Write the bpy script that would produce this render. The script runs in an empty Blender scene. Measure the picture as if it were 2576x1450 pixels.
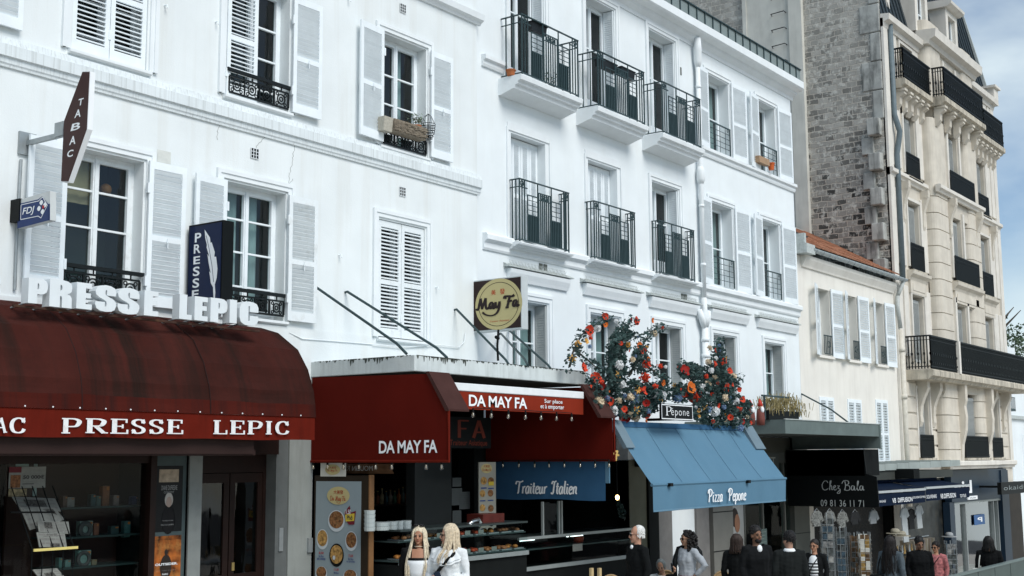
import bpy, bmesh, math, random
from math import sin, cos, pi, radians, sqrt
from mathutils import Vector, Matrix, noise as mnoise
random.seed(7)
SC = bpy.context.scene
COL = SC.collection
# ---------------------------------------------------------------- camera
FP, CX, CY, ZC = 3161.72, 1288.0, 725.0, 2.6        # focal length and centre in the units of a 2576 px wide picture
_a, _t, _r = radians(36.12), radians(7.83), radians(-0.364)
_h = Vector((cos(_a), sin(_a), 0)); _r0 = Vector((sin(_a), -cos(_a), 0)); _z = Vector((0, 0, 1))
FW = cos(_t)*_h + sin(_t)*_z; _u0 = -sin(_t)*_h + cos(_t)*_z
RT = cos(_r)*_r0 + sin(_r)*_u0; UP = cos(_r)*_u0 - sin(_r)*_r0
cam = bpy.data.objects.new('camera', bpy.data.cameras.new('camera')); COL.objects.link(cam)
cam.matrix_world = Matrix(((RT.x, UP.x, -FW.x, 0), (RT.y, UP.y, -FW.y, 0), (RT.z, UP.z, -FW.z, ZC), (0, 0, 0, 1)))
cam.data.sensor_width = 36; cam.data.lens = 36*FP/2576; cam.data.clip_end = 3000; cam.data.clip_start = .1
SC.camera = cam
def _ray(u, v): return FW*FP + RT*(u-CX) + UP*(CY-v)
def at(u, v, Y=14.5):
    d = _ray(u, v); return Vector((0, 0, ZC)) + d*(Y/d.y)
def atX(u, v, X):
    d = _ray(u, v); return Vector((0, 0, ZC)) + d*(X/d.x)
def gz(x): return .8 - .058*x                         # the street falls to the right
# ---------------------------------------------------------------- sky, sun, exposure
SUN_EL, SUN_AZ = radians(45), radians(-106)            # azimuth measured from +X
W = bpy.data.worlds.new('World'); SC.world = W; W.use_nodes = True
nt = W.node_tree; nt.nodes.clear()
def N(t, **k):
    n = nt.nodes.new(t)
    for a, b in k.items(): setattr(n, a, b)
    return n
sky = N('ShaderNodeTexSky', sky_type='NISHITA', sun_disc=False, sun_elevation=SUN_EL, sun_rotation=pi/2-SUN_AZ, air_density=1.0, dust_density=.25, ozone_density=2.0)
tc = N('ShaderNodeTexCoord'); mp = N('ShaderNodeMapping'); mp.inputs['Scale'].default_value = (1.6, 1.6, 3.4); mp.inputs['Location'].default_value = (.35, .1, .42)
nz = N('ShaderNodeTexNoise'); nz.inputs['Scale'].default_value = 1.7; nz.inputs['Detail'].default_value = 6; nz.inputs['Roughness'].default_value = .52
cr = N('ShaderNodeValToRGB'); cr.color_ramp.elements[0].position = .44; cr.color_ramp.elements[0].color = (.05, .05, .05, 1); cr.color_ramp.elements[1].position = .64; cr.color_ramp.elements[1].color = (.9, .9, .9, 1)
mx = N('ShaderNodeMix', data_type='RGBA'); mx.inputs['B'].default_value = (6.6, 7.6, 8.0, 1)
bg = N('ShaderNodeBackground'); bg.inputs['Strength'].default_value = .095; wo = N('ShaderNodeOutputWorld')
L = nt.links.new
L(tc.outputs['Generated'], mp.inputs['Vector']); L(mp.outputs[0], nz.inputs['Vector']); L(nz.outputs['Fac'], cr.inputs[0])
L(sky.outputs[0], mx.inputs['A']); L(cr.outputs[0], mx.inputs['Factor']); L(mx.outputs['Result'], bg.inputs[0]); L(bg.outputs[0], wo.inputs[0])
sl = bpy.data.lights.new('sun', 'SUN'); sl.energy = 2.3; sl.angle = radians(32); sl.color = (1, .965, .91)
so = bpy.data.objects.new('sun', sl); COL.objects.link(so)
so.rotation_euler = Vector((-cos(SUN_EL)*cos(SUN_AZ), -cos(SUN_EL)*sin(SUN_AZ), -sin(SUN_EL))).to_track_quat('-Z', 'Y').to_euler()
so.location = (10, -20, 40)
SC.view_settings.view_transform = 'Standard'; SC.view_settings.look = 'None'; SC.view_settings.exposure = .36; SC.view_settings.gamma = 1
# ---------------------------------------------------------------- materials
MATS = {}
def M(name, col=(.5, .5, .5), rough=.6, var=.06, scale=6, bump=0, bscale=60, streak=0, dirt=(.25, .25, .22), sscale=(14, 14, .8), metal=0, emit=0, spec=.22, patch=0, pcol=(.3, .3, .3), pscale=3, sheen=0, tsl=0):
    if name in MATS: return MATS[name]
    if 'canvas' in name: spec = .05
    if name.startswith(('top_','trousers_','black_paint','shop_dark')): spec = .12
    m = bpy.data.materials.new(name); m.use_nodes = True; t = m.node_tree; b = t.nodes['Principled BSDF']
    def n(ty, **k):
        q = t.nodes.new(ty)
        for a, v in k.items(): setattr(q, a, v)
        return q
    l = t.links.new
    tcn = n('ShaderNodeTexCoord'); co = tcn.outputs['Object']
    a = n('ShaderNodeTexNoise'); a.inputs['Scale'].default_value = scale; a.inputs['Detail'].default_value = 5; l(co, a.inputs['Vector'])
    r = n('ShaderNodeValToRGB'); r.color_ramp.elements[0].position = .3; r.color_ramp.elements[1].position = .7
    r.color_ramp.elements[0].color = tuple(c*(1-var) for c in col)+(1,); r.color_ramp.elements[1].color = tuple(min(1, c*(1+var)) for c in col)+(1,)
    l(a.outputs['Fac'], r.inputs[0]); out = r.outputs[0]
    if patch:
        p = n('ShaderNodeTexNoise'); p.inputs['Scale'].default_value = pscale; p.inputs['Detail'].default_value = 8; p.inputs['Roughness'].default_value = .7; l(co, p.inputs['Vector'])
        pr = n('ShaderNodeValToRGB'); pr.color_ramp.elements[0].position = .5; pr.color_ramp.elements[1].position = .72
        l(p.outputs['Fac'], pr.inputs[0]); mu = n('ShaderNodeMath', operation='MULTIPLY'); mu.inputs[1].default_value = patch; l(pr.outputs[0], mu.inputs[0])
        x = n('ShaderNodeMix', data_type='RGBA'); x.inputs['B'].default_value = tuple(pcol)+(1,); l(mu.outputs[0], x.inputs['Factor']); l(out, x.inputs['A']); out = x.outputs['Result']
    if streak:
        mpn = n('ShaderNodeMapping'); mpn.inputs['Scale'].default_value = sscale; l(co, mpn.inputs['Vector'])
        s = n('ShaderNodeTexNoise'); s.inputs['Scale'].default_value = 1; s.inputs['Detail'].default_value = 6; s.inputs['Roughness'].default_value = .65; l(mpn.outputs[0], s.inputs['Vector'])
        sr = n('ShaderNodeValToRGB'); sr.color_ramp.elements[0].position = .48; sr.color_ramp.elements[1].position = .74
        l(s.outputs['Fac'], sr.inputs[0]); mu = n('ShaderNodeMath', operation='MULTIPLY'); mu.inputs[1].default_value = streak; l(sr.outputs[0], mu.inputs[0])
        x = n('ShaderNodeMix', data_type='RGBA'); x.inputs['B'].default_value = tuple(dirt)+(1,); l(mu.outputs[0], x.inputs['Factor']); l(out, x.inputs['A']); out = x.outputs['Result']
    l(out, b.inputs['Base Color']); b.inputs['Roughness'].default_value = rough; b.inputs['Metallic'].default_value = metal
    b.inputs['Specular IOR Level'].default_value = spec
    if sheen: b.inputs['Sheen Weight'].default_value = sheen
    if emit:
        l(out, b.inputs['Emission Color']); b.inputs['Emission Strength'].default_value = emit
    if bump:
        c = n('ShaderNodeTexNoise'); c.inputs['Scale'].default_value = bscale; c.inputs['Detail'].default_value = 4; l(co, c.inputs['Vector'])
        bb = n('ShaderNodeBump'); bb.inputs['Strength'].default_value = bump; bb.inputs['Distance'].default_value = .02; l(c.outputs['Fac'], bb.inputs['Height']); l(bb.outputs[0], b.inputs['Normal'])
    if tsl:
        tr = n('ShaderNodeBsdfTranslucent'); l(out, tr.inputs[0]); ms = n('ShaderNodeMixShader'); ms.inputs[0].default_value = tsl
        l(b.outputs[0], ms.inputs[1]); l(tr.outputs[0], ms.inputs[2]); l(ms.outputs[0], t.nodes['Material Output'].inputs[0])
    MATS[name] = m; return m
def glass(name, tint=(.75, .85, .85), refl=1.0):       # thin pane: clear straight on, mirror-like at a slant
    m = bpy.data.materials.new(name); m.use_nodes = True; t = m.node_tree; t.nodes.clear(); l = t.links.new
    def mt(op, a, b=None, clamp=False):
        q = t.nodes.new('ShaderNodeMath'); q.operation = op; q.use_clamp = clamp
        for k, v in ((0, a), (1, b)):
            if v is None: continue
            if isinstance(v, (int, float)): q.inputs[k].default_value = v
            else: l(v, q.inputs[k])
        return q.outputs[0]
    o = t.nodes.new('ShaderNodeOutputMaterial'); mi = t.nodes.new('ShaderNodeMixShader'); tr = t.nodes.new('ShaderNodeBsdfTransparent'); gl = t.nodes.new('ShaderNodeBsdfGlossy'); ge = t.nodes.new('ShaderNodeNewGeometry'); dp = t.nodes.new('ShaderNodeVectorMath'); dp.operation = 'DOT_PRODUCT'
    l(ge.outputs['Normal'], dp.inputs[0]); l(ge.outputs['Incoming'], dp.inputs[1]); f = mt('POWER', mt('SUBTRACT', 1.0, mt('ABSOLUTE', dp.outputs['Value']), True), 5.0); f = mt('MULTIPLY', mt('MULTIPLY_ADD', f, .96), refl, True)
    f.node.inputs[0].links[0].from_node.inputs[2].default_value = .04
    tr.inputs[0].default_value = tint+(1,); gl.inputs['Roughness'].default_value = .03
    nzn = t.nodes.new('ShaderNodeTexNoise'); nzn.inputs['Scale'].default_value = 1.3; bu = t.nodes.new('ShaderNodeBump'); bu.inputs['Strength'].default_value = .12; bu.inputs['Distance'].default_value = .05
    l(nzn.outputs['Fac'], bu.inputs['Height']); l(bu.outputs[0], gl.inputs['Normal']); l(f, mi.inputs[0]); l(tr.outputs[0], mi.inputs[1]); l(gl.outputs[0], mi.inputs[2]); l(mi.outputs[0], o.inputs[0])
    MATS[name] = m; return m
GLASS = glass('window_glass', (.62, .74, .74), 1.5); SHOPGLASS = glass('shop_glass', (.75, .84, .83), .35)
PLA = M('white_plaster', (.73, .775, .785), .75, .05, 1.1, .12, 40, streak=.38, dirt=(.56, .555, .51), sscale=(3.2, 3.2, .16), patch=.28, pcol=(.62, .66, .655), pscale=.7)
PLB = M('white_plaster_cool', (.75, .80, .82), .75, .04, 1.3, .08, 40, streak=.16, dirt=(.58, .58, .54), sscale=(2.2, 2.2, .22), patch=.12, pcol=(.64, .67, .66), pscale=.6)
TRIM = M('trim_plaster', (.755, .80, .82), .7, .04, 2, .06, 40, streak=.12, dirt=(.5, .5, .46), sscale=(5, 5, 1))
COURSE = M('stained_course', (.68, .735, .755), .75, .06, 2, .1, 40, streak=.62, dirt=(.36, .385, .375), sscale=(38, 38, .35))
ZINC = M('zinc_capping', (.46, .50, .49), .5, .18, 14, .1, streak=.4, dirt=(.22, .24, .23))
WOOD = M('white_paint_wood', (.78, .84, .87), .5, .04, 5, patch=.10, pcol=(.55, .56, .53), pscale=9)
WORN = M('worn_white_paint', (.74, .79, .81), .6, .05, 5, patch=.45, pcol=(.36, .36, .33), pscale=5)
CREAM = M('cream_plaster', (.74, .72, .665), .8, .05, 1.2, .1, 40, streak=.3, dirt=(.5, .46, .40), sscale=(3, 3, .35))
STONE = M('cream_limestone', (.60, .56, .485), .8, .1, 2.2, .12, 30, streak=.3, dirt=(.36, .31, .24), sscale=(4, 4, .6))
STONEW = M('pale_limestone', (.68, .655, .60), .8, .08, 2.2, .12, 30, streak=.25, dirt=(.42, .38, .32), sscale=(4, 4, .6))
SOOT = M('sooted_stone', (.50, .46, .38), .85, .18, 4, .15, 30, streak=.85, dirt=(.09, .085, .075), sscale=(5, 5, .9))
IRON = M('dark_green_iron', (.03, .055, .06), .45, .1, 10)
BIRON = M('black_cast_iron', (.007, .010, .011), .5, .1, 10)
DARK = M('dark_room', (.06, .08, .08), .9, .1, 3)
GREYSH = M('grey_shutter_paint', (.43, .455, .45), .6, .05, 6)
CURT = M('sheer_curtain', (.60, .68, .68), .9, .08, 4, tsl=.3)
SLATE = M('dark_slate_roof', (.03, .042, .05), .45, .2, 9)
# ---------------------------------------------------------------- mesh helpers
class MB:
    def __init__(s): s.v = []; s.f = []
    def add(s, vs, fs):
        o = len(s.v); s.v += [tuple(p) for p in vs]; s.f += [tuple(o+i for i in f) for f in fs]; return s
    def box(s, x0, x1, y0, y1, z0, z1):
        return s.add([(x0,y0,z0),(x1,y0,z0),(x1,y1,z0),(x0,y1,z0),(x0,y0,z1),(x1,y0,z1),(x1,y1,z1),(x0,y1,z1)],
              [(0,3,2,1),(4,5,6,7),(0,1,5,4),(1,2,6,5),(2,3,7,6),(3,0,4,7)])
    def obox(s, c, ax, ay, az):
        c, ax, ay, az = map(Vector, (c, ax, ay, az)); P = []
        for k in (-1, 1):
            for i, j in ((-1,-1),(1,-1),(1,1),(-1,1)): P.append(c+ax*i+ay*j+az*k)
        return s.add(P, [(0,3,2,1),(4,5,6,7),(0,1,5,4),(1,2,6,5),(2,3,7,6),(3,0,4,7)])
    def beam(s, p, q, w, h, up=(0,0,1)):
        p, q = Vector(p), Vector(q); d = q-p; u = Vector(up); a = d.cross(u)
        if a.length < 1e-6: a = d.cross(Vector((1,0,0)))
        a.normalize(); b = a.cross(d).normalized(); return s.obox((p+q)/2, d/2, a*w/2, b*h/2)
    def quad(s, *p): return s.add(p, [tuple(range(len(p)))])
    def prism(s, poly, fn):
        n = len(poly); vs = [fn(a, b, 0) for a, b in poly]+[fn(a, b, 1) for a, b in poly]
        return s.add(vs, [tuple(range(n))[::-1], tuple(range(n, 2*n))]+[(i, (i+1) % n, n+(i+1) % n, n+i) for i in range(n)])
    def profx(s, x0, x1, poly): return s.prism(poly, lambda a, b, t: (x0 if t == 0 else x1, a, b))
    def profy(s, y0, y1, poly): return s.prism(poly, lambda a, b, t: (a, y0 if t == 0 else y1, b))
    def profz(s, z0, z1, poly): return s.prism(poly, lambda a, b, t: (a, b, z0 if t == 0 else z1))
    def tube(s, pts, r, n=8, closed=False, flat=1.0):
        pts = [Vector(p) for p in pts]; k = len(pts); R = r if isinstance(r, (list, tuple)) else [r]*k; o = len(s.v); prev = None
        for i, p in enumerate(pts):
            d = (pts[(i+1) % k]-pts[i-1]) if closed else (pts[min(i+1, k-1)]-pts[max(i-1, 0)])
            if d.length < 1e-9: d = Vector((0,0,1))
            d.normalize()
            if prev is None: a = d.cross(Vector((0,0,1)));  a = a if a.length > .05 else d.cross(Vector((1,0,0)))
            else: a = prev - d*prev.dot(d); a = a if a.length > 1e-6 else d.cross(Vector((1,0,0)))
            a.normalize(); prev = a; b = d.cross(a)
            for j in range(n): q = p+(a*cos(2*pi*j/n)+b*sin(2*pi*j/n)*flat)*R[i]; s.v.append(tuple(q))
        m = k if closed else k-1
        for i in range(m):
            for j in range(n): s.f.append((o+i*n+j, o+i*n+(j+1) % n, o+((i+1) % k)*n+(j+1) % n, o+((i+1) % k)*n+j))
        if not closed: s.f.append(tuple(o+j for j in range(n))[::-1]); s.f.append(tuple(o+(k-1)*n+j for j in range(n)))
        return s
    def ring(s, c, R, r, ax=(1,0,0), ay=(0,0,1), n=6, k=14, a0=0, a1=2*pi):
        c, ax, ay = Vector(c), Vector(ax), Vector(ay); full = abs(a1-a0-2*pi) < 1e-6; m = k if full else k+1
        return s.tube([c+ax*R*cos(a0+(a1-a0)*i/k)+ay*R*sin(a0+(a1-a0)*i/k) for i in range(m)], r, n, closed=full)
    def grid(s, fn, nu, nv):
        o = len(s.v)
        for i in range(nu+1):
            for j in range(nv+1): s.v.append(tuple(fn(i/nu, j/nv)))
        for i in range(nu):
            for j in range(nv): a = o+i*(nv+1)+j; s.f.append((a, a+nv+1, a+nv+2, a+1))
        return s
    def ball(s, c, r, nu=12, nv=8, z0=-1):
        c = Vector(c); r = (r, r, r) if not isinstance(r, (tuple, list)) else r; o = len(s.v); rows = []
        for j in range(nv+1):
            a = -pi/2+pi*j/nv
            if j in (0, nv): rows.append([len(s.v)]); s.v.append((c.x, c.y, c.z+r[2]*sin(a)))
            else:
                rows.append(list(range(len(s.v), len(s.v)+nu)))
                for i in range(nu): s.v.append((c.x+r[0]*cos(a)*cos(2*pi*i/nu), c.y+r[1]*cos(a)*sin(2*pi*i/nu), c.z+r[2]*sin(a)))
        for j in range(nv):
            A, B = rows[j], rows[j+1]
            for i in range(nu):
                if len(A) == 1: s.f.append((A[0], B[(i+1) % nu], B[i]))
                elif len(B) == 1: s.f.append((A[i], A[(i+1) % nu], B[0]))
                else: s.f.append((A[i], A[(i+1) % nu], B[(i+1) % nu], B[i]))
        return s
    def mesh(s, name, mat=None, org=(0,0,0), smooth=False, recalc=True):
        me = bpy.data.meshes.new(name); o = Vector(org)
        me.from_pydata([(x-o.x, y-o.y, z-o.z) for x, y, z in s.v], [], s.f)
        if recalc:
            bm = bmesh.new(); bm.from_mesh(me); bmesh.ops.recalc_face_normals(bm, faces=bm.faces); bm.to_mesh(me); bm.free()
        if smooth:
            for p in me.polygons: p.use_smooth = True
        if mat: me.materials.append(mat)
        return me
def link(name, data, parent=None):
    o = bpy.data.objects.new(name, data); COL.objects.link(o)
    if parent: o.parent = parent
    return o
def tag(o, label=None, cat=None, group=None, kind=None):
    for k, v in (('label', label), ('category', cat), ('group', group), ('kind', kind)):
        if v: o[k] = v
    return o
class Thing:                                            # an Empty at the thing's base that parents its parts
    def __init__(s, name, label, cat, loc=(0,0,0), group=None):
        s.o = link(name, None); s.o.location = loc; s.loc = Vector(loc); s.o.empty_display_size = .2; tag(s.o, label, cat, group)
    def part(s, name, mb, mat, parent=None, smooth=False, label=None, bevel=0, recalc=True):
        o = link(name, mb.mesh(name, mat, s.loc, smooth, recalc), parent or s.o)
        if label: o['label'] = label
        if bevel:
            md = o.modifiers.new('b', 'BEVEL'); md.width = bevel; md.segments = 2; md.limit_method = 'ANGLE'
        return o
def boxes(T, name, items, mat, bevel=0):                # one part per box
    for b in items: T.part(name, MB().box(*b), mat, bevel=bevel)
def solo(name, mb, mat, label, cat, loc=None, group=None, smooth=False, kind=None):
    loc = loc or (0,0,0); o = link(name, mb.mesh(name, mat, loc, smooth)); o.location = loc; return tag(o, label, cat, group, kind)
# ---------------------------------------------------------------- lettering
def _text2d(s, bold=0, space=1.0, res=4):
    cu = bpy.data.curves.new('t', 'FONT'); cu.body = s; cu.size = 1; cu.offset = bold; cu.space_character = space; cu.resolution_u = res
    o = bpy.data.objects.new('t', cu); COL.objects.link(o); me = bpy.data.meshes.new_from_object(o.evaluated_get(bpy.context.evaluated_depsgraph_get()))
    v = [(p.co.x, p.co.y) for p in me.vertices]; f = [tuple(p.vertices) for p in me.polygons]
    bpy.data.objects.remove(o); bpy.data.curves.remove(cu); bpy.data.meshes.remove(me); return v, f
def fit(mb, vf, a0, a1, b0, b1, fn, shear=0):
    v, f = vf
    if not v: return mb
    v = [(x+shear*y, y) for x, y in v]
    xs = [p[0] for p in v]; ys = [p[1] for p in v]; X0, X1, Y0, Y1 = min(xs), max(xs), min(ys), max(ys)
    return mb.add([fn(a0+(x-X0)/(X1-X0)*(a1-a0), b0+(y-Y0)/max(1e-6, Y1-Y0)*(b1-b0)) for x, y in v], f)
def front(Y): return lambda a, b: (a, Y, b)             # faces the street: a = x, b = z
def side(X): return lambda a, b: (X, a, b)              # a panel across the pavement: a = y, b = z
def text(mb, s, a0, a1, b0, b1, fn, bold=0, space=1.0, shear=0): return fit(mb, _text2d(s, bold, space), a0, a1, b0, b1, fn, shear)
def smoothpts(p, k=5, closed=False):
    n = len(p); out = []
    g = lambda i: p[i % n] if closed else p[max(0, min(n-1, i))]
    for i in range(n if closed else n-1):
        a, b, c, d = g(i-1), g(i), g(i+1), g(i+2)
        for j in range(k):
            t = j/k; out.append(tuple(.5*(2*b[q]+(c[q]-a[q])*t+(2*a[q]-5*b[q]+4*c[q]-d[q])*t*t+(3*b[q]-a[q]-3*c[q]+d[q])*t**3) for q in range(len(b))))
    if not closed: out.append(tuple(p[-1]))
    return out
def strokes2d(strokes, wv, wh, taper=False, nib=0):     # pen strokes: thick on verticals (wv), thin on horizontals (wh)
    V = []; F = []
    for st in strokes:
        sm = st[0] == 's'; pts = smoothpts(st[1], 6) if sm else st[1]; n = len(pts); o = len(V)
        for i, p in enumerate(pts):
            q0, q1 = pts[max(0, i-1)], pts[min(n-1, i+1)]; dx, dy = q1[0]-q0[0], q1[1]-q0[1]; L_ = math.hypot(dx, dy) or 1; dx /= L_; dy /= L_
            w = (wh+(wv-wh)*abs(dy)**1.3)/2*(st[2] if len(st) > 2 else 1)
            if taper: w *= .35+.65*sin(pi*min(max(i/(n-1), .12), .88))
            V += [(p[0]-dy*w, p[1]+dx*w), (p[0]+dy*w, p[1]-dx*w)]
        F += [(o+2*i, o+2*i+1, o+2*i+3, o+2*i+2) for i in range(n-1)]
    return V, F
def curve2d(loops, ext=0, bev=0):
    cu = bpy.data.curves.new('c', 'CURVE'); cu.dimensions = '2D'; cu.fill_mode = 'BOTH'; cu.extrude = ext; cu.bevel_depth = bev
    for lp in loops:
        sp = cu.splines.new('POLY'); sp.points.add(len(lp)-1); sp.use_cyclic_u = True
        for q, p in zip(sp.points, lp): q.co = (p[0], p[1], 0, 1)
    o = bpy.data.objects.new('c', cu); COL.objects.link(o); me = bpy.data.meshes.new_from_object(o.evaluated_get(bpy.context.evaluated_depsgraph_get()))
    v = [tuple(p.co) for p in me.vertices]; f = [tuple(p.vertices) for p in me.polygons]
    bpy.data.objects.remove(o); bpy.data.curves.remove(cu); bpy.data.meshes.remove(me); return v, f
# ---------------------------------------------------------------- building pieces
def wall(mb, x0, x1, z0, z1, holes, Y, dep=.3, bottom=None):
    xs = sorted({x0, x1, *[h[0] for h in holes], *[h[1] for h in holes]}); zs = sorted({z0, z1, *[h[2] for h in holes], *[h[3] for h in holes]})
    for i in range(len(xs)-1):
        for j in range(len(zs)-1):
            a, b, c, d = xs[i], xs[i+1], zs[j], zs[j+1]; mx_, mz_ = (a+b)/2, (c+d)/2
            if any(h[0] < mx_ < h[1] and h[2] < mz_ < h[3] for h in holes): continue
            mb.quad((a,Y,c),(b,Y,c),(b,Y,d),(a,Y,d))
    for a, b, c, d in holes:
        e = Y+dep
        mb.quad((a,Y,c),(a,e,c),(a,e,d),(a,Y,d)); mb.quad((b,Y,c),(b,e,c),(b,e,d),(b,Y,d))
        mb.quad((a,Y,d),(b,Y,d),(b,e,d),(a,e,d)); mb.quad((a,Y,c),(b,Y,c),(b,e,c),(a,e,c))
    return mb
def shell(mb, x0, x1, y0, y1, z0, z1, left=True, right=True):   # sides, back and top of a house block
    mb.quad((x0,y1,z0),(x1,y1,z0),(x1,y1,z1),(x0,y1,z1)); mb.quad((x0,y0,z1),(x1,y0,z1),(x1,y1,z1),(x0,y1,z1))
    if left: mb.quad((x0,y0,z0),(x0,y1,z0),(x0,y1,z1),(x0,y0,z1))
    if right: mb.quad((x1,y0,z0),(x1,y1,z0),(x1,y1,z1),(x1,y0,z1))
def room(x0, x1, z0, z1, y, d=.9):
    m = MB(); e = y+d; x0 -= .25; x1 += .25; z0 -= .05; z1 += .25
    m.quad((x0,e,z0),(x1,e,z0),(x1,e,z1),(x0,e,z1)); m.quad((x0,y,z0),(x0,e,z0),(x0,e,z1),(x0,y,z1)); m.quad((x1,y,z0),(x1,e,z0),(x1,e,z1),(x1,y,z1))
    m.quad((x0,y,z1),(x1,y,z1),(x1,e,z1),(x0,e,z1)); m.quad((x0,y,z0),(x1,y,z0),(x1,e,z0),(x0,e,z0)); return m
def curtain(x0, x1, z0, z1, y, waves=7, amp=.03):
    return MB().grid(lambda u, v: (x0+(x1-x0)*u, y+amp*sin(u*waves*2*pi)*(.6+.4*v)+amp*.4*sin(u*waves*4.3), z1+(z0-z1)*v), waves*6, 3)
def window(T, x0, x1, z0, z1, Yw, rev=.22, bars=(.33,.66), leaves=2, curt=None, fw=.055, surround=.14, glassm=None, name='window', bottom_panel=0, mat=None, room_d=.9):
    y = Yw+rev; f = MB(); d = .06; mat = mat or WOOD
    f.box(x0,x0+fw,y,y+d,z0,z1); f.box(x1-fw,x1,y,y+d,z0,z1); f.box(x0+fw,x1-fw,y,y+d,z1-fw,z1); f.box(x0+fw,x1-fw,y,y+d,z0,z0+fw*1.2)
    w = (x1-x0-2*fw)/leaves
    for i in range(leaves):
        a = x0+fw+i*w; b = a+w; s = .05; yy = y-.014
        f.box(a+.003,a+s,yy,y+d-.012,z0+fw*1.2,z1-fw); f.box(b-s,b-.003,yy,y+d-.012,z0+fw*1.2,z1-fw)
        f.box(a+s,b-s,yy,y+d-.012,z1-fw-s,z1-fw); f.box(a+s,b-s,yy,y+d-.012,z0+fw*1.2,z0+fw*1.2+s*1.5+bottom_panel)
        for t in bars: zc = z0+(z1-z0)*t; f.box(a+s,b-s,yy+.008,y+d-.02,zc-.014,zc+.014)
    if leaves == 2: xm = (x0+x1)/2; f.box(xm-.028,xm+.028,y-.03,y-.0145,z0+.06,z1-.05)
    fo = T.part(name, f, mat); n = MB().quad((x0+fw,y+.035,z0+fw),(x1-fw,y+.035,z0+fw),(x1-fw,y+.035,z1-fw),(x0+fw,y+.035,z1-fw))
    T.part('pane', n, glassm or GLASS, fo)
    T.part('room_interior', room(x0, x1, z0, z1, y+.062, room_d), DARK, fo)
    if surround:
        s = MB(); t = .022; q = surround
        for (a, b, e) in ((q, .035, .03), (q-.04, 0, .016)):
            s.box(x0-a,x0-b,Yw-e,Yw+.01,z0,z1+a); s.box(x1+b,x1+a,Yw-e,Yw+.01,z0,z1+a); s.box(x0-b,x1+b,Yw-e,Yw+.01,z1+b,z1+a)
            break
        s.box(x0-q-.03,x0-q+.035,Yw-.048,Yw+.01,z0,z1+q+.03); s.box(x1+q-.035,x1+q+.03,Yw-.048,Yw+.01,z0,z1+q+.03); s.box(x0-q+.035,x1+q-.035,Yw-.048,Yw+.01,z1+q-.035,z1+q+.03)
        T.part('surround', s, TRIM, fo)
    if curt:
        for (a, b, c, e) in curt: T.part('curtain', curtain(x0+(x1-x0)*a, x0+(x1-x0)*b, z0+(z1-z0)*c, z0+(z1-z0)*e, y+.16, max(2, int((b-a)*9))), CURT, fo, smooth=True)
    return fo
def leaf(x0, x1, z0, z1, y, out=-1, mid=True, st=.075, pitch=.066, tilt=.62, th=.035, gap=.3):   # louvred shutter leaf facing the street
    m = MB(); m.box(x0,x0+st,y,y+th,z0,z1); m.box(x1-st,x1,y,y+th,z0,z1)
    m.box(x0+st,x1-st,y,y+th,z1-.11,z1); m.box(x0+st,x1-st,y,y+th,z0,z0+.15)
    zs = [(z0+.15, z1-.11)]
    if mid: zm = z0+(z1-z0)*.47; m.box(x0+st,x1-st,y,y+th,zm-.04,zm+.04); zs = [(z0+.15, zm-.04), (zm+.04, z1-.11)]
    for a, b in zs:
        n = max(1, round((b-a)/pitch)); p = (b-a)/n
        for i in range(n):
            zc = a+p*(i+.5); jit = random.uniform(-.04, .04)
            c = Vector(((x0+x1)/2, y+th/2, zc)); an = (1.02 if out > 0 else -tilt)+jit
            m.obox(c, ((x1-x0)/2-st, 0, 0), (0, cos(an)*.03, -sin(an)*.03*1), (0, sin(an)*.005, cos(an)*.005))
    return m
def rot_leaf(m, xh, y, ang):                              # swing a leaf about its hinge
    c, s_ = cos(ang), sin(ang); m.v = [(xh+(px-xh)*c-(py-y)*s_, y+(px-xh)*s_+(py-y)*c, pz) for px, py, pz in m.v]; return m
def hooks(m, x, z, y):
    m.beam((x,y-.03,z-.09),(x,y-.03,z+.05),.012,.012); m.beam((x-.03,y-.035,z),(x+.03,y-.035,z),.012,.012); return m
def scroll_guard(x0, x1, z0, z1, y):                      # ornate cast-iron window guard
    m = MB(); m.box(x0-.05,x1+.05,y-.035,y+.035,z1-.05,z1); m.box(x0,x1,y-.014,y+.014,z0,z0+.03); m.box(x0,x1,y-.014,y+.014,z1-.13,z1-.105)
    n = max(2, round((x1-x0)/.3)); w = (x1-x0)/n; h = z1-.13-z0-.03
    for i in range(n+1): m.box(x0+i*w-.013,x0+i*w+.013,y-.013,y+.013,z0+.03,z1-.13)
    for i in range(n):
        c = x0+(i+.5)*w; R = min(w*.36, h*.34)
        m.ring((c,y,z0+.03+h*.5),R,.013,n=5,k=14); m.ring((c,y,z0+.03+h*.5),R*.45,.012,n=5,k=10)
        for sx in (-1, 1):
            for sz in (.16, .84): m.ring((c+sx*w*.28,y,z0+.03+h*sz),h*.11,.010,n=5,k=10)
        m.box(c-.008,c+.008,y-.008,y+.008,z1-.105,z1-.05)
    return m
def bars(x0, x1, z0, z1, y, n, r=.009, rail=.025):
    m = MB(); m.box(x0,x1,y-.02,y+.02,z1-rail,z1); m.box(x0,x1,y-.012,y+.012,z0,z0+rail)
    for i in range(n+1): xx = x0+(x1-x0)*i/n; m.box(xx-r,xx+r,y-r,y+r,z0+rail,z1-rail)
    return m
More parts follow.
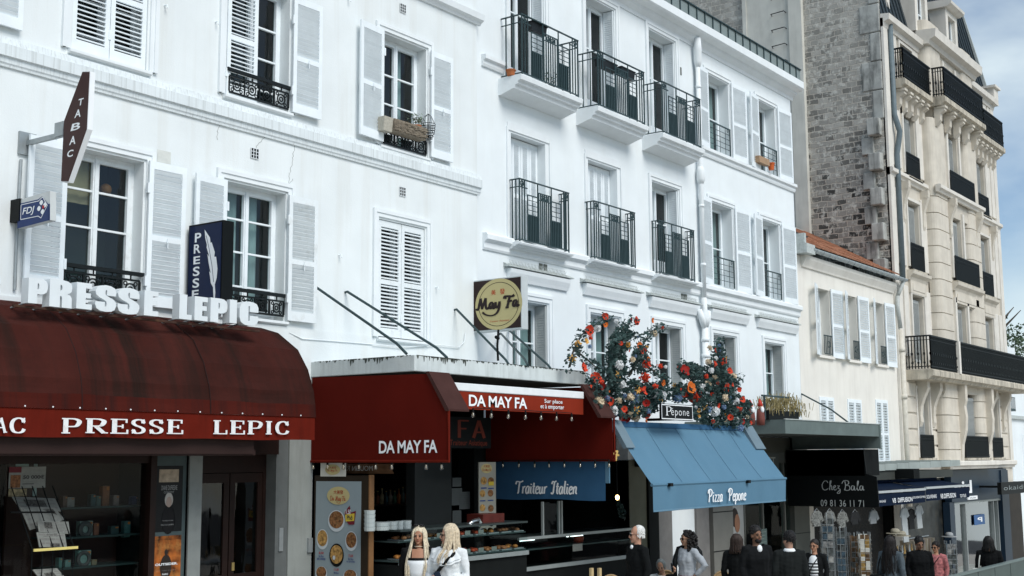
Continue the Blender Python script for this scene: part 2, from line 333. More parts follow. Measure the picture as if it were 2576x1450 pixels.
# ================================================================ HOUSE A : white house at the left
YA, YB = 14.5, 14.6
A = Thing('white_house', 'white plastered house with closed and open louvred shutters above the red tobacco shop awning', 'house', (13, YA, gz(13)))
AX0, AX1 = 5.0, 18.75
W1, W2, W3 = (9.75,11.02,4.78,6.84), (12.50,13.76,4.80,6.84), (15.97,17.20,4.72,6.78)
V0, V1, V2, V3 = (7.05,8.33,8.17,10.16), (9.77,11.0,8.17,10.16), (12.48,13.78,8.18,10.16), (16.0,17.22,8.1,10.15)
SHOPA = (6.2,11.97,-.6,2.8); DOORA = (12.2,13.66,-.6,2.8)
DAM = (14.45,19.05,-.35,3.6)
m = MB(); wall(m, AX0, AX1, -.6, 14.2, [W1,W2,W3,V0,V1,V2,V3,SHOPA,DOORA,(14.45,18.75,-.6,3.6)], YA, .22); shell(m, AX0, AX1, YA, 24, -.6, 14.2)
A.part('wall', m, PLA)
m = MB(); m.profx(AX0, AX1+.06, [(YA+.01,7.67),(YA-.03,7.67),(YA-.035,7.70),(YA-.05,7.72),(YA-.055,7.79),(YA-.075,7.80),(YA-.09,7.80),(YA-.09,7.955),(YA-.07,7.965),(YA-.045,8.06),(YA+.01,8.08)])
A.part('string_course', m, COURSE)
m = MB(); m.profx(AX0, AX1+.08, [(YA+.01,11.06),(YA-.04,11.06),(YA-.06,11.10),(YA-.13,11.14),(YA-.15,11.25),(YA-.05,11.30),(YA+.01,11.32)]); A.part('upper_course', m, TRIM)
m = MB(); m.profx(AX0, 15.80, [(YA+.01,4.715),(YA-.02,4.715),(YA-.022,3.0),(YA+.01,3.0)]); A.part('base_band', m, PLA)
for w, k in ((W1,0),(W2,1),(W3,2),(V0,3),(V1,4),(V2,5),(V3,6)):
    cu = {1: [(.04,.46,0,1),(.54,.80,0,1)], 0: None, 6: [(.04,.16,0,1),(.62,.78,0,1)], 5: [(.55,.7,0,1)]}.get(k)
    window(A, *w, YA, .22, (.24,.5,.75) if k < 3 else (.16,.42,.68), 2, cu, mat=WORN if k == 0 else WOOD)
A.part('tan_blind', curtain(9.83,10.38,6.15,6.75,YA+.34,3,.012), M('tan_blind', (.42,.31,.19), .9), smooth=True); A.part('lamp_globe', MB().ball((10.72,YA+.45,6.45),.085,14,10), M('amber_globe', (.35,.13,.03), .4), smooth=True)
boxes(A, 'plaster_patch', [(at(395,400,YA).x,at(429,400,YA).x,YA-.006,YA+.002,at(412,416,YA).z,at(412,380,YA).z)], M('bare_plaster_patch', (.60,.62,.59), .85, .08, 9, .3, 20))
def shA(x0, x1, z0, z1, out, y=YA-.085, mat=WOOD, lab=None, ang=0, hinge=0):
    l_ = leaf(x0, x1, z0, z1, y, out); hooks(l_, (x0+x1)/2, z0+(z1-z0)*.45, y) if out > 0 else None
    for zz in (z0+.35, z1-.4): l_.box((x1-.01 if hinge else x0-.03), (x1+.03 if hinge else x0+.01), y-.012, y+.03, zz-.07, zz+.07)
    if ang: rot_leaf(l_, x1 if hinge else x0, y, ang)
    A.part('shutter', l_, mat, label=lab)
shA(9.15,9.74,4.86,6.84,1,hinge=1,ang=.05); shA(11.06,11.70,4.78,6.86,1,ang=-.03)
shA(11.87,12.49,4.8,6.83,1,hinge=1,ang=.05); shA(13.77,14.39,4.81,6.82,1,ang=-.03,mat=WORN)
shA(15.975,16.58,4.74,6.77,-1,y=YA+.02,mat=WORN,lab='closed shutter with flaking paint'); shA(16.59,17.195,4.74,6.77,-1,y=YA+.02,mat=WORN,lab='closed shutter with flaking paint')
shA(8.35,8.98,8.19,10.16,1); shA(9.775,10.38,8.19,10.16,-1,y=YA+.02); shA(10.39,10.995,8.19,10.16,-1,y=YA+.02)
shA(12.46,13.08,8.17,10.16,-1,y=YA-.03); shA(13.80,14.43,8.19,10.13,1,ang=-.03)
shA(15.33,15.98,8.14,10.17,1,hinge=1,ang=.08); shA(17.28,17.9,8.13,10.14,1,ang=-.02)
for w, z in ((W1,5.24),(W2,5.22)): A.part('window_guard', scroll_guard(w[0]+.03, w[1]-.03, w[2]+.06, z, YA-.03), BIRON)
for w in (V2,V3): A.part('window_guard', scroll_guard(w[0]+.03, w[1]-.03, w[2]+.03, w[2]+.42, YA-.03), BIRON)
for w in (W1,W2,W3,V0,V1,V2,V3):
    A.part('sill', MB().profx(w[0]-.06, w[1]+.06, [(YA+.2,w[2]-.001),(YA-.07,w[2]-.012),(YA-.07,w[2]-.05),(YA-.03,w[2]-.07),(YA+.2,w[2]-.07)]), TRIM)
for (x, z) in ((16.55,10.75),(13.08,7.37),(16.57,7.36)):
    m = MB(); m.box(x-.075,x+.075,YA-.012,YA+.01,z-.075,z+.075); g = A.part('air_vent', m, BIRON)
    m = MB()
    for i in range(4): m.box(x-.085+i*.0533,x-.075+i*.0533,YA-.02,YA-.0125,z-.08,z+.08); m.box(x-.08,x+.08,YA-.019,YA-.0127,z-.085+i*.0533,z-.077+i*.0533)
    A.part('grille', m, TRIM, g)
m = MB(); m.tube([at(727+0,837,YA-.02) , at(760,853,YA-.035), at(830,858,YA-.035), at(930,866,YA-.035), at(1010,874,YA-.035), at(1100,868,YA-.035), at(1155,874,YA-.035), at(1168,860,YA-.035), at(1171,838,YA-.035)], .009, 5)
A.part('wall_cable', m, TRIM)
# hairline cracks in the plaster
for pts in (((643,372),(660,352),(672,338)),((725,465),(731,430),(737,395),(744,352)),((556,222),(561,255),(566,290),(548,330),(546,352)),((738,450),(722,470),(718,500))):
    m = MB()
    for a, b in zip(pts, pts[1:]):
        k = 5; pr = None
        for i in range(k+1):
            q = at(a[0]+(b[0]-a[0])*i/k+random.uniform(-2, 2), a[1]+(b[1]-a[1])*i/k, YA-.0035)
            if pr: m.beam(pr, q, .006, .006, (0,1,0))
            pr = q
    A.part('plaster_crack', m, M('crack_grey', (.42,.44,.43), .9))
for u, v in ((414,15),(542,56),(875,0),(852,642),(1096,723)):
    p = at(u, v, YA); A.part('shutter_catch', MB().tube([p, p+Vector((0,-.06,0)), p+Vector((.0,-.07,-.05))], .012, 5), WOOD)
# ================================================================ HOUSE B : white house with balconies
B = Thing('white_house', 'white house with dark green railed balconies and a white drainpipe, above the flower covered pizzeria', 'house', (26, YB, gz(26)))
BX0, BX1 = 18.76, 34.02
cols = ((20.0,21.22),(22.88,24.1),(25.68,26.98),(28.65,29.92),(31.68,32.88))
R1 = [(a, b, 10.22, 12.96) if i < 3 else (a, b, 10.56, 12.6) for i, (a, b) in enumerate(cols)]
R2 = [(a, b, 6.9, 9.18) if i < 3 else (a, b, 7.0, 9.18) for i, (a, b) in enumerate(cols)]
R3 = [(a, b, 4.2, 5.75) for a, b in cols]; R3[0] = (20.0,21.24,4.2,5.78)
SHOPB = [(19.2,24.3,-1.2,3.3),(28.6,33.0,-1.7,2.75)]
m = MB(); wall(m, BX0, BX1, -2.0, 13.5, R1+R2+R3+[(18.76,24.35,-2.0,3.3),(25.1,26.1,-2.0,2.6),(27.75,33.1,-2.0,2.78)], YB, .3); shell(m, BX0, BX1, YB, 24, -2, 13.5)
B.part('wall', m, PLB)
m = MB(); m.profx(BX0, BX1+.12, [(YB+.01,13.12),(YB-.03,13.12),(YB-.05,13.2),(YB-.16,13.28),(YB-.18,13.34),(YB-.36,13.38),(YB-.40,13.42),(YB-.40,13.62),(YB+.01,13.66)]); B.part('eave_cornice', m, TRIM)
m = MB(); x = BX0
while x < BX1: m.box(x,x+.025,YB-.36,YB-.33,13.64,13.98); x += .44
m.box(BX0,BX1+.05,YB-.37,YB-.32,13.97,14.0)
g = B.part('roof_edge_rail', m, IRON); B.part('snow_guard_mesh', MB().box(BX0,BX1+.05,YB-.33,YB-.322,13.66,13.97), M('grey_mesh', (.20,.245,.245), .6, .2, 40), g)
m = MB(); m.add([(BX0,YB-.3,13.67),(BX1,YB-.3,13.67),(BX1,19,14.9),(BX0,19,14.9)],[(0,1,2,3)]); B.part('roof', m, ZINC)
m = MB(); P_ = [(YB+.01,10.33),(YB-.04,10.33),(YB-.06,10.38),(YB-.06,10.44),(YB-.12,10.47),(YB-.12,10.55),(YB+.01,10.57)]
B.part('string_course', MB().profx(19.02,19.76,P_), TRIM); B.part('string_course', MB().profx(28.15,BX1+.02,P_), TRIM)
m = MB(); m.profx(BX0+.28,BX1+.06,[(YB+.01,6.66),(YB-.03,6.66),(YB-.05,6.70),(YB-.05,6.80),(YB-.13,6.86),(YB-.13,6.95),(YB-.10,6.985),(YB+.01,6.99)]); B.part('string_course', m, TRIM)
for i, (x0, x1) in enumerate(((19.72,22.05),(22.48,25.0),(25.3,27.86),(28.34,30.68),(31.1,33.9))):
    s = B.part('hood_mould', MB().profx(x0+.1,x1-.1,[(YB+.01,6.14),(YB-.05,6.14),(YB-.07,6.2),(YB-.11,6.30),(YB-.125,6.38),(YB+.01,6.40)]), TRIM)
    B.part('bird_spike_capping', MB().profx(x0,x1,[(YB+.01,6.405),(YB-.145,6.405),(YB-.145,6.42),(YB+.01,6.50)]), ZINC, s)
    m = MB(); x = x0+.05
    m.beam((x0+.04,YB-.12,6.437),(x1-.25,YB-.12,6.437),.02,.012); m.beam((x0+.04,YB-.1,6.455),(x1-.25,YB-.1,6.455),.02,.012)
    for k in range(8): xx_ = x0+.04+(x1-.29-x0)*k/7; m.beam((xx_,YB-.13,6.44),(xx_,YB-.09,6.456),.02,.01)
    while x < x1-.3:
        m.beam((x,YB-.12,6.43),(x+random.uniform(-.01,.01),YB-.16,6.52),.005,.005); m.beam((x+.02,YB-.1,6.45),(x+.02,YB-.1,6.55),.005,.005); x += .05
    B.part('bird_spikes', m, ZINC, s)
for i in range(5):
    for r, w in ((0,R1[i]),(1,R2[i]),(2,R3[i])):
        fold = i < 3 and r < 2
        if r == 1 and i < 2:                              # white folding shutters closed inside the reveal
            o = None; ww = (w[1]-w[0])/4
            for k in range(4):
                l_ = leaf(w[0]+k*ww+.004, w[0]+(k+1)*ww-.004, w[2]+.02, w[3]-.02, YB+.2, 1, True, .07, .045, .6)
                B.part('folding_shutter', l_, WOOD)
            B.part('lintel_trim', MB().box(w[0]-.14,w[1]+.14,YB-.025,YB+.01,w[3]+.04,w[3]+.2), TRIM)
            boxes(B, 'surround', [(w[0]-.17,w[0]-.12,YB-.035,YB+.01,w[2],w[3]+.1),(w[1]+.12,w[1]+.17,YB-.035,YB+.01,w[2],w[3]+.1)], TRIM)
            continue
        cu = [(.1,.45,0,1)] if i == 2 else [(.55,.95,0,1)] if r == 2 else [(.5,.95,.0,1)] if i > 2 else None
        window(B, *w, YB, .30, (.62,) if i < 3 and r < 2 else (.5,), 2, cu, surround=.15 if r < 2 else .16, bottom_panel=.35 if fold else 0)
        if r == 2 or fold:                                # narrow leaves folded back against the reveal
            for sx in (0, 1):
                xx = w[1]-.045 if sx else w[0]+.01
                q = MB(); zz = w[2]+.02
                q.box(xx,xx+.035,YB+.02,YB+.05,zz,w[3]-.02); q.box(xx,xx+.035,YB+.25,YB+.28,zz,w[3]-.02); q.box(xx+.008,xx+.027,YB+.05,YB+.25,zz,w[3]-.02)
                nsl = int((w[3]-zz-.3)/.05)
                for k in range(nsl): zc = zz+.15+k*.05; q.obox((xx+.0175,YB+.15,zc),(.016,0,-.006),(0,.1,0),(.001,0,.004))
                B.part('folded_shutter', q, WOOD if r < 2 else GREYSH)
for w in (R1[3],R1[4],R2[3],R2[4]):
    z0, z1 = w[2]-.02, w[3]+.05; 
    for a, b, h, an in ((w[0]-.66,w[0]-.02,1,.10),(w[1]+.06,w[1]+.86 if w in (R1[3],R2[3]) else w[1]+.9,0,-.06)):
        l_ = leaf(a,b,z0,z1,YB-.08,1,pitch=.06); rot_leaf(l_, b if h else a, YB-.08, an); B.part('shutter', l_, WOOD)
    m = MB(); zt = w[2]+.78; m.box(w[0]+.02,w[1]-.02,YB-.05,YB-.025,zt-.03,zt)
    m.box(w[1]-.06,w[1]-.03,YB-.05,YB-.025,w[2]+.04,zt-.03); m.box(w[0]+.03,w[0]+.05,YB-.05,YB-.03,w[2]+.04,zt-.03)
    for k in range(1, 5): zz = w[2]+.04+k*.14; m.box(w[0]+.05,w[1]-.06,YB-.044,YB-.034,zz,zz+.012)
    for k in range(1, 4): xx = w[0]+(w[1]-w[0])*k/4; m.box(xx-.006,xx+.006,YB-.044,YB-.034,w[2]+.04,zt-.03)
    m.ring((w[1]-.18,YB-.04,zt-.07),.04,.009,n=5,k=10); B.part('window_guard', m, IRON)
def balcony(x0, x1, zs, zr, y, slabh):
    e = .1
    s = MB(); s.profx(x0-e,x1+e,[(YB+.005,zs-slabh*.82),(YB-.05,zs-slabh*.82),(y+.17,zs-slabh*.62),(y+.12,zs-slabh*.62),(y+.10,zs-slabh*.46),(y+.04,zs-slabh*.42),(y+.03,zs-slabh*.30),(y-.045,zs-slabh*.24),(y-.06,zs-.015),(y-.05,zs),(YB+.005,zs)])
    so_ = B.part('balcony_slab', s, TRIM)
    m = MB(); r = .010; y1 = YB-.01; H = zr-zs
    def bar(x, z0, z1, yy=y, rr=r): m.box(x-rr,x+rr,yy-rr,yy+rr,z0,z1)
    def hb(xa, xb, z, rr=r, yy=y): m.box(xa,xb,yy-rr,yy+rr,z-rr,z+rr)
    m.box(x0-.02,x1+.02,y-.018,y+.018,zr-.022,zr); hb(x0,x1,zs+.06,.011)
    z2 = zr-.17; z3 = zr-.34
    for xx in (x0,x1):
        m.box(xx-.018,xx+.018,y+.019,y1,zr-.022,zr-.001); m.box(xx-.011,xx+.011,y+.013,y1,zs+.05,zs+.071); m.box(xx-.009,xx+.009,y+.013,y1,z2-.009,z2+.009)
        for k in range(1, 3): bar(xx, zs+.07, zr-.022, y+(y1-y)*k/2.6)
        bar(xx, zs-.03, zr-.0225, y, .012)
    w = x1-x0; pa, pb = x0+w*.16, x0+w*.36; qa, qb = x0+w*.64, x0+w*.84
    hb(x0+.012,x0+w*.1-.011,z2); hb(x1-w*.1+.011,x1-.012,z2); hb(x0+w*.1+.011,pa-.011,z2-.0); hb(pb+.01,qa-.01,z2-.03); hb(qb+.011,x1-w*.1-.011,z2)
    for xx in (x0+w*.05,x0+w*.1,x1-w*.1,x1-w*.05): bar(xx, zs+.07, zr-.0225)
    for a, b in ((pa,pb),(qa,qb)):
        bar(a, zs+.07, z3+.05); bar(b, zs+.07, z3+.05); zm = zs+H*.46; hb(a+.01,b-.01,zm); hb(a+.01,b-.01,z3+.04)
        for k in range(1, 4): hb(a+.01,b-.01,zm+(z3+.04-zm)*k/4,.006)
        bar((a+b)/2, zm+.01, z3+.03, y, .0055)
        n = 6
        for k in range(1, n): bar(a+(b-a)*k/n, zs+.07, zm-.01, y, .0145)
        m.box(a+.01,b-.01,y+.016,y+.02,zs+.075,zm-.01)
    n = 6
    for k in range(n+1): bar(pb+(qa-pb)*(k+.5)/(n+1), zs+.07, z2-.04)
    hb(pb+.01,qa-.01,z3,.008)
    bar(x0+w*.36, z3+.051, zr-.0225); bar(x0+w*.64, z3+.051, zr-.0225)
    for xx in (x0+w*.05,x1-w*.05,x0+w*.46,x0+w*.54):
        zz = zr-.095 if abs(xx-x0-w*.5) > w*.2 else z2-.11
        m.ring((xx,y,zz),.055,.009,n=5,k=12); m.ring((xx+.008,y,zz-.012),.026,.009,n=5,k=8)
    B.part('balcony_railing', m, IRON)
for x0, x1 in ((19.68,21.72),(22.52,24.5),(25.36,27.26)): balcony(x0, x1, 10.2, 11.48, 14.08, .42)
for x0, x1 in ((19.95,21.71),(22.72,24.43),(25.56,27.28)): balcony(x0, x1, 6.9, 8.2, 14.36, .2)
# drainpipe
m = MB(); px = 27.96; py = YB-.13
m.tube([(px-.1,YB-.2,13.3),(px-.03,py-.02,13.0),(px,py,12.7),(px,py,12.55)],[.075,.11,.10,.062],12); m.tube([(px,py,12.6),(px,py,6.5)],.060,12)
for z in (12.0,10.2,8.9,7.4): m.tube([(px,py,z),(px,py,z+.07)],.072,12)
m.tube([(px,py,9.95),(px,py,9.85),(px,py,9.62),(px,py,9.5)],[.064,.105,.11,.064],12)
m.tube([(px,py,6.6),(px,py,6.3),(px,py,6.1),(px,py,5.85)],[.064,.075,.135,.085],12)
for sx in (-1,1): m.tube([(px+sx*.24,py+.02,6.28),(px+sx*.15,py,6.05),(px,py,5.82)],[.07,.08,.07],10)
m.tube([(px,py,5.95),(px,py,2.3)],.085,12)
for z in (5.5,5.1,4.7,4.2,3.6): m.tube([(px,py,z),(px,py,z+.1)],.1,12)
B.part('drainpipe', m, TRIM, smooth=True)
boxes(B, 'air_brick', [(27.0+dx+.05,27.1+dx+.05,YB-.01,YB+.005,12.2,12.4) for dx in (0,.16)]+[(x+dx-.05,x+dx+.05,YB-.03,YB+.01,6.46,6.62) for x in (21.0,27.05) for dx in (0,.16)], M('vent_grey', (.10,.11,.10), .8))
# ================================================================ HOUSE C : small cream house with tiled roof
C = Thing('cream_house', 'low cream house with an orange tiled roof, zinc gutter and narrow white shutters', 'house', (38, YB, gz(38)))
cw = [(35.4,36.4,5.66,7.68),(37.77,38.62,5.66,7.7),(40.2,41.06,5.66,7.72)]; cl = [(35.3,36.4,2.5,4.42),(37.5,38.65,2.5,4.43),(39.92,41.02,2.4,4.5)]
m = MB(); wall(m, 34.03, 42.14, -2.4, 8.5, cw+cl+[(34.6,41.9,-2.4,1.9)], YB, .3); shell(m, 34.03, 42.14, YB, 20, -2.4, 8.5); C.part('wall', m, CREAM)
m = MB(); m.profx(34.35,42.05,[(YB+.01,8.18),(YB-.05,8.18),(YB-.07,8.24),(YB-.16,8.40),(YB-.17,8.52),(YB+.01,8.53)]); C.part('cornice', m, CREAM)
for i, w in enumerate(cw):
    window(C, *w, YB, .3, (.5,), 2, [(.5,.9,0,1)], surround=0)
    C.part('sill', MB().box(w[0]-.1,w[1]+.1,YB-.08,YB+.25,w[2]-.08,w[2]), CREAM)
    for a, b, h, an in ((w[0]-.66,w[0]-.01,1,.3),(w[1]+.02,w[1]+.82,0,-.06)):
        l_ = leaf(a,b,w[2]-.03,w[3]+.05,YB-.07,1,pitch=.075); rot_leaf(l_, b if h else a, YB-.07, an); C.part('shutter', l_, WOOD)
    m = bars(w[0]+.35,w[1]-.05,w[2]+.05,w[2]+.62,YB-.06,5); m.ring((w[1]-.3,YB-.06,w[2]+.35),.1,.008,n=4,k=10); C.part('window_guard', m, IRON)
for w in cl:
    xm = (w[0]+w[1])/2; C.part('shutter', leaf(w[0],xm-.004,w[2],w[3],YB-.03,1,pitch=.085), WOOD); C.part('shutter', leaf(xm+.004,w[1],w[2],w[3],YB-.03,1,pitch=.085), WOOD)
    m = MB(); m.box(w[0],w[1],YB+.06,YB+.08,w[2],w[3]); C.part('blind', m, GREYSH)
TILE = M('orange_roof_tile', (.34,.155,.09), .8, .25, 9, .2, 20, patch=.75, pcol=(.10,.06,.045), pscale=2.2)
m = MB(); nr = 11; sy, szz = .3, .17
for r in range(nr):
    y0 = YB-.25+r*sy; z0 = 8.78+r*szz; x = 34.1+(.12 if r % 2 else 0)
    while x < 42.1:
        w_ = min(.235, 42.1-x); m.obox((x+w_/2, y0+sy*.62, z0+szz*.62+.03+random.uniform(-.006,.006)), (w_/2-.006,0,random.uniform(-.004,.004)), (0,sy*.66,szz*.66-.012), (0,-.006,.016)); x += .24
rf = C.part('roof', m, TILE)
m = MB(); m.add([(34.03,YB-.2,8.72),(42.14,YB-.2,8.72),(42.14,18.2,10.75),(34.03,18.2,10.75)],[(0,1,2,3)]); C.part('roof_boarding', m, SLATE, rf)
m = MB(); m.profx(34.5,42.55,[(YB-.30+.1*cos(a), 8.70+.1*sin(a)) for a in [pi+pi*i/10 for i in range(11)]]+[(YB-.21,8.70),(YB-.39,8.70)]); x = 34.7
while x < 42.4: m.ring((x,YB-.30,8.70),.105,.012,(0,1,0),(0,0,1),5,10,pi,2*pi); x += .5
C.part('gutter', m, M('zinc_gutter', (.40,.45,.47), .38, .1, 8, metal=.35))
boxes(C, 'gutter_box', [(33.98,34.6,YB-.36,YB+.4,8.52,8.8),(33.98,34.1,YB-.3,YB+.5,8.802,9.1)], ZINC)
C.part('skylight', MB().beam((34.2,16.3,9.90),(37.6,16.3,9.9),1.3,.1,(0,-.5,1)), SLATE); C.part('skylight', MB().beam((37.8,16.1,9.72),(40.0,15.9,9.6),.9,.09,(0,-.5,1)), SLATE)
m = MB(); m.beam((34.2,16.2,10.04),(37.4,16.2,10.04),1.0,.02,(0,-.5,1)); C.part('skylight_glass', m, M('pale_skylight', (.5,.53,.5), .3))
C.part('zinc_flashing', MB().beam((35.2,15.15,9.2),(38.6,15.15,9.2),.34,.03,(0,-.5,1)), ZINC); C.part('zinc_flashing', MB().beam((38.4,15.7,9.56),(41.9,14.75,8.98),.22,.05,(0,-.5,1)), ZINC)
m = MB(); m.tube([(42.4,YB-.28,8.62),(42.25,YB-.2,8.3),(42.2,YB-.12,8.1)],.07,10); m.tube([(42.2,YB-.12,8.1),(42.15,YB-.12,7.7),(42.28,YB-.14,7.0)],.075,10)
C.part('downpipe', m, M('zinc_pipe', (.42,.45,.44), .45, .12, 8), smooth=True)
m = MB(); m.tube([(42.3,YB-.14,6.95),(42.32,YB-.14,1.0)],.095,12)
for z in (6.2,4.6): m.tube([(42.3,YB-.14,z),(42.3,YB-.14,z+.14)],.12,12)
C.part('downpipe', m, M('cream_pipe', (.60,.57,.50), .6, .1, 8), smooth=True)

def trough(u0, u1, v0, v1, Y, label):
    p, q = at(u0, v0, Y), at(u1, v1, Y); zt, zb = (p.z+at(u1,v0,Y).z)/2, q.z; zt = min(p.z, zb+.2); T = Thing('flower_trough', label, 'planter', (p.x,Y,zb), 'black flower troughs on the balcony rails'); x0, x1 = p.x, q.x
    T.part('trough', MB().prism([(Y-.08,zt),(Y-.06,zt-.17),(Y+.06,zt-.17),(Y+.08,zt)], lambda a, b, t: (x0+(x1-x0)*t, a, b)), BLACKT); T.part('rim', MB().box(x0-.015,x1+.015,Y-.095,Y+.095,zt,zt+.02), BLACKT)
BLACKT = M('black_plastic', (.012,.015,.017), .45)
trough(1331,1368,56,92,14.2,'black flower trough inside the rail of the left upper balcony'); trough(1503,1545,148,176,14.2,'left black flower trough on the middle upper balcony'); trough(1556,1590,170,197,14.2,'right black flower trough on the middle upper balcony')
TERRA = M('terracotta', (.38,.13,.05), .75, .12, 9)
def pot(p, r, h, label, mat=None, plant=None): 
    T = Thing('flower_pot', label, 'flower pot', tuple(p)); T.part('pot', MB().tube([p, p+Vector((0,0,h*.82)), p+Vector((0,0,h*.82)), p+Vector((0,0,h))],[r*.72,r*.92,r*1.05,r*1.05],14), mat or TERRA)
    if plant:
        m = MB(); rn = random.Random(int(p.x*10)); leafs(m, p+Vector((0,0,h+plant*.5)), (plant*.8,plant*.6,plant*.6), 130, .03, rn); T.part('plant', m, SUCC, recalc=False)
def leafs(mb, c, r, n, size, rnd):
    for i in range(n):
        d = Vector((rnd.gauss(0,.5), rnd.gauss(0,.5), rnd.gauss(0,.5))); p = c+Vector((d.x*r[0],d.y*r[1],d.z*r[2])); a = Vector((rnd.gauss(0,1),rnd.gauss(0,1),rnd.gauss(0,1))).normalized(); b = a.cross(Vector((0,0,1))).normalized(); s = size*rnd.uniform(.6,1.2); mb.add([p-a*s,p+b*s*.5,p+a*s,p-b*s*.5],[(0,1,2,3)])
SUCC = M('grey_green_succulent', (.16,.21,.15), .7, .3, 14)
p = at(1285,186,14.3); pot(Vector((p.x,14.3,10.21)), .1, .12, 'small terracotta pot on the floor of the left upper balcony')
p = at(1345,168,14.35); pot(Vector((p.x+.5,14.3,10.21)), .09, .14, 'dark pot with a leafy plant on the left upper balcony', BLACKT, .3)
p = at(1940,430,14.45); T = Thing('flower_box', 'tan flower box hanging on the guard of the upper right window of the balcony house', 'planter', tuple(p)); a, b = at(1906,408,14.42), at(1926,390,14.42); T.part('box', MB().box(a.x,b.x+.12,14.36,14.5,a.z,a.z+.18), M('tan_box', (.36,.24,.15), .7, .12, 8))
a = at(1942,428,14.4); pot(Vector((a.x,14.42,a.z)), .1, .2, 'bright orange pot hung on the guard beside the tan flower box', M('orange_pot', (.55,.12,.03), .6))
# wicker basket garden on the upper left window
WICK = M('wicker_grey_brown', (.26,.22,.17), .85, .35, 40, .5, 60, streak=.5, dirt=(.10,.085,.065), sscale=(40,40,40)); Y = YA-.16; a, b = at(981,325,Y), at(1062,345,Y); zb = at(1020,343,Y).z
T = Thing('wicker_trough', 'weathered wicker trough on the guard of the window with the plants', 'planter', (a.x,Y,zb)); T.part('trough', MB().prism([(Y-.11,zb+.22),(Y-.085,zb),(Y+.085,zb),(Y+.11,zb+.22)], lambda y_, z_, t: (a.x+(b.x-a.x)*t, y_, z_)), WICK)
m = MB(); rn = random.Random(2)
for k in range(150): x = rn.uniform(a.x,b.x); z = zb+rn.uniform(.02,.2); m.beam((x-.04,Y-.112-.02*(z-zb)/.2,z),(x+.04,Y-.112-.02*(z-zb)/.2,z+.004),.008,.008)
T.part('weave', m, WICK)
T = Thing('small_basket', 'small pale slatted basket at the left end of the wicker trough', 'basket', tuple(at(968,325,Y))); a2, b2 = at(958,325,Y), at(980,300,Y); T.part('basket', MB().prism([(Y-.09,b2.z),(Y-.06,a2.z-.02),(Y+.06,a2.z-.02),(Y+.09,b2.z)], lambda y_, z_, t: (a2.x+(b2.x-a2.x)*t, y_, z_)), M('pale_slat', (.42,.40,.34), .8, .15, 30))
p = at(1046,330,Y+.02); pot(Vector((p.x,Y,zb+.1)), .085, .16, 'terracotta pot with a grey green succulent in the wicker trough', None, .2)
p = at(1022,318,Y); solo('yellow_disc', MB().tube([p+Vector((0,-.02,0)), p+Vector((0,.02,0))], .075, 16), M('dull_yellow', (.42,.26,.07), .6), 'dull yellow round ornament standing in the wicker trough', 'ornament', tuple(p))
c = at(1077,331,Y); T = Thing('wire_basket', 'black wire hanging basket at the right end of the wicker trough', 'basket', tuple(c)); m = MB()
for k in range(7): m.ring(c+Vector((0,0,.13-.045*k)), .13*sqrt(max(.05,1-(k/7.5)**2)), .006, (1,0,0), (0,1,0), 4, 16)
for k in range(8): d = Vector((cos(k*pi/4), sin(k*pi/4), 0)); m.tube([c+d*.13+Vector((0,0,.13)), c+d*.11-Vector((0,0,.03)), c+d*.05-Vector((0,0,.14))],.005,4); m.tube([c+d*.13+Vector((0,0,.13)), c+d*.06+Vector((0,0,.28)), c+Vector((0,0,.33))],.004,4)
T.part('basket', m, BIRON)
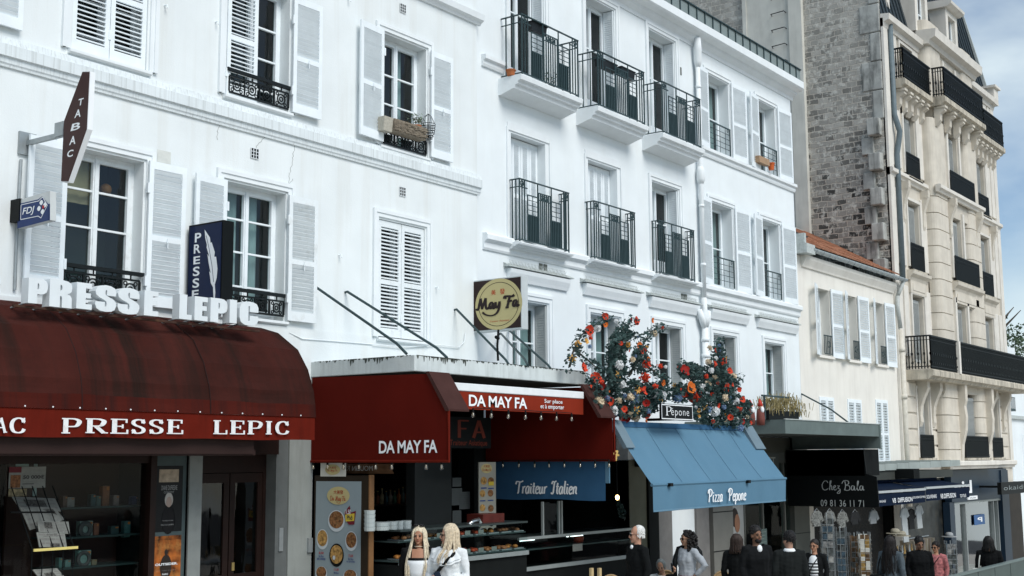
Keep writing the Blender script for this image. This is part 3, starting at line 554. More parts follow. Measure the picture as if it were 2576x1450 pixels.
# ================================================================ BUILDING D : tall stone apartment house
D = Thing('apartment_building', 'tall cream stone apartment building with a bare brick side wall and mansard roof', 'building', (49, YB, gz(49)))
DX0, DX1, DB0, DB1, YD = 42.15, 55.75, 46.4, 51.2, 14.25
def brickmat():
    m = bpy.data.materials.new('old_rubble_brick'); m.use_nodes = True; t = m.node_tree; b = t.nodes['Principled BSDF']; l = t.links.new
    def n(ty, **k):
        q = t.nodes.new(ty)
        for a, v in k.items(): setattr(q, a, v)
        return q
    tcn = n('ShaderNodeTexCoord'); sp = n('ShaderNodeSeparateXYZ'); cb = n('ShaderNodeCombineXYZ'); l(tcn.outputs['Object'], sp.inputs[0]); l(sp.outputs[1], cb.inputs[0]); l(sp.outputs[2], cb.inputs[1])
    wn = n('ShaderNodeTexNoise'); wn.inputs['Scale'].default_value = 2.2; wn.inputs['Detail'].default_value = 4; l(cb.outputs[0], wn.inputs['Vector']); ad = n('ShaderNodeVectorMath', operation='MULTIPLY_ADD'); ad.inputs[1].default_value = (.22,.13,0); l(wn.outputs['Color'], ad.inputs[0]); l(cb.outputs[0], ad.inputs[2])
    br = n('ShaderNodeTexBrick'); br.inputs['Scale'].default_value = 1; br.inputs['Brick Width'].default_value = .36; br.inputs['Row Height'].default_value = .2; br.inputs['Mortar Size'].default_value = .022; br.inputs['Mortar Smooth'].default_value = .3; br.inputs['Bias'].default_value = -.1
    br.inputs['Color1'].default_value = (.014,.016,.016,1); br.inputs['Color2'].default_value = (.38,.37,.34,1); br.inputs['Mortar'].default_value = (.45,.42,.37,1); l(ad.outputs[0], br.inputs['Vector'])
    p = n('ShaderNodeTexNoise'); p.inputs['Scale'].default_value = 4.5; p.inputs['Detail'].default_value = 8; p.inputs['Roughness'].default_value = .75; l(tcn.outputs['Object'], p.inputs['Vector']); pr = n('ShaderNodeValToRGB'); pr.color_ramp.elements[0].position = .52; pr.color_ramp.elements[1].position = .60; l(p.outputs['Fac'], pr.inputs[0])
    mu = n('ShaderNodeMath', operation='MULTIPLY'); mu.inputs[1].default_value = .75; l(pr.outputs[0], mu.inputs[0])
    x = n('ShaderNodeMix', data_type='RGBA'); x.inputs['B'].default_value = (.66,.66,.61,1); l(mu.outputs[0], x.inputs['Factor']); l(br.outputs['Color'], x.inputs['A'])
    p2 = n('ShaderNodeTexNoise'); p2.inputs['Scale'].default_value = .45; p2.inputs['Detail'].default_value = 4; l(tcn.outputs['Object'], p2.inputs['Vector'])
    rm = n('ShaderNodeMapRange'); rm.inputs['From Min'].default_value = 11; rm.inputs['From Max'].default_value = 22; l(sp.outputs[2], rm.inputs['Value'])     # soot low on the wall, cleaner stone higher up
    am = n('ShaderNodeMath', operation='ADD'); l(rm.outputs[0], am.inputs[0]); l(p2.outputs['Fac'], am.inputs[1]); sb = n('ShaderNodeMath', operation='SUBTRACT', use_clamp=True); sb.inputs[1].default_value = .55; l(am.outputs[0], sb.inputs[0])
    x2 = n('ShaderNodeMix', data_type='RGBA'); x2.inputs['B'].default_value = (.60,.585,.53,1); l(x.outputs['Result'], x2.inputs['A']); m2 = n('ShaderNodeMath', operation='MULTIPLY'); m2.inputs[1].default_value = .5; l(sb.outputs[0], m2.inputs[0]); l(m2.outputs[0], x2.inputs['Factor'])
    l(x2.outputs['Result'], b.inputs['Base Color']); b.inputs['Roughness'].default_value = .9
    bu = n('ShaderNodeBump'); bu.inputs['Strength'].default_value = 1.0; bu.inputs['Distance'].default_value = .06; iv = n('ShaderNodeMath', operation='SUBTRACT'); iv.inputs[0].default_value = 1; l(br.outputs['Fac'], iv.inputs[1]); mb_ = n('ShaderNodeMath', operation='MULTIPLY_ADD'); l(p.outputs['Fac'], mb_.inputs[0]); mb_.inputs[1].default_value = .6; l(iv.outputs[0], mb_.inputs[2]); l(mb_.outputs[0], bu.inputs['Height']); l(bu.outputs[0], b.inputs['Normal'])
    return m
BRICK = brickmat(); RENDER = M('grey_cement_render', (.60,.60,.55), .85, .1, 1.5, .15, 30, streak=.3, dirt=(.26,.26,.24), sscale=(3,3,.4))
m = MB(); GX = DX0; m.quad((GX,YB,-2.6),(GX,17.45,-2.6),(GX,17.45,24),(GX,YB,24)); m.quad((GX,19.75,-2.6),(GX,24,-2.6),(GX,24,24),(GX,19.75,24)); D.part('brick_side_wall', m, BRICK)
m = MB(); m.box(GX-.12,GX+.1,17.45,19.75,-2.6,24); fl = D.part('chimney_flue_wall', m, RENDER)
m = MB(); m.box(GX-.2,GX-.121,17.45,17.95,-2.6,24); m.box(GX-.17,GX-.121,19.65,19.8,-2.6,24); D.part('flue_edge', m, RENDER, fl)
m = MB(); z = 14.6
while z < 22: y = 18.35; m.tube([(GX-.12,y+.28,z-.02),(GX-.26,y+.26,z),(GX-.28,y-.26,z+.02),(GX-.12,y-.28,z)],.018,5); z += .62
D.part('climbing_iron', m, BIRON, fl)
m = MB(); z = 8.8; k = 0                                    # toothed stones at the corner
while z < 19.5:
    if z > 14.2: h = 1.05; ya = 15.35 if k % 2 == 0 else 15.0
    else: h = .62; ya = 15.15 if k % 2 == 0 else 15.45
    pr_ = .05 if z > 14.2 else (.34 if k % 2 == 0 else .12)
    D.part('toothing_stone', MB().box(GX-pr_,GX+.05,YB+.02 if z > 14.2 else YB+(.12 if k % 2 == 0 else .42),ya,z,z+h*.97), M('toothing_sooty', (.40,.41,.39), .85, .2, 2.5, .15, 30, patch=.6, pcol=(.06,.065,.062), pscale=1.3, streak=.9, dirt=(.02,.024,.024), sscale=(4,4,.55)), bevel=.03); z += h; k += 1
wl = [(43.95,45.2),(52.72,54.05)]; wc = [(47.9,49.15),(49.5,50.75)]
FZ = [(2.62,5.0),(5.95,8.35),(9.35,11.75),(12.75,15.05),(16.1,17.55)]
hl = [(a,b,c,d) for a, b in wl for c, d in FZ]; hc = [(a,b,c,d) for a, b in wc for c, d in FZ]; hc = [h for h in hc if h[2] != 2.62]+[(48.2,50.45,2.62,5.0)]
m = MB(); wall(m, DX0, 46.5, 2.2, 18.0, [h for h in hl if h[0] < 46], YB, .4); wall(m, 51.1, DX1, 2.2, 18.0, [h for h in hl if h[0] > 50], YB, .4)
wall(m, DB0, DB1, 2.2, 18.2, hc, YD, .5); m.quad((DB0,YD,2.2),(DB0,YB+.1,2.2),(DB0,YB+.1,18.2),(DB0,YD,18.2)); m.quad((DB1,YD,2.2),(DB1,YB+.1,2.2),(DB1,YB+.1,18.2),(DB1,YD,18.2))
m.quad((DX1,YB,-3),(DX1,24,-3),(DX1,24,18.0),(DX1,YB,18.0)); m.quad((DX0,24,-3),(DX1,24,-3),(DX1,24,18.0),(DX0,24,18.0)); m.quad((DX0,YB,18.0),(DX1,YB,18.0),(DX1,24,18.0),(DX0,24,18.0)); m.quad((DB0,YD,18.2),(DB1,YD,18.2),(DB1,16,18.2),(DB0,16,18.2))
D.part('wall', m, STONE)
# rounded rusticated corner piers of the bay
for xc in (46.75, 50.85):
  m = MB(); z = 2.3
  while z < 18.0:
    h = .62 if z < 12 else 3.0
    if 1:
        prof = [(xc-.82+(.3-.3*cos(a)), YD-.10+.28-.28*sin(a)) for a in [i*pi/2/5 for i in range(6)]]+[(xc+.82-(.3-.3*cos(a)), YD-.10+.28-.28*sin(a)) for a in [pi/2-i*pi/2/5 for i in range(6)]]
        prof += [(xc+.82,YD+.3),(xc-.82,YD+.3)]
        if z+h-.05 < 19: m.profz(z, z+h-.035, prof)
        prof2 = [(px_+(xc-px_)*.05, py_+.045) for px_, py_ in prof]; m.profz(z+h-.035, z+h, prof2)
    z += h
    if 15.2 < z < 15.9: z = 16.0
  D.part('rounded_pier', m, STONE)
m = MB()                                                 # raised wall panels either side of the wing windows
for (a, b) in ((42.5,42.95),(43.1,43.55),(45.4,45.95),(52.0,52.4),(54.3,54.8),(54.95,55.6)):
    for c, d in ((9.3,12.0),(12.8,15.2),(16.1,18.1),(6.1,8.6)): D.part('wall_panel', MB().box(a,b,YB-.06,YB+.01,c,d), STONEW, bevel=.02)
boxes(D, 'corner_pier', [(DX0,DX0+.42,YB-.09,YB+.05,2.2,18.0),(55.35,DX1+.04,YB-.09,YB+.05,2.2,18.0)], STONEW)
def course(z, h, p, name='string_course', mat=STONEW, xs=None):
    pr = lambda y: [(y+.01,z),(y-p*.4,z),(y-p*.6,z+h*.3),(y-p,z+h*.45),(y-p,z+h*.9),(y-p*.8,z+h),(y+.01,z+h)]
    for a, b, y in ((DX0,DB0-.452,YB),(DB0-.45,DB1+.45,YD-.1),(DB1+.452,DX1+.1,YB)): D.part(name, MB().profx(a,b,pr(y)), mat)
course(12.35,.28,.2); course(2.2,.3,.2); 
for a, b in ((DX0,DB0-.46),(DB1+.46,DX1+.1)): D.part('cornice', MB().profx(a,b,[(YB+.01,17.68),(YB-.1,17.7),(YB-.14,17.85),(YB-.3,17.92),(YB-.33,18.12),(YB+.01,18.16)]), STONEW)

m = MB(); m.profx(DB0-.6,DB1+.6,[(YD+.3,17.98),(YD-.15,17.98),(YD-.22,18.12),(YD-.42,18.2),(YD-.46,18.5),(YD+.3,18.56)]); D.part('bay_cornice', m, STONEW)
def dwin(x0, x1, z0, z1, y, shut=True):
    window(D, x0, x1, z0, z1, y, .42, (.6,), 2, None, surround=0)
    if shut:
        xm = (x0+x1)/2; dw = x1-x0; D.part('shutter', leaf(x0+dw*.2,x1-.03,z0,z1-.12,y+.14,1,False,.05,.055), GREYSH)
for a, b, c, d in hl: dwin(a, b, c, d, YB, c != 16.1)
for a, b, c, d in hc: dwin(a, b, c, d, YD, True)
for h in hl:
    m = MB().add([(x_,y_,z_) for y_ in (YB-.07,YB+.01) for x_, z_ in ((h[0]-.16,h[2]),(h[0]-.04,h[2]),(h[0]-.04,h[3]+.02),(h[1]+.04,h[3]+.02),(h[1]+.04,h[2]),(h[1]+.16,h[2]),(h[1]+.16,h[3]+.12),(h[0]-.16,h[3]+.12))], [(0,1,2,7),(2,3,6,7),(3,4,5,6)]+[(i,(i+1)%8,8+(i+1)%8,8+i) for i in range(8)])
    D.part('window_surround', m, STONEW)
boxes(D, 'window_mullion', [(q,q+.2,YD-.08,YD+.01,c,d+.25) for c, d in FZ[1:] for q in (47.68,49.2,50.78)], STONEW)
def console(x, y, zt, h, w, d, mat=STONE):                # S-shaped bracket
    sh = [(y+.01,zt),(y-d,zt),(y-d,zt-.14*h),(y-d*.92,zt-.22*h),(y-d*.62,zt-.38*h),(y-d*.38,zt-.55*h),(y-d*.30,zt-.75*h),(y-d*.34,zt-.9*h),(y-d*.18,zt-h),(y+.01,zt-h)]
    m = MB().profx(x-w/2,x+w/2,sh); m.tube([(x-w/2-.02,y-d*.8,zt-.16*h),(x+w/2+.02,y-d*.8,zt-.16*h)],d*.22,8); D.part('console', m, mat)
for x in (43.5,45.6,52.3,54.5): console(x, YB, 12.34, 1.5, .22, .3)
for x in (47.6,51.0): console(x, YD, 12.34, 1.5, .24, .35)
for x0, x1, y in ((43.6,45.6,YB),(52.4,54.45,YB),(47.6,51.05,YD)):
    m = MB(); m.profx(x0,x1,[(y+.01,8.85),(y-.08,8.85),(y-.12,8.95),(y-.24,9.05),(y-.26,9.15),(y+.01,9.2)]); m.box(x0+.15,x1-.15,y-.08,y+.01,8.4,8.85); m.box(x0+.35,x1-.35,y-.1,y-.081,8.5,8.75); D.part('window_pediment', m, STONE)
# guards of the middle floors
for z, ws in ((12.65,.85),(9.25,.95),(2.62,.8)):
    for a, b, y in ((wl[0][0],wl[0][1],YB),(wl[1][0],wl[1][1],YB),(47.85,50.8,YD)):
        m = bars(a-.05,b+.05,z,z+ws,y-.12,int((b-a)/.085),.017,.03); m.box(a-.05,b+.05,y-.13,y-.11,z+ws-.16,z+ws-.135); m.box(a-.05,b+.05,y-.125,y-.115,z+.02,z+ws*.72)
        D.part('window_guard', m, BIRON); D.part('sill', MB().box(a-.12,b+.12,y-.2,y+.02,z-.1,z-.02), SOOT)
def dbalc(z, zr, spl, edge):
    s = MB(); segs = [(43.05,55.95,YD-.57)] if spl else [(43.05,46.15,YB-.47),(46.15,51.4,YD-.57),(51.4,55.95,YB-.47)]
    for a, b, y in segs: s.profx(a,b,[(YB,z-.34),(y+.16,z-.34),(y+.1,z-.26),(y,z-.22),(y,z-.04),(y+.03,z),(YB,z)])
    D.part('balcony_slab', s, SOOT)
    m = MB(); pts = [(43.1,YB),(43.1,YD-.5),(55.9,YD-.5),(55.9,YB)] if spl else [(43.1,YB),(43.1,YB-.4),(46.2,YB-.4),(46.25,YD-.5),(51.3,YD-.5),(51.35,YB-.4),(55.9,YB-.4),(55.9,YB)]
    for (xa, ya), (xb, yb) in zip(pts, pts[1:]):
        L_ = math.hypot(xb-xa, yb-ya); n = max(5, int(L_/.105))
        m.beam((xa,ya,zr-.03),(xb,yb,zr-.03),.07,.05); m.beam((xa,ya,z+.1),(xb,yb,z+.1),.04,.03); m.beam((xa,ya,zr-.17),(xb,yb,zr-.17),.03,.02)
        for i in range(n+1):
            x, y = xa+(xb-xa)*i/n, ya+(yb-ya)*i/n; m.box(x-.016,x+.016,y-.016,y+.016,z+.02,zr-.05)
            if i % 2 == 0: m.box(x-.03,x+.03,y-.03,y+.03,z+.5,z+.58); m.box(x-.028,x+.028,y-.028,y+.028,z+.2,z+.26)
    D.part('balcony_railing', m, BIRON)
dbalc(15.98,17.12,0,0); dbalc(5.62,6.8,1,0)
p = at(2410,900,YD-.52); D.part('balcony_post', MB().box(p.x-.1,p.x+.1,YD-.6,YD-.45,5.6,6.78), STONEW)
x = 43.3
while x < 55.8:                                          # bracket blocks under the top balcony
    y = YD-.1 if 46.2 < x < 51.6 else YB
    m = MB().profx(x-.13,x+.13,[(y+.01,15.62),(y-.36,15.62),(y-.38,15.45),(y-.22,15.35),(y-.2,15.1),(y-.05,14.9),(y+.01,14.9)]); m.box(x-.16,x+.16,y-.42,y-.1,15.55,15.63); D.part('bracket', m, STONE); x += .62 if x < 46.2 or x > 51.6 else 1.15
for x, y, h, d in ((44.1,YB,1.6,.42),(45.5,YB,1.6,.42),(46.1,YB,1.6,.42),(52.0,YB,1.6,.42),(52.7,YB,1.5,.4),(54.6,YB,1.6,.42)): console(x, y, 5.3, h, .28, d)
for x in (47.45,50.9): 
    m = MB().profx(x-.14,x+.14,[(YD+.01,5.3),(YD-.36,5.3),(YD-.36,4.7),(YD-.30,4.5),(YD-.34,4.1),(YD-.3,3.6),(YD-.16,3.1),(YD-.12,2.5),(YD-.1,2.25),(YD+.01,2.25)]); D.part('long_console', m, STONE)
m = MB(); z = 2.5
while z < 5.2:
    for a, b, y in ((42.6,43.9,YB),(45.25,46.3,YB),(51.5,52.65,YB),(54.1,55.3,YB)): D.part('rustication_block', MB().box(a,b,y-.05,y+.01,z+.02,z+.5), STONE, bevel=.025)
    z += .55
# mansard roof and dormers
m = MB(); m.profx(DX0+.1,DX1,[(YB+.05,18.02),(YB+1.0,22.3),(20,23.6),(20,18.02)]); rfD = D.part('mansard_roof', m, SLATE)
m = MB(); x = DX0+.3
while x < DX1: m.beam((x,YB+.03,18.02),(x,YB+.98,22.3),.035,.05,(0,-1,.3)); x += .42
D.part('standing_seam', m, SLATE, rfD)
D.part('hip_ridge', MB().beam((DX1,YB,18.0),(DX1-.15,YB+1.0,22.3),.2,.12,(1,0,0)), ZINC, rfD)
for xc, y, zb in ((43.2,YB+.25,18.3),(46.5,YD+.25,18.56),(50.3,YD+.25,18.56)):
    m = MB(); a, b = xc-.75, xc+.75; m.box(a,a+.3,y,y+1.2,zb,zb+2.0); m.box(b-.3,b,y,y+1.2,zb,zb+2.0); m.box(a+.3,b-.3,y,y+1.2,zb+1.75,zb+2.0)
    m.profx(a-.15,b+.15,[(y-.1,zb+2.0),(y-.28,zb+2.1),(y-.3,zb+2.2),(y-.1,zb+2.3),(y+1.2,zb+2.35),(y+1.2,zb+2.0)]); dd = D.part('dormer', m, STONEW)
    D.part('dormer_cheek', MB().box(a+.05,b-.05,y+.35,y+1.6,zb,zb+1.98), SLATE, dd)
    f = MB(); f.box(a+.3,a+.38,y+.15,y+.2,zb,zb+1.75); f.box(b-.38,b-.3,y+.15,y+.2,zb,zb+1.75); f.box(xc-.04,xc+.04,y+.14,y+.2,zb,zb+1.75); f.box(a+.38,xc-.04,y+.15,y+.2,zb+.85,zb+.9); f.box(xc+.04,b-.38,y+.15,y+.2,zb+.85,zb+.9); D.part('dormer_window', f, WOOD, dd)
m = MB(); m.box(55.3,DX1+.2,YB-.3,YB+.3,17.9,18.6); m.box(55.2,DX1+.3,YB-.4,YB+.4,18.6,18.7); D.part('corner_block', m, STONEW)
m = MB(); m.box(51.6,53.4,17,18.0,22,24.4); m.box(51.4,53.6,16.8,18.8,24.4,24.7); D.part('chimney', m, RENDER)
m = MB(); m.tube([(42.72,YB-.14,17.9),(42.72,YB-.14,14.6),(42.72,YB-.22,14.3),(42.85,YB-.26,14.0),(42.85,YB-.2,13.6),(42.8,YB-.14,13.2),(42.78,YB-.14,8.7)],.1,10); D.part('downpipe', m, M('blue_grey_pipe', (.13,.17,.19), .5, .1, 6), smooth=True)
# shop base
boxes(D, 'shop_base', [(42.16,46.7,YB+.02,YB+.3,1.9,2.2),(54.3,DX1,YB-.02,YB+.3,-2.8,2.2)], STONE)
# ================================================================ far houses, tree
F1 = Thing('far_house', 'white rendered house with a dark roof terrace beyond the stone apartment building', 'house', (61, YB, gz(60)))
m = MB(); m.box(55.95,66,YB+.5,24,-4,6.2); F1.part('wall', m, PLB)
boxes(F1, 'cornice', [(55.9,66,YB+.35,YB+.5,5.95,6.2),(55.9,66,YB+.38,YB+.5,4.3,4.45)], ZINC)
m = MB(); m.box(56.6,66,YB+2.2,22,6.2,8.05); pb = F1.part('penthouse', m, PLB); F1.part('window', MB().box(58.4,63.5,YB+2.16,YB+2.25,6.25,7.7), SLATE)
m = MB(); x = 56
while x < 66: m.beam((x,YB+.3,6.2),(x+.1,YB+1.2,6.75),.28,.06); x += .3
F1.part('roof_edge', m, SLATE)
for x in (57.4,59.2): 
    f = window(F1, x, x+.9, 1.6, 3.7, YB+.48, .03, (.5,), 2, None, surround=.0)
F1.part('downpipe', MB().tube([(56.3,YB+.4,5.9),(56.3,YB+.4,-2)],.1,8), SLATE)
m = MB(); m.box(56.4,57.3,YB+.1,YB+.5,4.6,4.68); m.add(bars(56.4,57.3,4.68,5.2,YB+.12,6).v, bars(56.4,57.3,4.68,5.2,YB+.12,6).f); F1.part('balcony', m, IRON)
def leafcloud(mb, c, r, n, size, rnd, flat=.6):
    c = Vector(c)
    for i in range(n):
        while True:
            d = Vector((rnd.uniform(-1,1), rnd.uniform(-1,1), rnd.uniform(-1,1)))
            if d.length < 1: break
        p = c+Vector((d.x*r[0], d.y*r[1], d.z*r[2])); a = Vector((rnd.gauss(0,1), rnd.gauss(0,1), rnd.gauss(0,.6))).normalized(); b = a.cross(Vector((rnd.gauss(0,1), rnd.gauss(0,1), rnd.gauss(0,1)))).normalized(); s = size*rnd.uniform(.6,1.3)
        o = len(mb.v); mb.v += [tuple(p-a*s), tuple(p+b*s*flat), tuple(p+a*s), tuple(p-b*s*flat)]; mb.f.append((o,o+1,o+2,o+3))
LEAFM = M('tree_leaves', (.085,.125,.075), .6, .35, 3, tsl=.3); rnd = random.Random(3)
T_ = Thing('tree', 'green leafy tree rising behind the far white house', 'tree', (68, 19, gz(66)))
m = MB(); m.tube([(68,19,-3),(68,19,4),(68.2,19,7.5),(68.5,19.2,10)],[.35,.28,.2,.06],8)
for k in range(9): a = k*.7; m.tube([(68.1,19,5.5+k*.35),(68.1+1.5*cos(a),19+1.2*sin(a),7+k*.35),(68.1+2.4*cos(a),19+2*sin(a),7.8+k*.35)],[.12,.07,.02],6)
T_.part('trunk', m, M('bark', (.09,.075,.06), .9))
m = MB()
for k in range(34): a = rnd.uniform(0, 6.28); q = rnd.uniform(.3, 3.2); leafcloud(m, (68.1+q*cos(a), 19+q*.8*sin(a), rnd.uniform(6.5, 10.6-q*.5)), (.8,.8,.55), 130, .10, rnd)
T_.part('crown', m, LEAFM, recalc=False)
# ================================================================ ground
m = MB(); m.quad((-300,-300,gz(-300)),(400,-300,gz(400)),(400,-9,gz(400)),(-300,-9,gz(-300))); m.quad((-300,-9,gz(-300)),(400,-9,gz(400)),(400,400,gz(400)),(-300,400,gz(-300))); tag(link('road', m.mesh('road', M('asphalt', (.055,.056,.058), .85, .15, 3, .2, 80))), kind='structure')
m = MB(); S_ = Vector((1,0,-.058)); q = lambda x, y, h: (x, y, gz(x)+h)
m.add([q(-60,-9,-.05),q(110,-9,-.05),q(110,YA-.02,-.05),q(-60,YA-.02,-.05),q(-60,-9,.13),q(110,-9,.13),q(110,YA-.02,.13),q(-60,YA-.02,.13)],[(0,3,2,1),(4,5,6,7),(0,1,5,4),(1,2,6,5),(2,3,7,6),(3,0,4,7)])
tag(link('pavement', m.mesh('pavement', M('pavement_stone', (.50,.465,.41), .8, .12, 2, .1, 30))), kind='structure')  # unseen paving, made wide and pale to bounce fill light onto the walls
# ================================================================ awnings, canopies and signs
def lay(mb, strokes, wv, wh, a0, a1, b0, b1, fn, nrm, taper=False):
    V, F = strokes2d(strokes, wv, wh, taper); xs = [p[0] for p in V]; ys = [p[1] for p in V]; X0, X1, Y0, Y1 = min(xs), max(xs), min(ys), max(ys)
    k = 0; n = Vector(nrm); i = 0
    for st in strokes:
        s1 = strokes2d([st], wv, wh, taper); cnt = len(s1[0]); fs = s1[1]
        vs = [Vector(fn(a0+(x-X0)/(X1-X0)*(a1-a0), b0+(y-Y0)/(Y1-Y0)*(b1-b0)))+n*(k*.0008) for x, y in V[i:i+cnt]]
        mb.add(vs, fs); i += cnt; k += 1
    return mb
def rectY(u0, u1, v0, v1, Y): p, q = at(u0, v1, Y), at(u1, v0, Y); return p.x, q.x, p.z, q.z
def rectX(u0, u1, v0, v1, X): p, q = atX(u0, v1, X), atX(u1, v0, X); return p.y, q.y, p.z, q.z
SERIF = {
 'P': [('l',[(.17,0),(.17,1)]),('s',[(.17,.965),(.5,.965),(.7,.86),(.72,.7),(.6,.5),(.4,.455),(.17,.455)]),('l',[(0,.035),(.36,.035)],1),('l',[(0,.966),(.2,.966)],1)],
 'R': [('l',[(.17,0),(.17,1)]),('s',[(.17,.965),(.5,.965),(.7,.86),(.7,.7),(.6,.53),(.4,.49),(.17,.49)]),('l',[(.4,.48),(.72,.02)]),('l',[(0,.035),(.36,.035)]),('l',[(0,.966),(.2,.966)]),('l',[(.66,.035),(.88,.035)])],
 'E': [('l',[(.17,0),(.17,1)]),('l',[(0,.966),(.68,.966)]),('l',[(.2,.5),(.5,.5)]),('l',[(0,.035),(.72,.035)]),('l',[(.66,1),(.66,.74)],.4),('l',[(.5,.63),(.5,.37)],.4),('l',[(.7,0),(.7,.28)],.4)],
 'S': [('s',[(.62,.74),(.56,.92),(.36,.975),(.16,.9),(.1,.74),(.22,.58),(.46,.46),(.62,.32),(.6,.13),(.4,.025),(.2,.06),(.09,.26)]),('l',[(.64,1),(.64,.7)],.35),('l',[(.07,0),(.07,.3)],.35)],
 'L': [('l',[(.17,0),(.17,1)]),('l',[(0,.966),(.36,.966)]),('l',[(0,.035),(.68,.035)]),('l',[(.66,0),(.66,.3)],.4)],
 'I': [('l',[(.17,0),(.17,1)]),('l',[(0,.966),(.34,.966)]),('l',[(0,.035),(.34,.035)])],
 'C': [('s',[(.72,.72),(.64,.9),(.45,.975),(.22,.88),(.1,.65),(.1,.35),(.22,.1),(.46,.025),(.66,.1),(.75,.28)]),('l',[(.74,1),(.74,.66)],.35)],
 'A': [('l',[(.04,0),(.42,1)],.5),('l',[(.4,1),(.78,0)],1.1),('l',[(.16,.34),(.62,.34)]),('l',[(-.06,.035),(.18,.035)]),('l',[(.62,.035),(.94,.035)])],
}
MAROON = M('maroon_canvas', (.048,.0125,.0095), .8, .2, 1.2, .2, 300, streak=.92, dirt=(.0045,.0088,.0070), sscale=(2.3,.10,.05), patch=.7, pcol=(.013,.0085,.007), pscale=.42)
MAROONR = M('maroon_canvas_red', (.055,.0095,.0065), .8, .2, 1.2, .2, 300, streak=.95, dirt=(.022,.009,.008), sscale=(5.5,.3,.25))
REDV = M('red_canvas_faded', (.105,.0105,.0055), .8, .12, 3, .15, 300, streak=.4, dirt=(.035,.006,.004), sscale=(5,5,.6))
REDC = M('red_canvas', (.088,.0075,.0045), .8, .1, 1.3, .1, 200, streak=.3, dirt=(.035,.005,.004), sscale=(1.5,1.5,.5))
REDF = M('red_canvas_front', (.20,.024,.011), .8, .1, 2, .1, 200, streak=.2, dirt=(.1,.015,.01))
BROWNC = M('weathered_red_brown_canvas', (.055,.026,.023), .85, .12, 4, .15, 200)
WHITEP = M('white_lettering', (.80,.83,.85), .6, .03, 5); WHITEW = M('worn_white_lettering', (.72,.74,.75), .7, .05, 5, patch=.6, pcol=(.42,.3,.27), pscale=12)
STEEL = M('grey_steel', (.32,.35,.36), .4, .1, 9, metal=.5); BLACK = M('black_paint', (.0045,.006,.0065), .5, .1, 8)
# --- tobacco shop barrel awning
T = Thing('barrel_awning', 'long dirty maroon barrel awning with red lettered valance over the tobacco shop', 'awning', (9.5, YA, 3))
prof = smoothpts([(14.5,4.66),(14.1,4.55),(13.67,4.27),(13.45,3.96),(13.32,3.63),(13.27,3.25)], 2)
xs = [5.0+(13.28-5.0)*i/40 for i in range(41)]; rib = [5.2,7.25,9.3,11.3,13.2]; prof = [(14.5,4.66),(14.1,4.55),(13.67,4.27),(13.45,3.96),(13.32,3.63),(13.285,3.44),(13.27,3.25)]
def sag(x): return min(1, min(abs(x-r) for r in rib))+.25*sin(x*7.3)
def band(k0, k1):
    m = MB()
    for i in range(40):
        for (ya, za), (yb, zb) in list(zip(prof, prof[1:]))[k0:k1]:
            s0, s1 = sag(xs[i])*.022, sag(xs[i+1])*.022; f0, f1 = (0 if zb == 3.25 else 1), (0 if za == 4.66 else 1)
            for h in range(3):
                t0, t1 = h/3, (h+1)/3; P = lambda x, s_, t: (x, ya+(yb-ya)*t+s_*(f1+(f0-f1)*t)*(1+.6*sin(t*pi)), za+(zb-za)*t-s_*.6*(f1+(f0-f1)*t)*(1+.8*sin(t*pi)))
                m.quad(P(xs[i],s0,t0), P(xs[i+1],s1,t0), P(xs[i+1],s1,t1), P(xs[i],s0,t1))
    return m
can = T.part('canopy_cloth', band(0,5), MAROON); T.part('lower_cloth', band(5,6), MAROONR)
m = MB().add([(13.28,y,z) for y, z in prof]+[(13.28,14.5,3.25)], [tuple(range(len(prof)+1))]); T.part('end_panel', m, MAROON)
for r in rib[:-1]: T.part('seam', MB().tube([(r,y-.004,z+.002) for y, z in prof], .006, 5), M('seam_dark', (.02,.009,.008), .9), can)
m = MB().grid(lambda u, v: (5+(13.27-5)*u, 13.285-.012*sin(u*40)*v-.006*sin(u*93)*v, 3.25-v*(.335+.006*sin(u*31))), 120, 3); va = T.part('valance', m, REDV, smooth=True)
for i in range(22): T.part('stud', MB().ball((5.2+i*.37,13.27,3.27), .011, 6, 4), WHITEP, va)
for word, spans in (('AC',((-14,18),(22,65))),('PRESSE',((153,205),(213,271),(276,322),(328,366),(373,411),(418,460))),('LEPIC',((535,571),(577,615),(621,660),(667,683),(691,727)))):
    m = MB()
    for ch, (u0, u1) in zip(word, spans):
        v0 = 1051+ (u0/727)*10; v1 = 1090+(u0/727)*3.5
        a0, a1, b0, b1 = rectY(u0, u1, v0, v1, 13.262); lay(m, SERIF[ch], .21, .075, a0, a1, b0, b1, front(13.252), (0,-1,0))
    T.part('lettering', m, WHITEW, va, recalc=False)
m = MB(); m.box(5,12.25,13.42,14.45,2.7,2.78); m.box(5,12.2,13.4,13.44,2.72,2.93); T.part('under_box', m, M('dark_brown_box', (.025,.012,.01), .7))
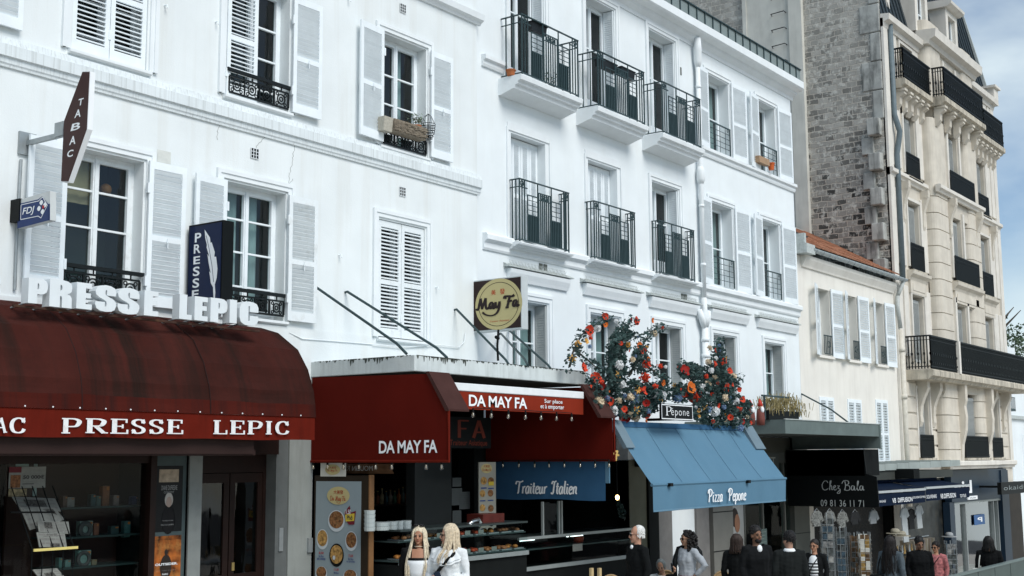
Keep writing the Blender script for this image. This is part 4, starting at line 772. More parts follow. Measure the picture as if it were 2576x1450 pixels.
# --- solid white letters standing on the awning
def arcloop(p): return smoothpts(p, 3, True)
IMP = {
 'P': [[(0,0),(0,1),(.33,1),(.46,.98),(.55,.9),(.58,.78),(.58,.62),(.55,.48),(.46,.4),(.36,.38),(.27,.38),(.27,0)],[(.27,.82),(.31,.8),(.32,.74),(.32,.64),(.31,.58),(.27,.56)]],
 'R': [[(0,0),(0,1),(.33,1),(.47,.97),(.56,.88),(.58,.75),(.57,.62),(.53,.55),(.45,.51),(.54,.46),(.575,.36),(.58,0),(.325,0),(.325,.33),(.31,.40),(.27,.41),(.27,0)],[(.27,.83),(.31,.81),(.325,.74),(.32,.64),(.27,.60)]],
 'E': [[(0,0),(0,1),(.45,1),(.45,.8),(.27,.8),(.27,.62),(.42,.62),(.42,.43),(.27,.43),(.27,.2),(.46,.2),(.46,0)]],
 'L': [[(0,0),(0,1),(.27,1),(.27,.2),(.44,.2),(.44,0)]], 'I': [[(0,0),(0,1),(.27,1),(.27,0)]],
 'S': [[(.57,.62),(.57,.78),(.53,.92),(.42,.99),(.29,1.01),(.15,.98),(.04,.90),(0,.75),(.02,.62),(.10,.53),(.22,.46),(.30,.39),(.315,.30),(.31,.20),(.285,.165),(.265,.20),(.265,.36),(0,.36),(0,.24),(.04,.09),(.14,.01),(.29,-.01),(.44,.01),(.54,.09),(.58,.25),(.57,.38),(.50,.48),(.38,.56),(.29,.62),(.27,.70),(.275,.80),(.295,.83),(.315,.80),(.315,.62)]],
 'C': [[(.57,.58),(.57,.78),(.52,.93),(.42,.99),(.29,1.01),(.14,.98),(.04,.88),(0,.7),(0,.3),(.04,.12),(.14,.02),(.29,-.01),(.44,.02),(.53,.10),(.57,.25),(.57,.42),(.31,.42),(.31,.2),(.285,.17),(.265,.2),(.265,.8),(.285,.83),(.31,.8),(.31,.58)]],
}
T = Thing('letter_sign', 'row of thick white block letters reading PRESSE LEPIC standing on the maroon awning', 'sign', (11, 14.2, 4.6))
YL = 13.62; BLK = M('white_letter_plastic', (.66,.71,.735), .4, .03, 5, streak=.15, dirt=(.5,.5,.48))
x0_ok = lambda x: True
for ch, u0, v0, u1, v1 in (('C',-38,684,3,752),('P',71.6,698,120,766),('R',125,701,181.6,775),('E',193,709.5,232,780),('S',240,714.5,293,786),('S',296.5,721,351.5,792.5),('E',363,730.5,399,797),('L',451.5,739.5,483,806),('E',489.7,745,523,809),('P',529.7,748.5,572,813),('I',578,753.5,596,816),('C',603,756,650,821)):
    v, f = curve2d(IMP[ch], .5); xs_ = [p[0] for p in v]; ys_ = [p[1] for p in v]; X0, X1, Y0, Y1 = min(xs_), max(xs_), min(ys_), max(ys_)
    p, q = at(u0, v0+(v1-v0)*.5, YL), at(u1, v0+(v1-v0)*.5, YL); zt = at(u0, v0, YL).z; zb = at(u0, v1-4*(v1-v0)/70, YL).z
    m = MB().add([(p.x+(x-X0)/(X1-X0)*(q.x-p.x), YL+.075-z_*.15*-1, zb+(y-Y0)/(Y1-Y0)*(zt-zb)) for x, y, z_ in v], f)
    T.part('letter', m, BLK)
    if x0_ok(p.x): T.part('stanchion', MB().tube([(p.x+.06,YL+.09,zb+.02),(p.x+.06,14.15,4.5)],.012,6), STEEL)
m = MB(); a, b = at(50,768,YL+.1), at(648,825,YL+.1); m.box(a.x-.1,b.x+.02,YL+.07,YL+.11,a.z-.03,a.z-.0); T.part('mounting_rail', m, M('rusty_rail', (.05,.025,.018), .8, .3, 20, patch=.4, pcol=(.25,.11,.03), pscale=2))
# --- projecting tobacco sign
X = 9.1
T = Thing('tobacco_sign', 'dark red lozenge sign reading TABAC on an iron arm', 'sign', (X, 14.5, 6.6))
poly = [tuple(atX(u, v, X)[1:]) for u, v in ((208,181.5),(225,181.5),(218,325),(171.6,457),(154.2,456),(161.6,305))]
cyz = (sum(p[0] for p in poly)/6, sum(p[1] for p in poly)/6)
big = [(cyz[0]+(y-cyz[0])*1.04, cyz[1]+(z-cyz[1])*1.012) for y, z in poly]
T.part('frame', MB().prism(big, lambda a, b, t: (X+.004+t*.075, a, b)), WHITEP)
T.part('panel', MB().prism(poly, lambda a, b, t: (X-.004+t*.006, a, b)), M('tobacco_red_panel', (.034,.0065,.005), .35, .15, 3))
m = MB()
for ch, u0, u1, v0, v1 in (('T',197.5,211,246.5,267),('A',187,203.5,274,298),('B',177.5,202,307,331),('A',174,190.5,341,366),('C',169,185.5,376,397)):
    a0, a1, b0, b1 = rectX(u0, u1, v0, v1, X-.006); text(m, ch, a0, a1, b0, b1, side(X-.0075), .02, shear=.12)
T.part('lettering', m, WHITEP, recalc=False)
m = MB(); p, q = atX(50,366,X+.06), atX(162,338,X+.06); m.beam((X+.06,14.48,p.z),(X+.06,q.y,q.z),.05,.06); m.box(X-.06,X+.18,14.46,14.52,p.z-.16,p.z+.14); p2 = atX(147,322,X); m.box(X+.02,X+.1,q.y-.02,q.y+.16,q.z-.02,q.z+.16); T.part('bracket', m, STEEL)
m = MB(); m.tube([(X-.02,14.47,6.5),(X-.03,14.47,5.4),(X-.02,14.47,4.8)], .02, 6); T.part('cable', m, STEEL)
# --- blue lottery sign
X = 9.0
T = Thing('lottery_sign', 'small blue and white box sign with a clover, marked FDJ, below the tobacco sign', 'sign', (X, 14.4, 5.8))
poly = [tuple(atX(u, v, X)[1:]) for u, v in ((45,504),(126,481),(126,554),(45,575))]
bx = MB().prism(poly, lambda a, b, t: (X+t*.085, a, b)); T.part('box', bx, M('sign_white_grey', (.52,.55,.55), .4))
BLUE = M('lottery_blue', (.008,.03,.125), .35, .1, 4)
pl = [tuple(atX(u, v, X)[1:]) for u, v in ((44.5,534),(51,513),(97,502),(107,494.5),(121,513),(126,514.5),(126,554.2),(44.5,575.5))]
T.part('blue_panel', MB().prism(pl, lambda a, b, t: (X-.006+t*.004, a, b)), BLUE)
m = MB(); p0 = poly[1]; p1 = poly[2]; m.box(X-.006, X+.087, p0[0]-.008, p0[0]-.001, p1[1]-.004, p1[1]+(p0[1]-p1[1])*.56); T.part('blue_edge', m, BLUE)
m = MB(); ln = [(52,548),(53,516),(97,506),(107,496),(119,517),(103,549),(96,544),(52,553)]
pts = [atX(u, v, X-.008) for u, v in ln]
for a, b in zip(pts, pts[1:]+pts[:1]): m.beam(a, b, .008, .002, (1,0,0))
a0, a1, b0, b1 = rectX(56, 87, 518, 546, X-.008); text(m, 'FDJ', a0, a1, b0, b1, side(X-.009), .01, shear=.2)
for k, (u, v) in enumerate(((104,510),(98,525),(107,533),(113,516))):
    c = atX(u, v, X-.009); q = [(c.y+.032*cos(a)*(1+.25*cos(2*a)), c.z+.034*sin(a)) for a in [i*pi/5 for i in range(10)]]; m.add([(X-.0095,)+t for t in q], [tuple(range(10))])
T.part('lettering', m, WHITEP, recalc=False)
m = MB(); c = atX(109,521,X-.01); m.box(X-.0112,X-.0105,c.y-.02,c.y+.02,c.z-.02,c.z+.02); T.part('red_mark', m, M('lottery_red', (.4,.02,.02), .5))
T.part('bracket', MB().box(X-.02,X+.14,14.3,14.5,5.66,5.95), BLACK)
# --- navy press sign with a feather
X = 11.8
T = Thing('press_sign', 'navy box sign reading PRESSE with a white feather', 'sign', (X, 14.4, 5.4))
y0, y1 = atX(475,573,X).y, atX(562,559,X).y; T.part('box', MB().box(X,X+.2,y1,y0,4.72,6.03), BLACK, bevel=.006)
T.part('panel', MB().box(X-.008,X-.001,y1+.03,y0-.02,4.75,6.0), M('press_navy', (.005,.013,.05), .3, .08, 3))
m = MB()
for ch, u0, u1, v0, v1 in (('P',490,506.5,585,611),('R',487.5,505,613.5,639),('E',486.5,503.5,644,666),('S',485,502.5,670,696),('S',484,501.5,699.5,725.5),('E',482.5,500,729,752)):
    a0, a1, b0, b1 = rectX(u0, u1, v0, v1, X-.009); text(m, ch, a0, a1, b0, b1, side(X-.0095), .02)
fe = [(1545,285),(1585,345),(1590,385),(1598,380),(1622,455),(1618,490),(1632,490),(1642,580),(1636,650),(1622,700),(1626,760),(1622,808),(1612,808),(1608,720),(1592,690),(1580,600),(1590,612),(1576,540),(1566,470),(1580,490),(1560,420),(1562,400),(1550,350)]
vv, ff = curve2d([[(x, -y) for x, y in fe]]); m.add([tuple(atX(x/3.0016, 483-y/3.0016, X-.0095)) for x, y, z_ in vv], ff)
T.part('lettering', m, WHITEP, recalc=False)
m = MB(); ql = [(1556,330),(1578,430),(1600,560),(1612,680)]
for a, b in zip(ql, ql[1:]): m.beam(atX(a[0]/3, 483+a[1]/3, X-.011), atX(b[0]/3, 483+b[1]/3, X-.011), .008, .001, (1,0,0))
T.part('feather_quill', m, M('press_navy_line', (.010,.022,.085), .3))
T.part('bracket', MB().box(X+.05,X+.12,y0,14.52,5.75,5.95), BLACK)
# --- round yellow caterer sign
X = 18.64
T = Thing('caterer_sign', 'square brown sign with a round yellow disc reading May Fa', 'sign', (X, 14.5, 5.5))
y0, y1 = atX(1189,707,X).y, atX(1312,693,X).y; z0, z1 = 5.0, 5.99
T.part('box', MB().box(X,X+.2,y1,y0,z0,z1), M('sign_edge_white', (.50,.54,.55), .4, .05, 5), bevel=.006)
T.part('panel', MB().box(X-.007,X-.001,y1+.02,y0-.03,z0+.03,z1-.025), M('dark_brown_panel', (.022,.010,.009), .35, .1, 4))
YEL = M('cream_yellow', (.46,.40,.20), .5, .05, 2)
c = atX(1254,765.5,X-.009); ry = abs(atX(1194,765,X).y-atX(1312,765,X).y)/2; rz = abs(atX(1254,701,X).z-atX(1254,830,X).z)/2
def disc(mb, x, c, ry, rz, n=48, r0=0):
    o = len(mb.v)
    if not r0: return mb.add([(x, c.y+ry*cos(2*pi*i/n), c.z+rz*sin(2*pi*i/n)) for i in range(n)], [tuple(range(n))])
    vs = []; 
    for i in range(n): a = 2*pi*i/n; vs += [(x, c.y+ry*cos(a), c.z+rz*sin(a)), (x, c.y+ry*r0*cos(a), c.z+rz*r0*sin(a))]
    return mb.add(vs, [(2*i, 2*i+1, (2*i+3) % (2*n), (2*i+2) % (2*n)) for i in range(n)])
T.part('disc', disc(MB(), X-.010, c, ry, rz), YEL, recalc=False)
DKBR = M('dark_brown_ink', (.02,.012,.012), .5); ORNG = M('orange_red_ink', (.42,.06,.015), .5)
m = disc(MB(), X-.0115, c, ry*.86, rz*.86, 48, .975); T.part('ring', m, DKBR, recalc=False)
MAYFA = [('s',[(-.08,.16),(-.02,.02),(.08,.1),(.16,.5),(.27,.97)]),('l',[(.27,.98),(.40,.06)]),('l',[(.38,.06),(.70,.97)]),('s',[(.70,.97),(.70,.4),(.76,.08),(.88,.05),(.98,.2)]),
 ('s',[(1.32,.52),(1.16,.56),(1.03,.34),(1.06,.08),(1.18,.08),(1.32,.50)]),('s',[(1.32,.52),(1.31,.15),(1.38,.03),(1.5,.2),(1.54,.56)]),('s',[(1.54,.54),(1.56,.18),(1.66,.06),(1.78,.2),(1.88,.58)]),('s',[(1.88,.58),(1.82,.0),(1.6,-.4),(1.2,-.55),(.75,-.45),(.42,-.2)]),
 ('s',[(2.3,.74),(2.36,.93),(2.6,.93),(2.9,.90),(3.1,.99)],1.5),('s',[(2.72,.93),(2.62,.5),(2.5,.0)]),('l',[(2.36,.02),(2.64,.02)],1.5),('l',[(2.5,.50),(2.92,.53)],1.6),('s',[(3.3,.52),(3.14,.56),(3.0,.34),(3.03,.08),(3.16,.08),(3.3,.50)]),('s',[(3.3,.52),(3.29,.15),(3.36,.03),(3.5,.18)])]
a0, a1, b0, b1 = rectX(1196, 1309, 738, 800, X-.012); m = lay(MB(), MAYFA, .21, .11, a0, a1, b0, b1, side(X-.0125), (-1,0,0)); T.part('lettering', m, DKBR, recalc=False)
m = MB()
for ch, u0, u1, v0, v1 in (('美',1235.5,1247,729,743.5),('發',1257.5,1270,725.5,741.5)):
    a0, a1, b0, b1 = rectX(u0, u1, v0, v1, X-.012); text(m, ch, a0, a1, b0, b1, side(X-.0125), .01)
a0, a1, b0, b1 = rectX(1232, 1281, 803, 813, X-.012); text(m, 'Traiteur Asiatique', a0, a1, b0, b1, side(X-.0125), .0, shear=.25); T.part('lettering', m, ORNG, recalc=False)
for z in (5.1,5.88):
    m = MB(); m.beam((X+.1,y0,z),(X+.1,14.5,z),.04,.05); m.box(X+.0,X+.2,14.46,14.5,z-.07,z+.07); T.part('bracket', m, STEEL)
# --- concrete canopy with tie rods
CONC = M('stained_white_concrete', (.56,.61,.61), .85, .08, 3, .15, 40, streak=.55, dirt=(.27,.30,.29), sscale=(6,6,.8))
MOSS = M('black_moss_stain', (.07,.08,.07), .95, .4, 30, .3, 60)
T = Thing('concrete_canopy', 'stained white concrete canopy slab above the red caterer awning', 'canopy', (16.7, 14.5, 4.0))
m = MB(); m.box(14.36,19.12,12.3,14.49,3.945,4.19); T.part('slab', m, CONC, bevel=.012); T.part('shade_board', MB().box(14.4,19.08,12.36,14.47,3.925,3.944), M('shade_board_dark', (.02,.02,.018), .9))  # dark board added under the slab to paint its underside in shade
m = MB(); rr = random.Random(5); x = 14.4
while x < 19.0:
    h = rr.uniform(.01,.075)*(1.6 if x < 15.6 else .7)*(rr.random()**1.0); w_ = rr.uniform(.02,.07)
    m.add([(x,12.2975,4.191),(x+w_,12.2975,4.191),(x+w_*.8,12.2975,4.191-h*.8),(x+w_*.5,12.2975,4.191-h),(x+w_*.2,12.2975,4.191-h*.5)],[(0,1,2,3,4)])
    if x < 16.3 and rr.random() < .7:
        y = 12.3+(x-14.4)*1.1; m.add([(14.3575,y,4.191),(14.3575,y+w_,4.191),(14.3575,y+w_*.7,4.191-h),(14.3575,y+w_*.3,4.191-h*.7)],[(0,1,2,3)])
    x += w_*rr.uniform(.3,.7)
T.part('moss_stain', m, MOSS, recalc=False)
m = MB()
for (u0, v0), (u1, v1) in (((791,727),(1023,889)),((868,737),(1125,899)),((1143,781),(1287,912)),((1255,842),(1328,918)),((1275,833),(1392,923)),((1478,905),(1560,960))):
    p = at(u0, v0, YA if u0 < 1200 else YB); X_ = p.x; q = Vector((X_+.0, 12.75, 4.2)); 
    # the rod runs out from the wall to the slab
    best = None
    for k in range(60):
        yy = 14.4-k*.035; t = atX(u1, v1, 1.0); d = _ray(u1, v1); pt = Vector((0,0,ZC))+d*((4.2-ZC)/d.z) if d.z > 0 else None
    q = pt if pt and 12.2 < pt.y < 14.6 else Vector((at(u1, v1, 12.9).x, 12.9, 4.2)); q.z = 4.19
    pts = [p+Vector((0,.03,0)), p+Vector((0,-.05,.015)), p+(q-p)*.9+Vector((0,0,.05)), q]
    T.part('tie_rod', MB().tube(pts, .022, 7), IRON)
m = MB(); p = at(1252,838,13.6); m.tube([at(1254,830,13.2), at(1251,870,13.2), at(1253,908,13.2)], .022, 6); m.tube([at(1247,848,13.2), at(1254,852,13.2)], .03, 6); T.part('iron_post', m, BLACK)
# --- red hood of the caterer
T = Thing('red_hood_awning', 'dark red boxed hood awning with side curtains lettered DA MAY FA', 'awning', (16.6, 14.4, 2.6))
def sidepanel(x, w, mat, mb=None):
    return MB().prism([(14.45,3.94),(12.03,3.89),(11.67,3.35),(11.65,2.60),(14.45,2.62)], lambda a, b, t: (x+t*w, a, b))
pn = T.part('side_curtain', sidepanel(14.36,.02,0), REDC); T.part('side_curtain', sidepanel(18.93,.02,0), REDC)
for a, b in ((14.33,14.82),(18.5,18.99)):
    m = MB().prism([(12.06,3.925),(12.0,3.925),(11.62,3.36),(11.62,3.33),(11.68,3.33)], lambda y, z, t: (a if t == 0 else b, y, z)); T.part('front_flap', m, BROWNC)
for x in (14.36,18.96): T.part('hem', MB().tube([(x,11.64,3.35),(x,11.63,2.6),(x,14.45,2.61)], .022, 6), REDV)
m = MB(); a0, a1, b0, b1 = rectX(953, 1100, 1107, 1141, 14.35); text(m, 'DA MAY FA', a0, a1, b0, b1, side(14.352), .02, .95); T.part('lettering', m, WHITEP, pn, recalc=False)
T = Thing('front_awning', 'rolled up red awning with white bar and DA MAY FA lettered valance', 'awning', (16.6, 12.2, 3.5))
T.part('white_bar', MB().box(14.5,18.5,11.96,12.1,3.665,3.785), M('white_bar_paint', (.72,.75,.76), .4, .05, 6), bevel=.01)
va = T.part('valance', MB().grid(lambda u, v: (14.5+4.0*u, 11.975-.006*sin(u*37)*v, 3.66-.27*v), 60, 2), REDF, smooth=True)
m = MB(); a0, a1, b0, b1 = rectY(1180, 1326, 990.5, 1030.5, 11.96); b0 -= .0; text(m, 'DA MAY FA', a0, a1, 3.44, 3.615, front(11.962), .02, .95)
a0, a1, _, _ = rectY(1370, 1415, 1000, 1010, 11.96); text(m, 'Sur place', a0, a1, 3.535, 3.62, front(11.962), .005); a0, a1, _, _ = rectY(1360, 1419, 1000, 1010, 11.96); text(m, 'et à emporter', a0, a1, 3.44, 3.53, front(11.962), .005)
T.part('lettering', m, WHITEP, va, recalc=False)
BULB = glass('bulb_glass', (.95,.93,.88), 3.0); FIL = M('bulb_cap', (.55,.5,.4), .3, metal=.3)
def bulbs(name, label, pts, cable):
    T = Thing(name, label, 'string lights', pts[0]); T.part('cable', MB().tube(cable, .006, 5), BLACK)
    for p in pts:
        s = T.part('socket', MB().tube([p, p+Vector((0,0,-.05)), p+Vector((0,0,-.065))], [.012,.018,.016], 8), BLACK)
        T.part('bulb', MB().tube([p+Vector((0,0,z)) for z in (-.065,-.08,-.105,-.125,-.14,-.148)], [.014,.018,.027,.028,.018,.003], 10), BULB, s, smooth=True)
        T.part('filament', MB().tube([p+Vector((0,0,z)) for z in (-.07,-.10,-.125)], [.012,.014,.006], 6), FIL, s)
pts = [Vector((at(u,1047,11.85).x, 11.85, 3.40)) for u in (1190,1236,1279,1322,1361,1400,1438)]
bulbs('light_string', 'string of clear bulbs under the red DA MAY FA front valance', pts, [p+Vector((0,0,.006*(i % 2))) for i, p in enumerate(pts)])
pts = [Vector((14.37, atX(u,1160,14.37).y, 2.62)) for u in (788,824,864,903,945,985.5,1072,1111)]
bulbs('light_string', 'string of clear bulbs under the left red side curtain', pts, list(pts))
pts = [Vector((18.9, atX(u,1158,18.9).y, 2.61)) for u in (1265,1305,1345,1381,1419.6,1459.6,1497,1532)]
bulbs('light_string', 'string of clear bulbs in front of the blue Traiteur Italien curtain', pts, list(pts))
# --- blue awning of the pizzeria
BLUEC = M('blue_canvas', (.095,.195,.28), .75, .05, 1.2, .08, 200, streak=.25, dirt=(.13,.23,.31), sscale=(2,2,.5)); BLUED = M('deep_blue_canvas', (.035,.10,.19), .75, .08, 2, .08, 200)
T = Thing('blue_awning', 'sky blue sloping awning with a Pizza Pepone valance', 'awning', (22.2, 13, 2.8))
T.part('hood_top', MB().prism([(14.5,3.36),(11.93,3.30),(11.9,3.2),(14.5,3.2)], lambda a, b, t: (19.32+t*5.7, a, b)), BLUED)
for a, b in ((19.32,19.62),(24.62,25.08)):
    T.part('ear_flap', MB().prism([(12.0,3.33),(11.9,3.31),(11.6,2.82),(11.68,2.80)], lambda y, z, t: (a if t == 0 else b, y, z)), M('grey_blue_flap', (.14,.20,.24), .8))
T.part('end_curtain', MB().prism([(14.45,3.2),(12,3.2),(11.66,2.8),(14.45,2.7)], lambda a, b, t: (25.03+t*.02, a, b)), BLUED)
def cl(u, v): 
    xa, xb = 19.42, 25.02-.0; x = xa+(xb-xa)*u; yT, zT = 11.93, 3.22; yB, zB = 11.16, 2.165+.03*u
    return (x, yT+(yB-yT)*v, zT+(zB-zT)*v-.035*sin(pi*v)*(1-.3*cos(u*4*pi))-.006*sin(u*pi*10)*sin(pi*v))
cloth = T.part('awning_cloth', MB().grid(cl, 50, 14), BLUEC, smooth=True)
m = MB()
for k in range(1, 5): u = k/5; m.tube([Vector(cl(u, v/10))+Vector((0,-.008,.004)) for v in range(11)], .004, 4)
T.part('seam', m, M('seam_blue', (.09,.19,.28), .8), cloth)
m = MB(); m.tube([(19.40,11.16,2.165),(25.04,11.16,2.195)], .028, 8); T.part('front_bar', m, BLUEC)
va = T.part('valance', MB().grid(lambda u, v: (19.42+5.6*u, 11.15-.015*sin(u*23)*v-.008*sin(u*61)*v, 2.15+.03*u-v*(.455-.0*u)), 90, 4), BLUEC, smooth=True)
m = MB(); m.grid(lambda u, v: (19.42+5.6*u, 11.143-.015*sin(u*23)-.008*sin(u*61), 1.73+.03*u-v*.03), 90, 1); T.part('hem', m, M('pale_blue_hem', (.12,.23,.32), .8), va)
for u, v in ((1688,1220),(1884,1212)): p = at(u, v, 11.1); T.part('clip', MB().box(p.x-.05,p.x+.05,11.08,11.16,p.z-.03,p.z+.03), BLACK)
LOB = {
 'T': (.62,[('s',[(.0,.72),(.05,.92),(.22,.93),(.45,.90),(.68,1.0)]),('s',[(.36,.92),(.32,.5),(.30,.1),(.22,.0)])]),
 'I': (.42,[('s',[(.0,.75),(.08,.95),(.25,.92),(.4,1.0)]),('s',[(.24,.92),(.22,.5),(.2,.1),(.1,0),(.0,.1)])]),
 'P': (.62,[('s',[(.2,.95),(.2,.5),(.17,0)]),('s',[(.0,.7),(.05,.95),(.3,1.02),(.52,.88),(.5,.62),(.34,.47),(.2,.48)])]),
 'r': (.34,[('l',[(.1,.55),(.1,0)]),('s',[(.1,.35),(.2,.52),(.33,.55)])]), 'a': (.42,[('s',[(.34,.5),(.2,.57),(.07,.4),(.06,.15),(.16,.0),(.28,.12),(.34,.5)]),('s',[(.34,.55),(.33,.12),(.42,.02)])]),
 'i': (.24,[('s',[(.1,.55),(.1,.12),(.2,.0)]),('l',[(.11,.76),(.11,.68)])]), 't': (.28,[('s',[(.13,.85),(.12,.15),(.24,.0)]),('l',[(.0,.57),(.27,.57)])]),
 'e': (.36,[('s',[(.08,.28),(.28,.36),(.3,.5),(.2,.57),(.08,.42),(.07,.15),(.18,.0),(.34,.1)])]), 'u': (.42,[('s',[(.08,.55),(.08,.12),(.18,.0),(.3,.15)]),('s',[(.31,.55),(.31,.12),(.42,.02)])]),
 'l': (.24,[('s',[(.12,1.0),(.10,.5),(.1,.12),(.22,.0)])]), 'n': (.44,[('l',[(.09,.55),(.09,0)]),('s',[(.09,.35),(.2,.55),(.32,.5),(.32,.12),(.43,.02)])]),
 'z': (.36,[('l',[(.04,.54),(.33,.54)]),('l',[(.31,.54),(.06,.02)],.7),('l',[(.04,.03),(.35,.03)])]), 'p': (.42,[('l',[(.09,.56),(.09,-.32)]),('s',[(.09,.45),(.22,.57),(.35,.42),(.35,.14),(.22,0),(.09,.1)])]),
 'o': (.40,[('s',[(.2,.56),(.07,.42),(.07,.14),(.2,0),(.33,.14),(.33,.42),(.2,.56)])]),
}
def script(s, sp=.0, shear=.12):
    out = []; x = 0
    for ch in s:
        if ch == ' ': x += .4; continue
        w, st = LOB[ch]
        for t in st: out.append((t[0], [(px_+x+shear*py_, py_) for px_, py_ in t[1]])+tuple(t[2:]))
        x += w+sp
    return out
a0, a1, b0, b1 = rectY(1780, 1874, 1224, 1264, 11.12); m = lay(MB(), script('Pizza  Pepone'), .135, .085, a0, a1, 1.735, 2.055, front(11.112), (0,-1,0)); T.part('lettering', m, WHITEP, va, recalc=False)
X = 19.04
T = Thing('blue_side_curtain', 'deep blue side curtain reading Traiteur Italien below the red hood', 'curtain', (X, 13, 1.9))
cu_ = T.part('cloth', MB().grid(lambda u, v: (X+.012*sin(u*11)*v, 14.3-2.42*u, 2.62-.72*v-.012*sin(u*9)*v), 40, 4), BLUED, smooth=True)
T.part('edge_strip', MB().box(X-.01,X+.02,11.8,11.88,2.2,2.6), BLUEC)
a0, a1, b0, b1 = rectX(1297, 1454, 1209, 1243, X-.02); m = lay(MB(), script('Traiteur Italien'), .145, .09, a0, a1, b0, b1, side(X-.03), (-1,0,0)); T.part('lettering', m, WHITEP, cu_, recalc=False)
# --- black name board among the flowers
T = Thing('name_board', 'black board with white border reading Pépone between the flower arrangements', 'sign', (21.5, 11.7, 3.4))
a0, a1, b0, b1 = rectY(1664, 1742, 1016, 1061, 11.55); zz0, zz1 = at(1664,1056,11.55).z, at(1664,1015,11.55).z
T.part('board', MB().box(a0,a1,11.55,11.59,zz0,zz1), BLACK)
m = MB(); e = .012; m.box(a0+.01,a1-.01,11.544,11.5495,zz1-.03,zz1-.012); m.box(a0+.01,a1-.01,11.544,11.5495,zz0+.012,zz0+.03); m.box(a0+.01,a0+.022,11.544,11.5495,zz0+.03,zz1-.03); m.box(a1-.022,a1-.01,11.544,11.5495,zz0+.03,zz1-.03); T.part('border', m, WHITEP)
m = MB(); q = SERIF['P']; ww = a1-a0; lay(m, q, .13, .05, a0+ww*.13, a0+ww*.31, zz0+.08, zz1-.05, front(11.543), (0,-1,0))
text(m, 'épone', a0+ww*.30, a0+ww*.87, zz0+.045, zz1-.075, front(11.543), -.012, 1.15); T.part('lettering', m, WHITEP, recalc=False)
T.part('post', MB().box((a0+a1)/2-.03,(a0+a1)/2+.03,11.6,12.2,zz0,zz0+.05), BLACK)
# --- grey canopy, plants and gnomes on it
GREYC = M('grey_cladding', (.12,.155,.15), .7, .1, 3, .08, 60, streak=.35, dirt=(.08,.10,.10), sscale=(6,6,.8))
T = Thing('grey_canopy', 'deep grey flat canopy over the souvenir corner shop', 'canopy', (30, 14.5, 3.2))
T.part('fascia', MB().box(27.0,33.0,12.0,12.06,3.18,3.5), GREYC); T.part('side_fascia', MB().box(27.0,27.05,12.06,14.58,3.18,3.5), GREYC); T.part('deck', MB().box(27.05,33.0,12.06,14.58,3.2,3.46), M('canopy_deck', (.05,.06,.06), .9)); T.part('end_plate', MB().box(33.0,33.1,11.98,14.58,2.86,3.52), GREYC)
T.part('roof_edge', MB().box(26.98,33.02,11.98,12.02,3.5,3.52), ZINC)
p = at(2000,985,YB); T.part('tie_rod', MB().tube([(34.05,YB,4.45),(33.2,13.4,3.95),(32.6,12.6,3.5)], .022, 6), IRON)
T = Thing('rail_planter', 'planter of dry bushy plants on the grey canopy corner', 'planter', (27.9, 12.6, 3.5))
T.part('trough', MB().box(26.9,28.6,12.35,12.65,3.5,3.72), BLACK); m = MB(); m.box(26.6,26.64,12.3,12.34,3.5,4.05); m.box(26.5,28.0,12.3,12.34,4.02,4.06); T.part('rail', m, IRON)
m = MB(); rnd = random.Random(9)
for k in range(420): x = rnd.uniform(26.9,29.0); z = rnd.uniform(3.68,4.15-.18*abs(x-28)**1.5); y = 12.5+rnd.gauss(0,.13); m.beam((x,y,z-.1),(x+rnd.uniform(-.06,.06),y+rnd.uniform(-.05,.05),z+rnd.uniform(.02,.1)),.01,.01)
for k in range(26): x = rnd.uniform(26.95,28.9); leafcloud(m, (x,12.5,rnd.uniform(3.72,4.05-.15*abs(x-28))), (.14,.14,.10), 30, .026, rnd)
T.part('foliage', m, M('dry_plant', (.30,.25,.12), .8, .5, 9, patch=.5, pcol=(.08,.10,.05)), recalc=False)
for i, (x, h) in enumerate(((25.85,.42),(26.35,.46))):
    T = Thing('garden_gnome', ('small red capped garden gnome standing apart, left of the planter rail', 'taller garden gnome with a white beard beside the planter rail')[i], 'gnome', (x,12.3,3.5))
    T.part('body', MB().tube([(x,12.3,3.36),(x,12.3,3.5),(x,12.3,3.5+h*.35),(x,12.3,3.5+h*.5)],[.09,.1,.085,.05],12), M('gnome_coat', (.16,.05,.04), .6), smooth=True)
    T.part('head', MB().ball((x,12.28,3.5+h*.56),.06), M('gnome_skin', (.55,.33,.24), .6), smooth=True); T.part('beard', MB().ball((x-.02,12.24,3.5+h*.45),(.055,.04,.075)), WHITEP, smooth=True)
    T.part('hat', MB().tube([(x,12.3,3.5+h*.62),(x,12.3,3.5+h*.8),(x-.02,12.3,3.5+h)],[.068,.045,.008],12), M('gnome_hat', (.45,.04,.025), .6), smooth=True)
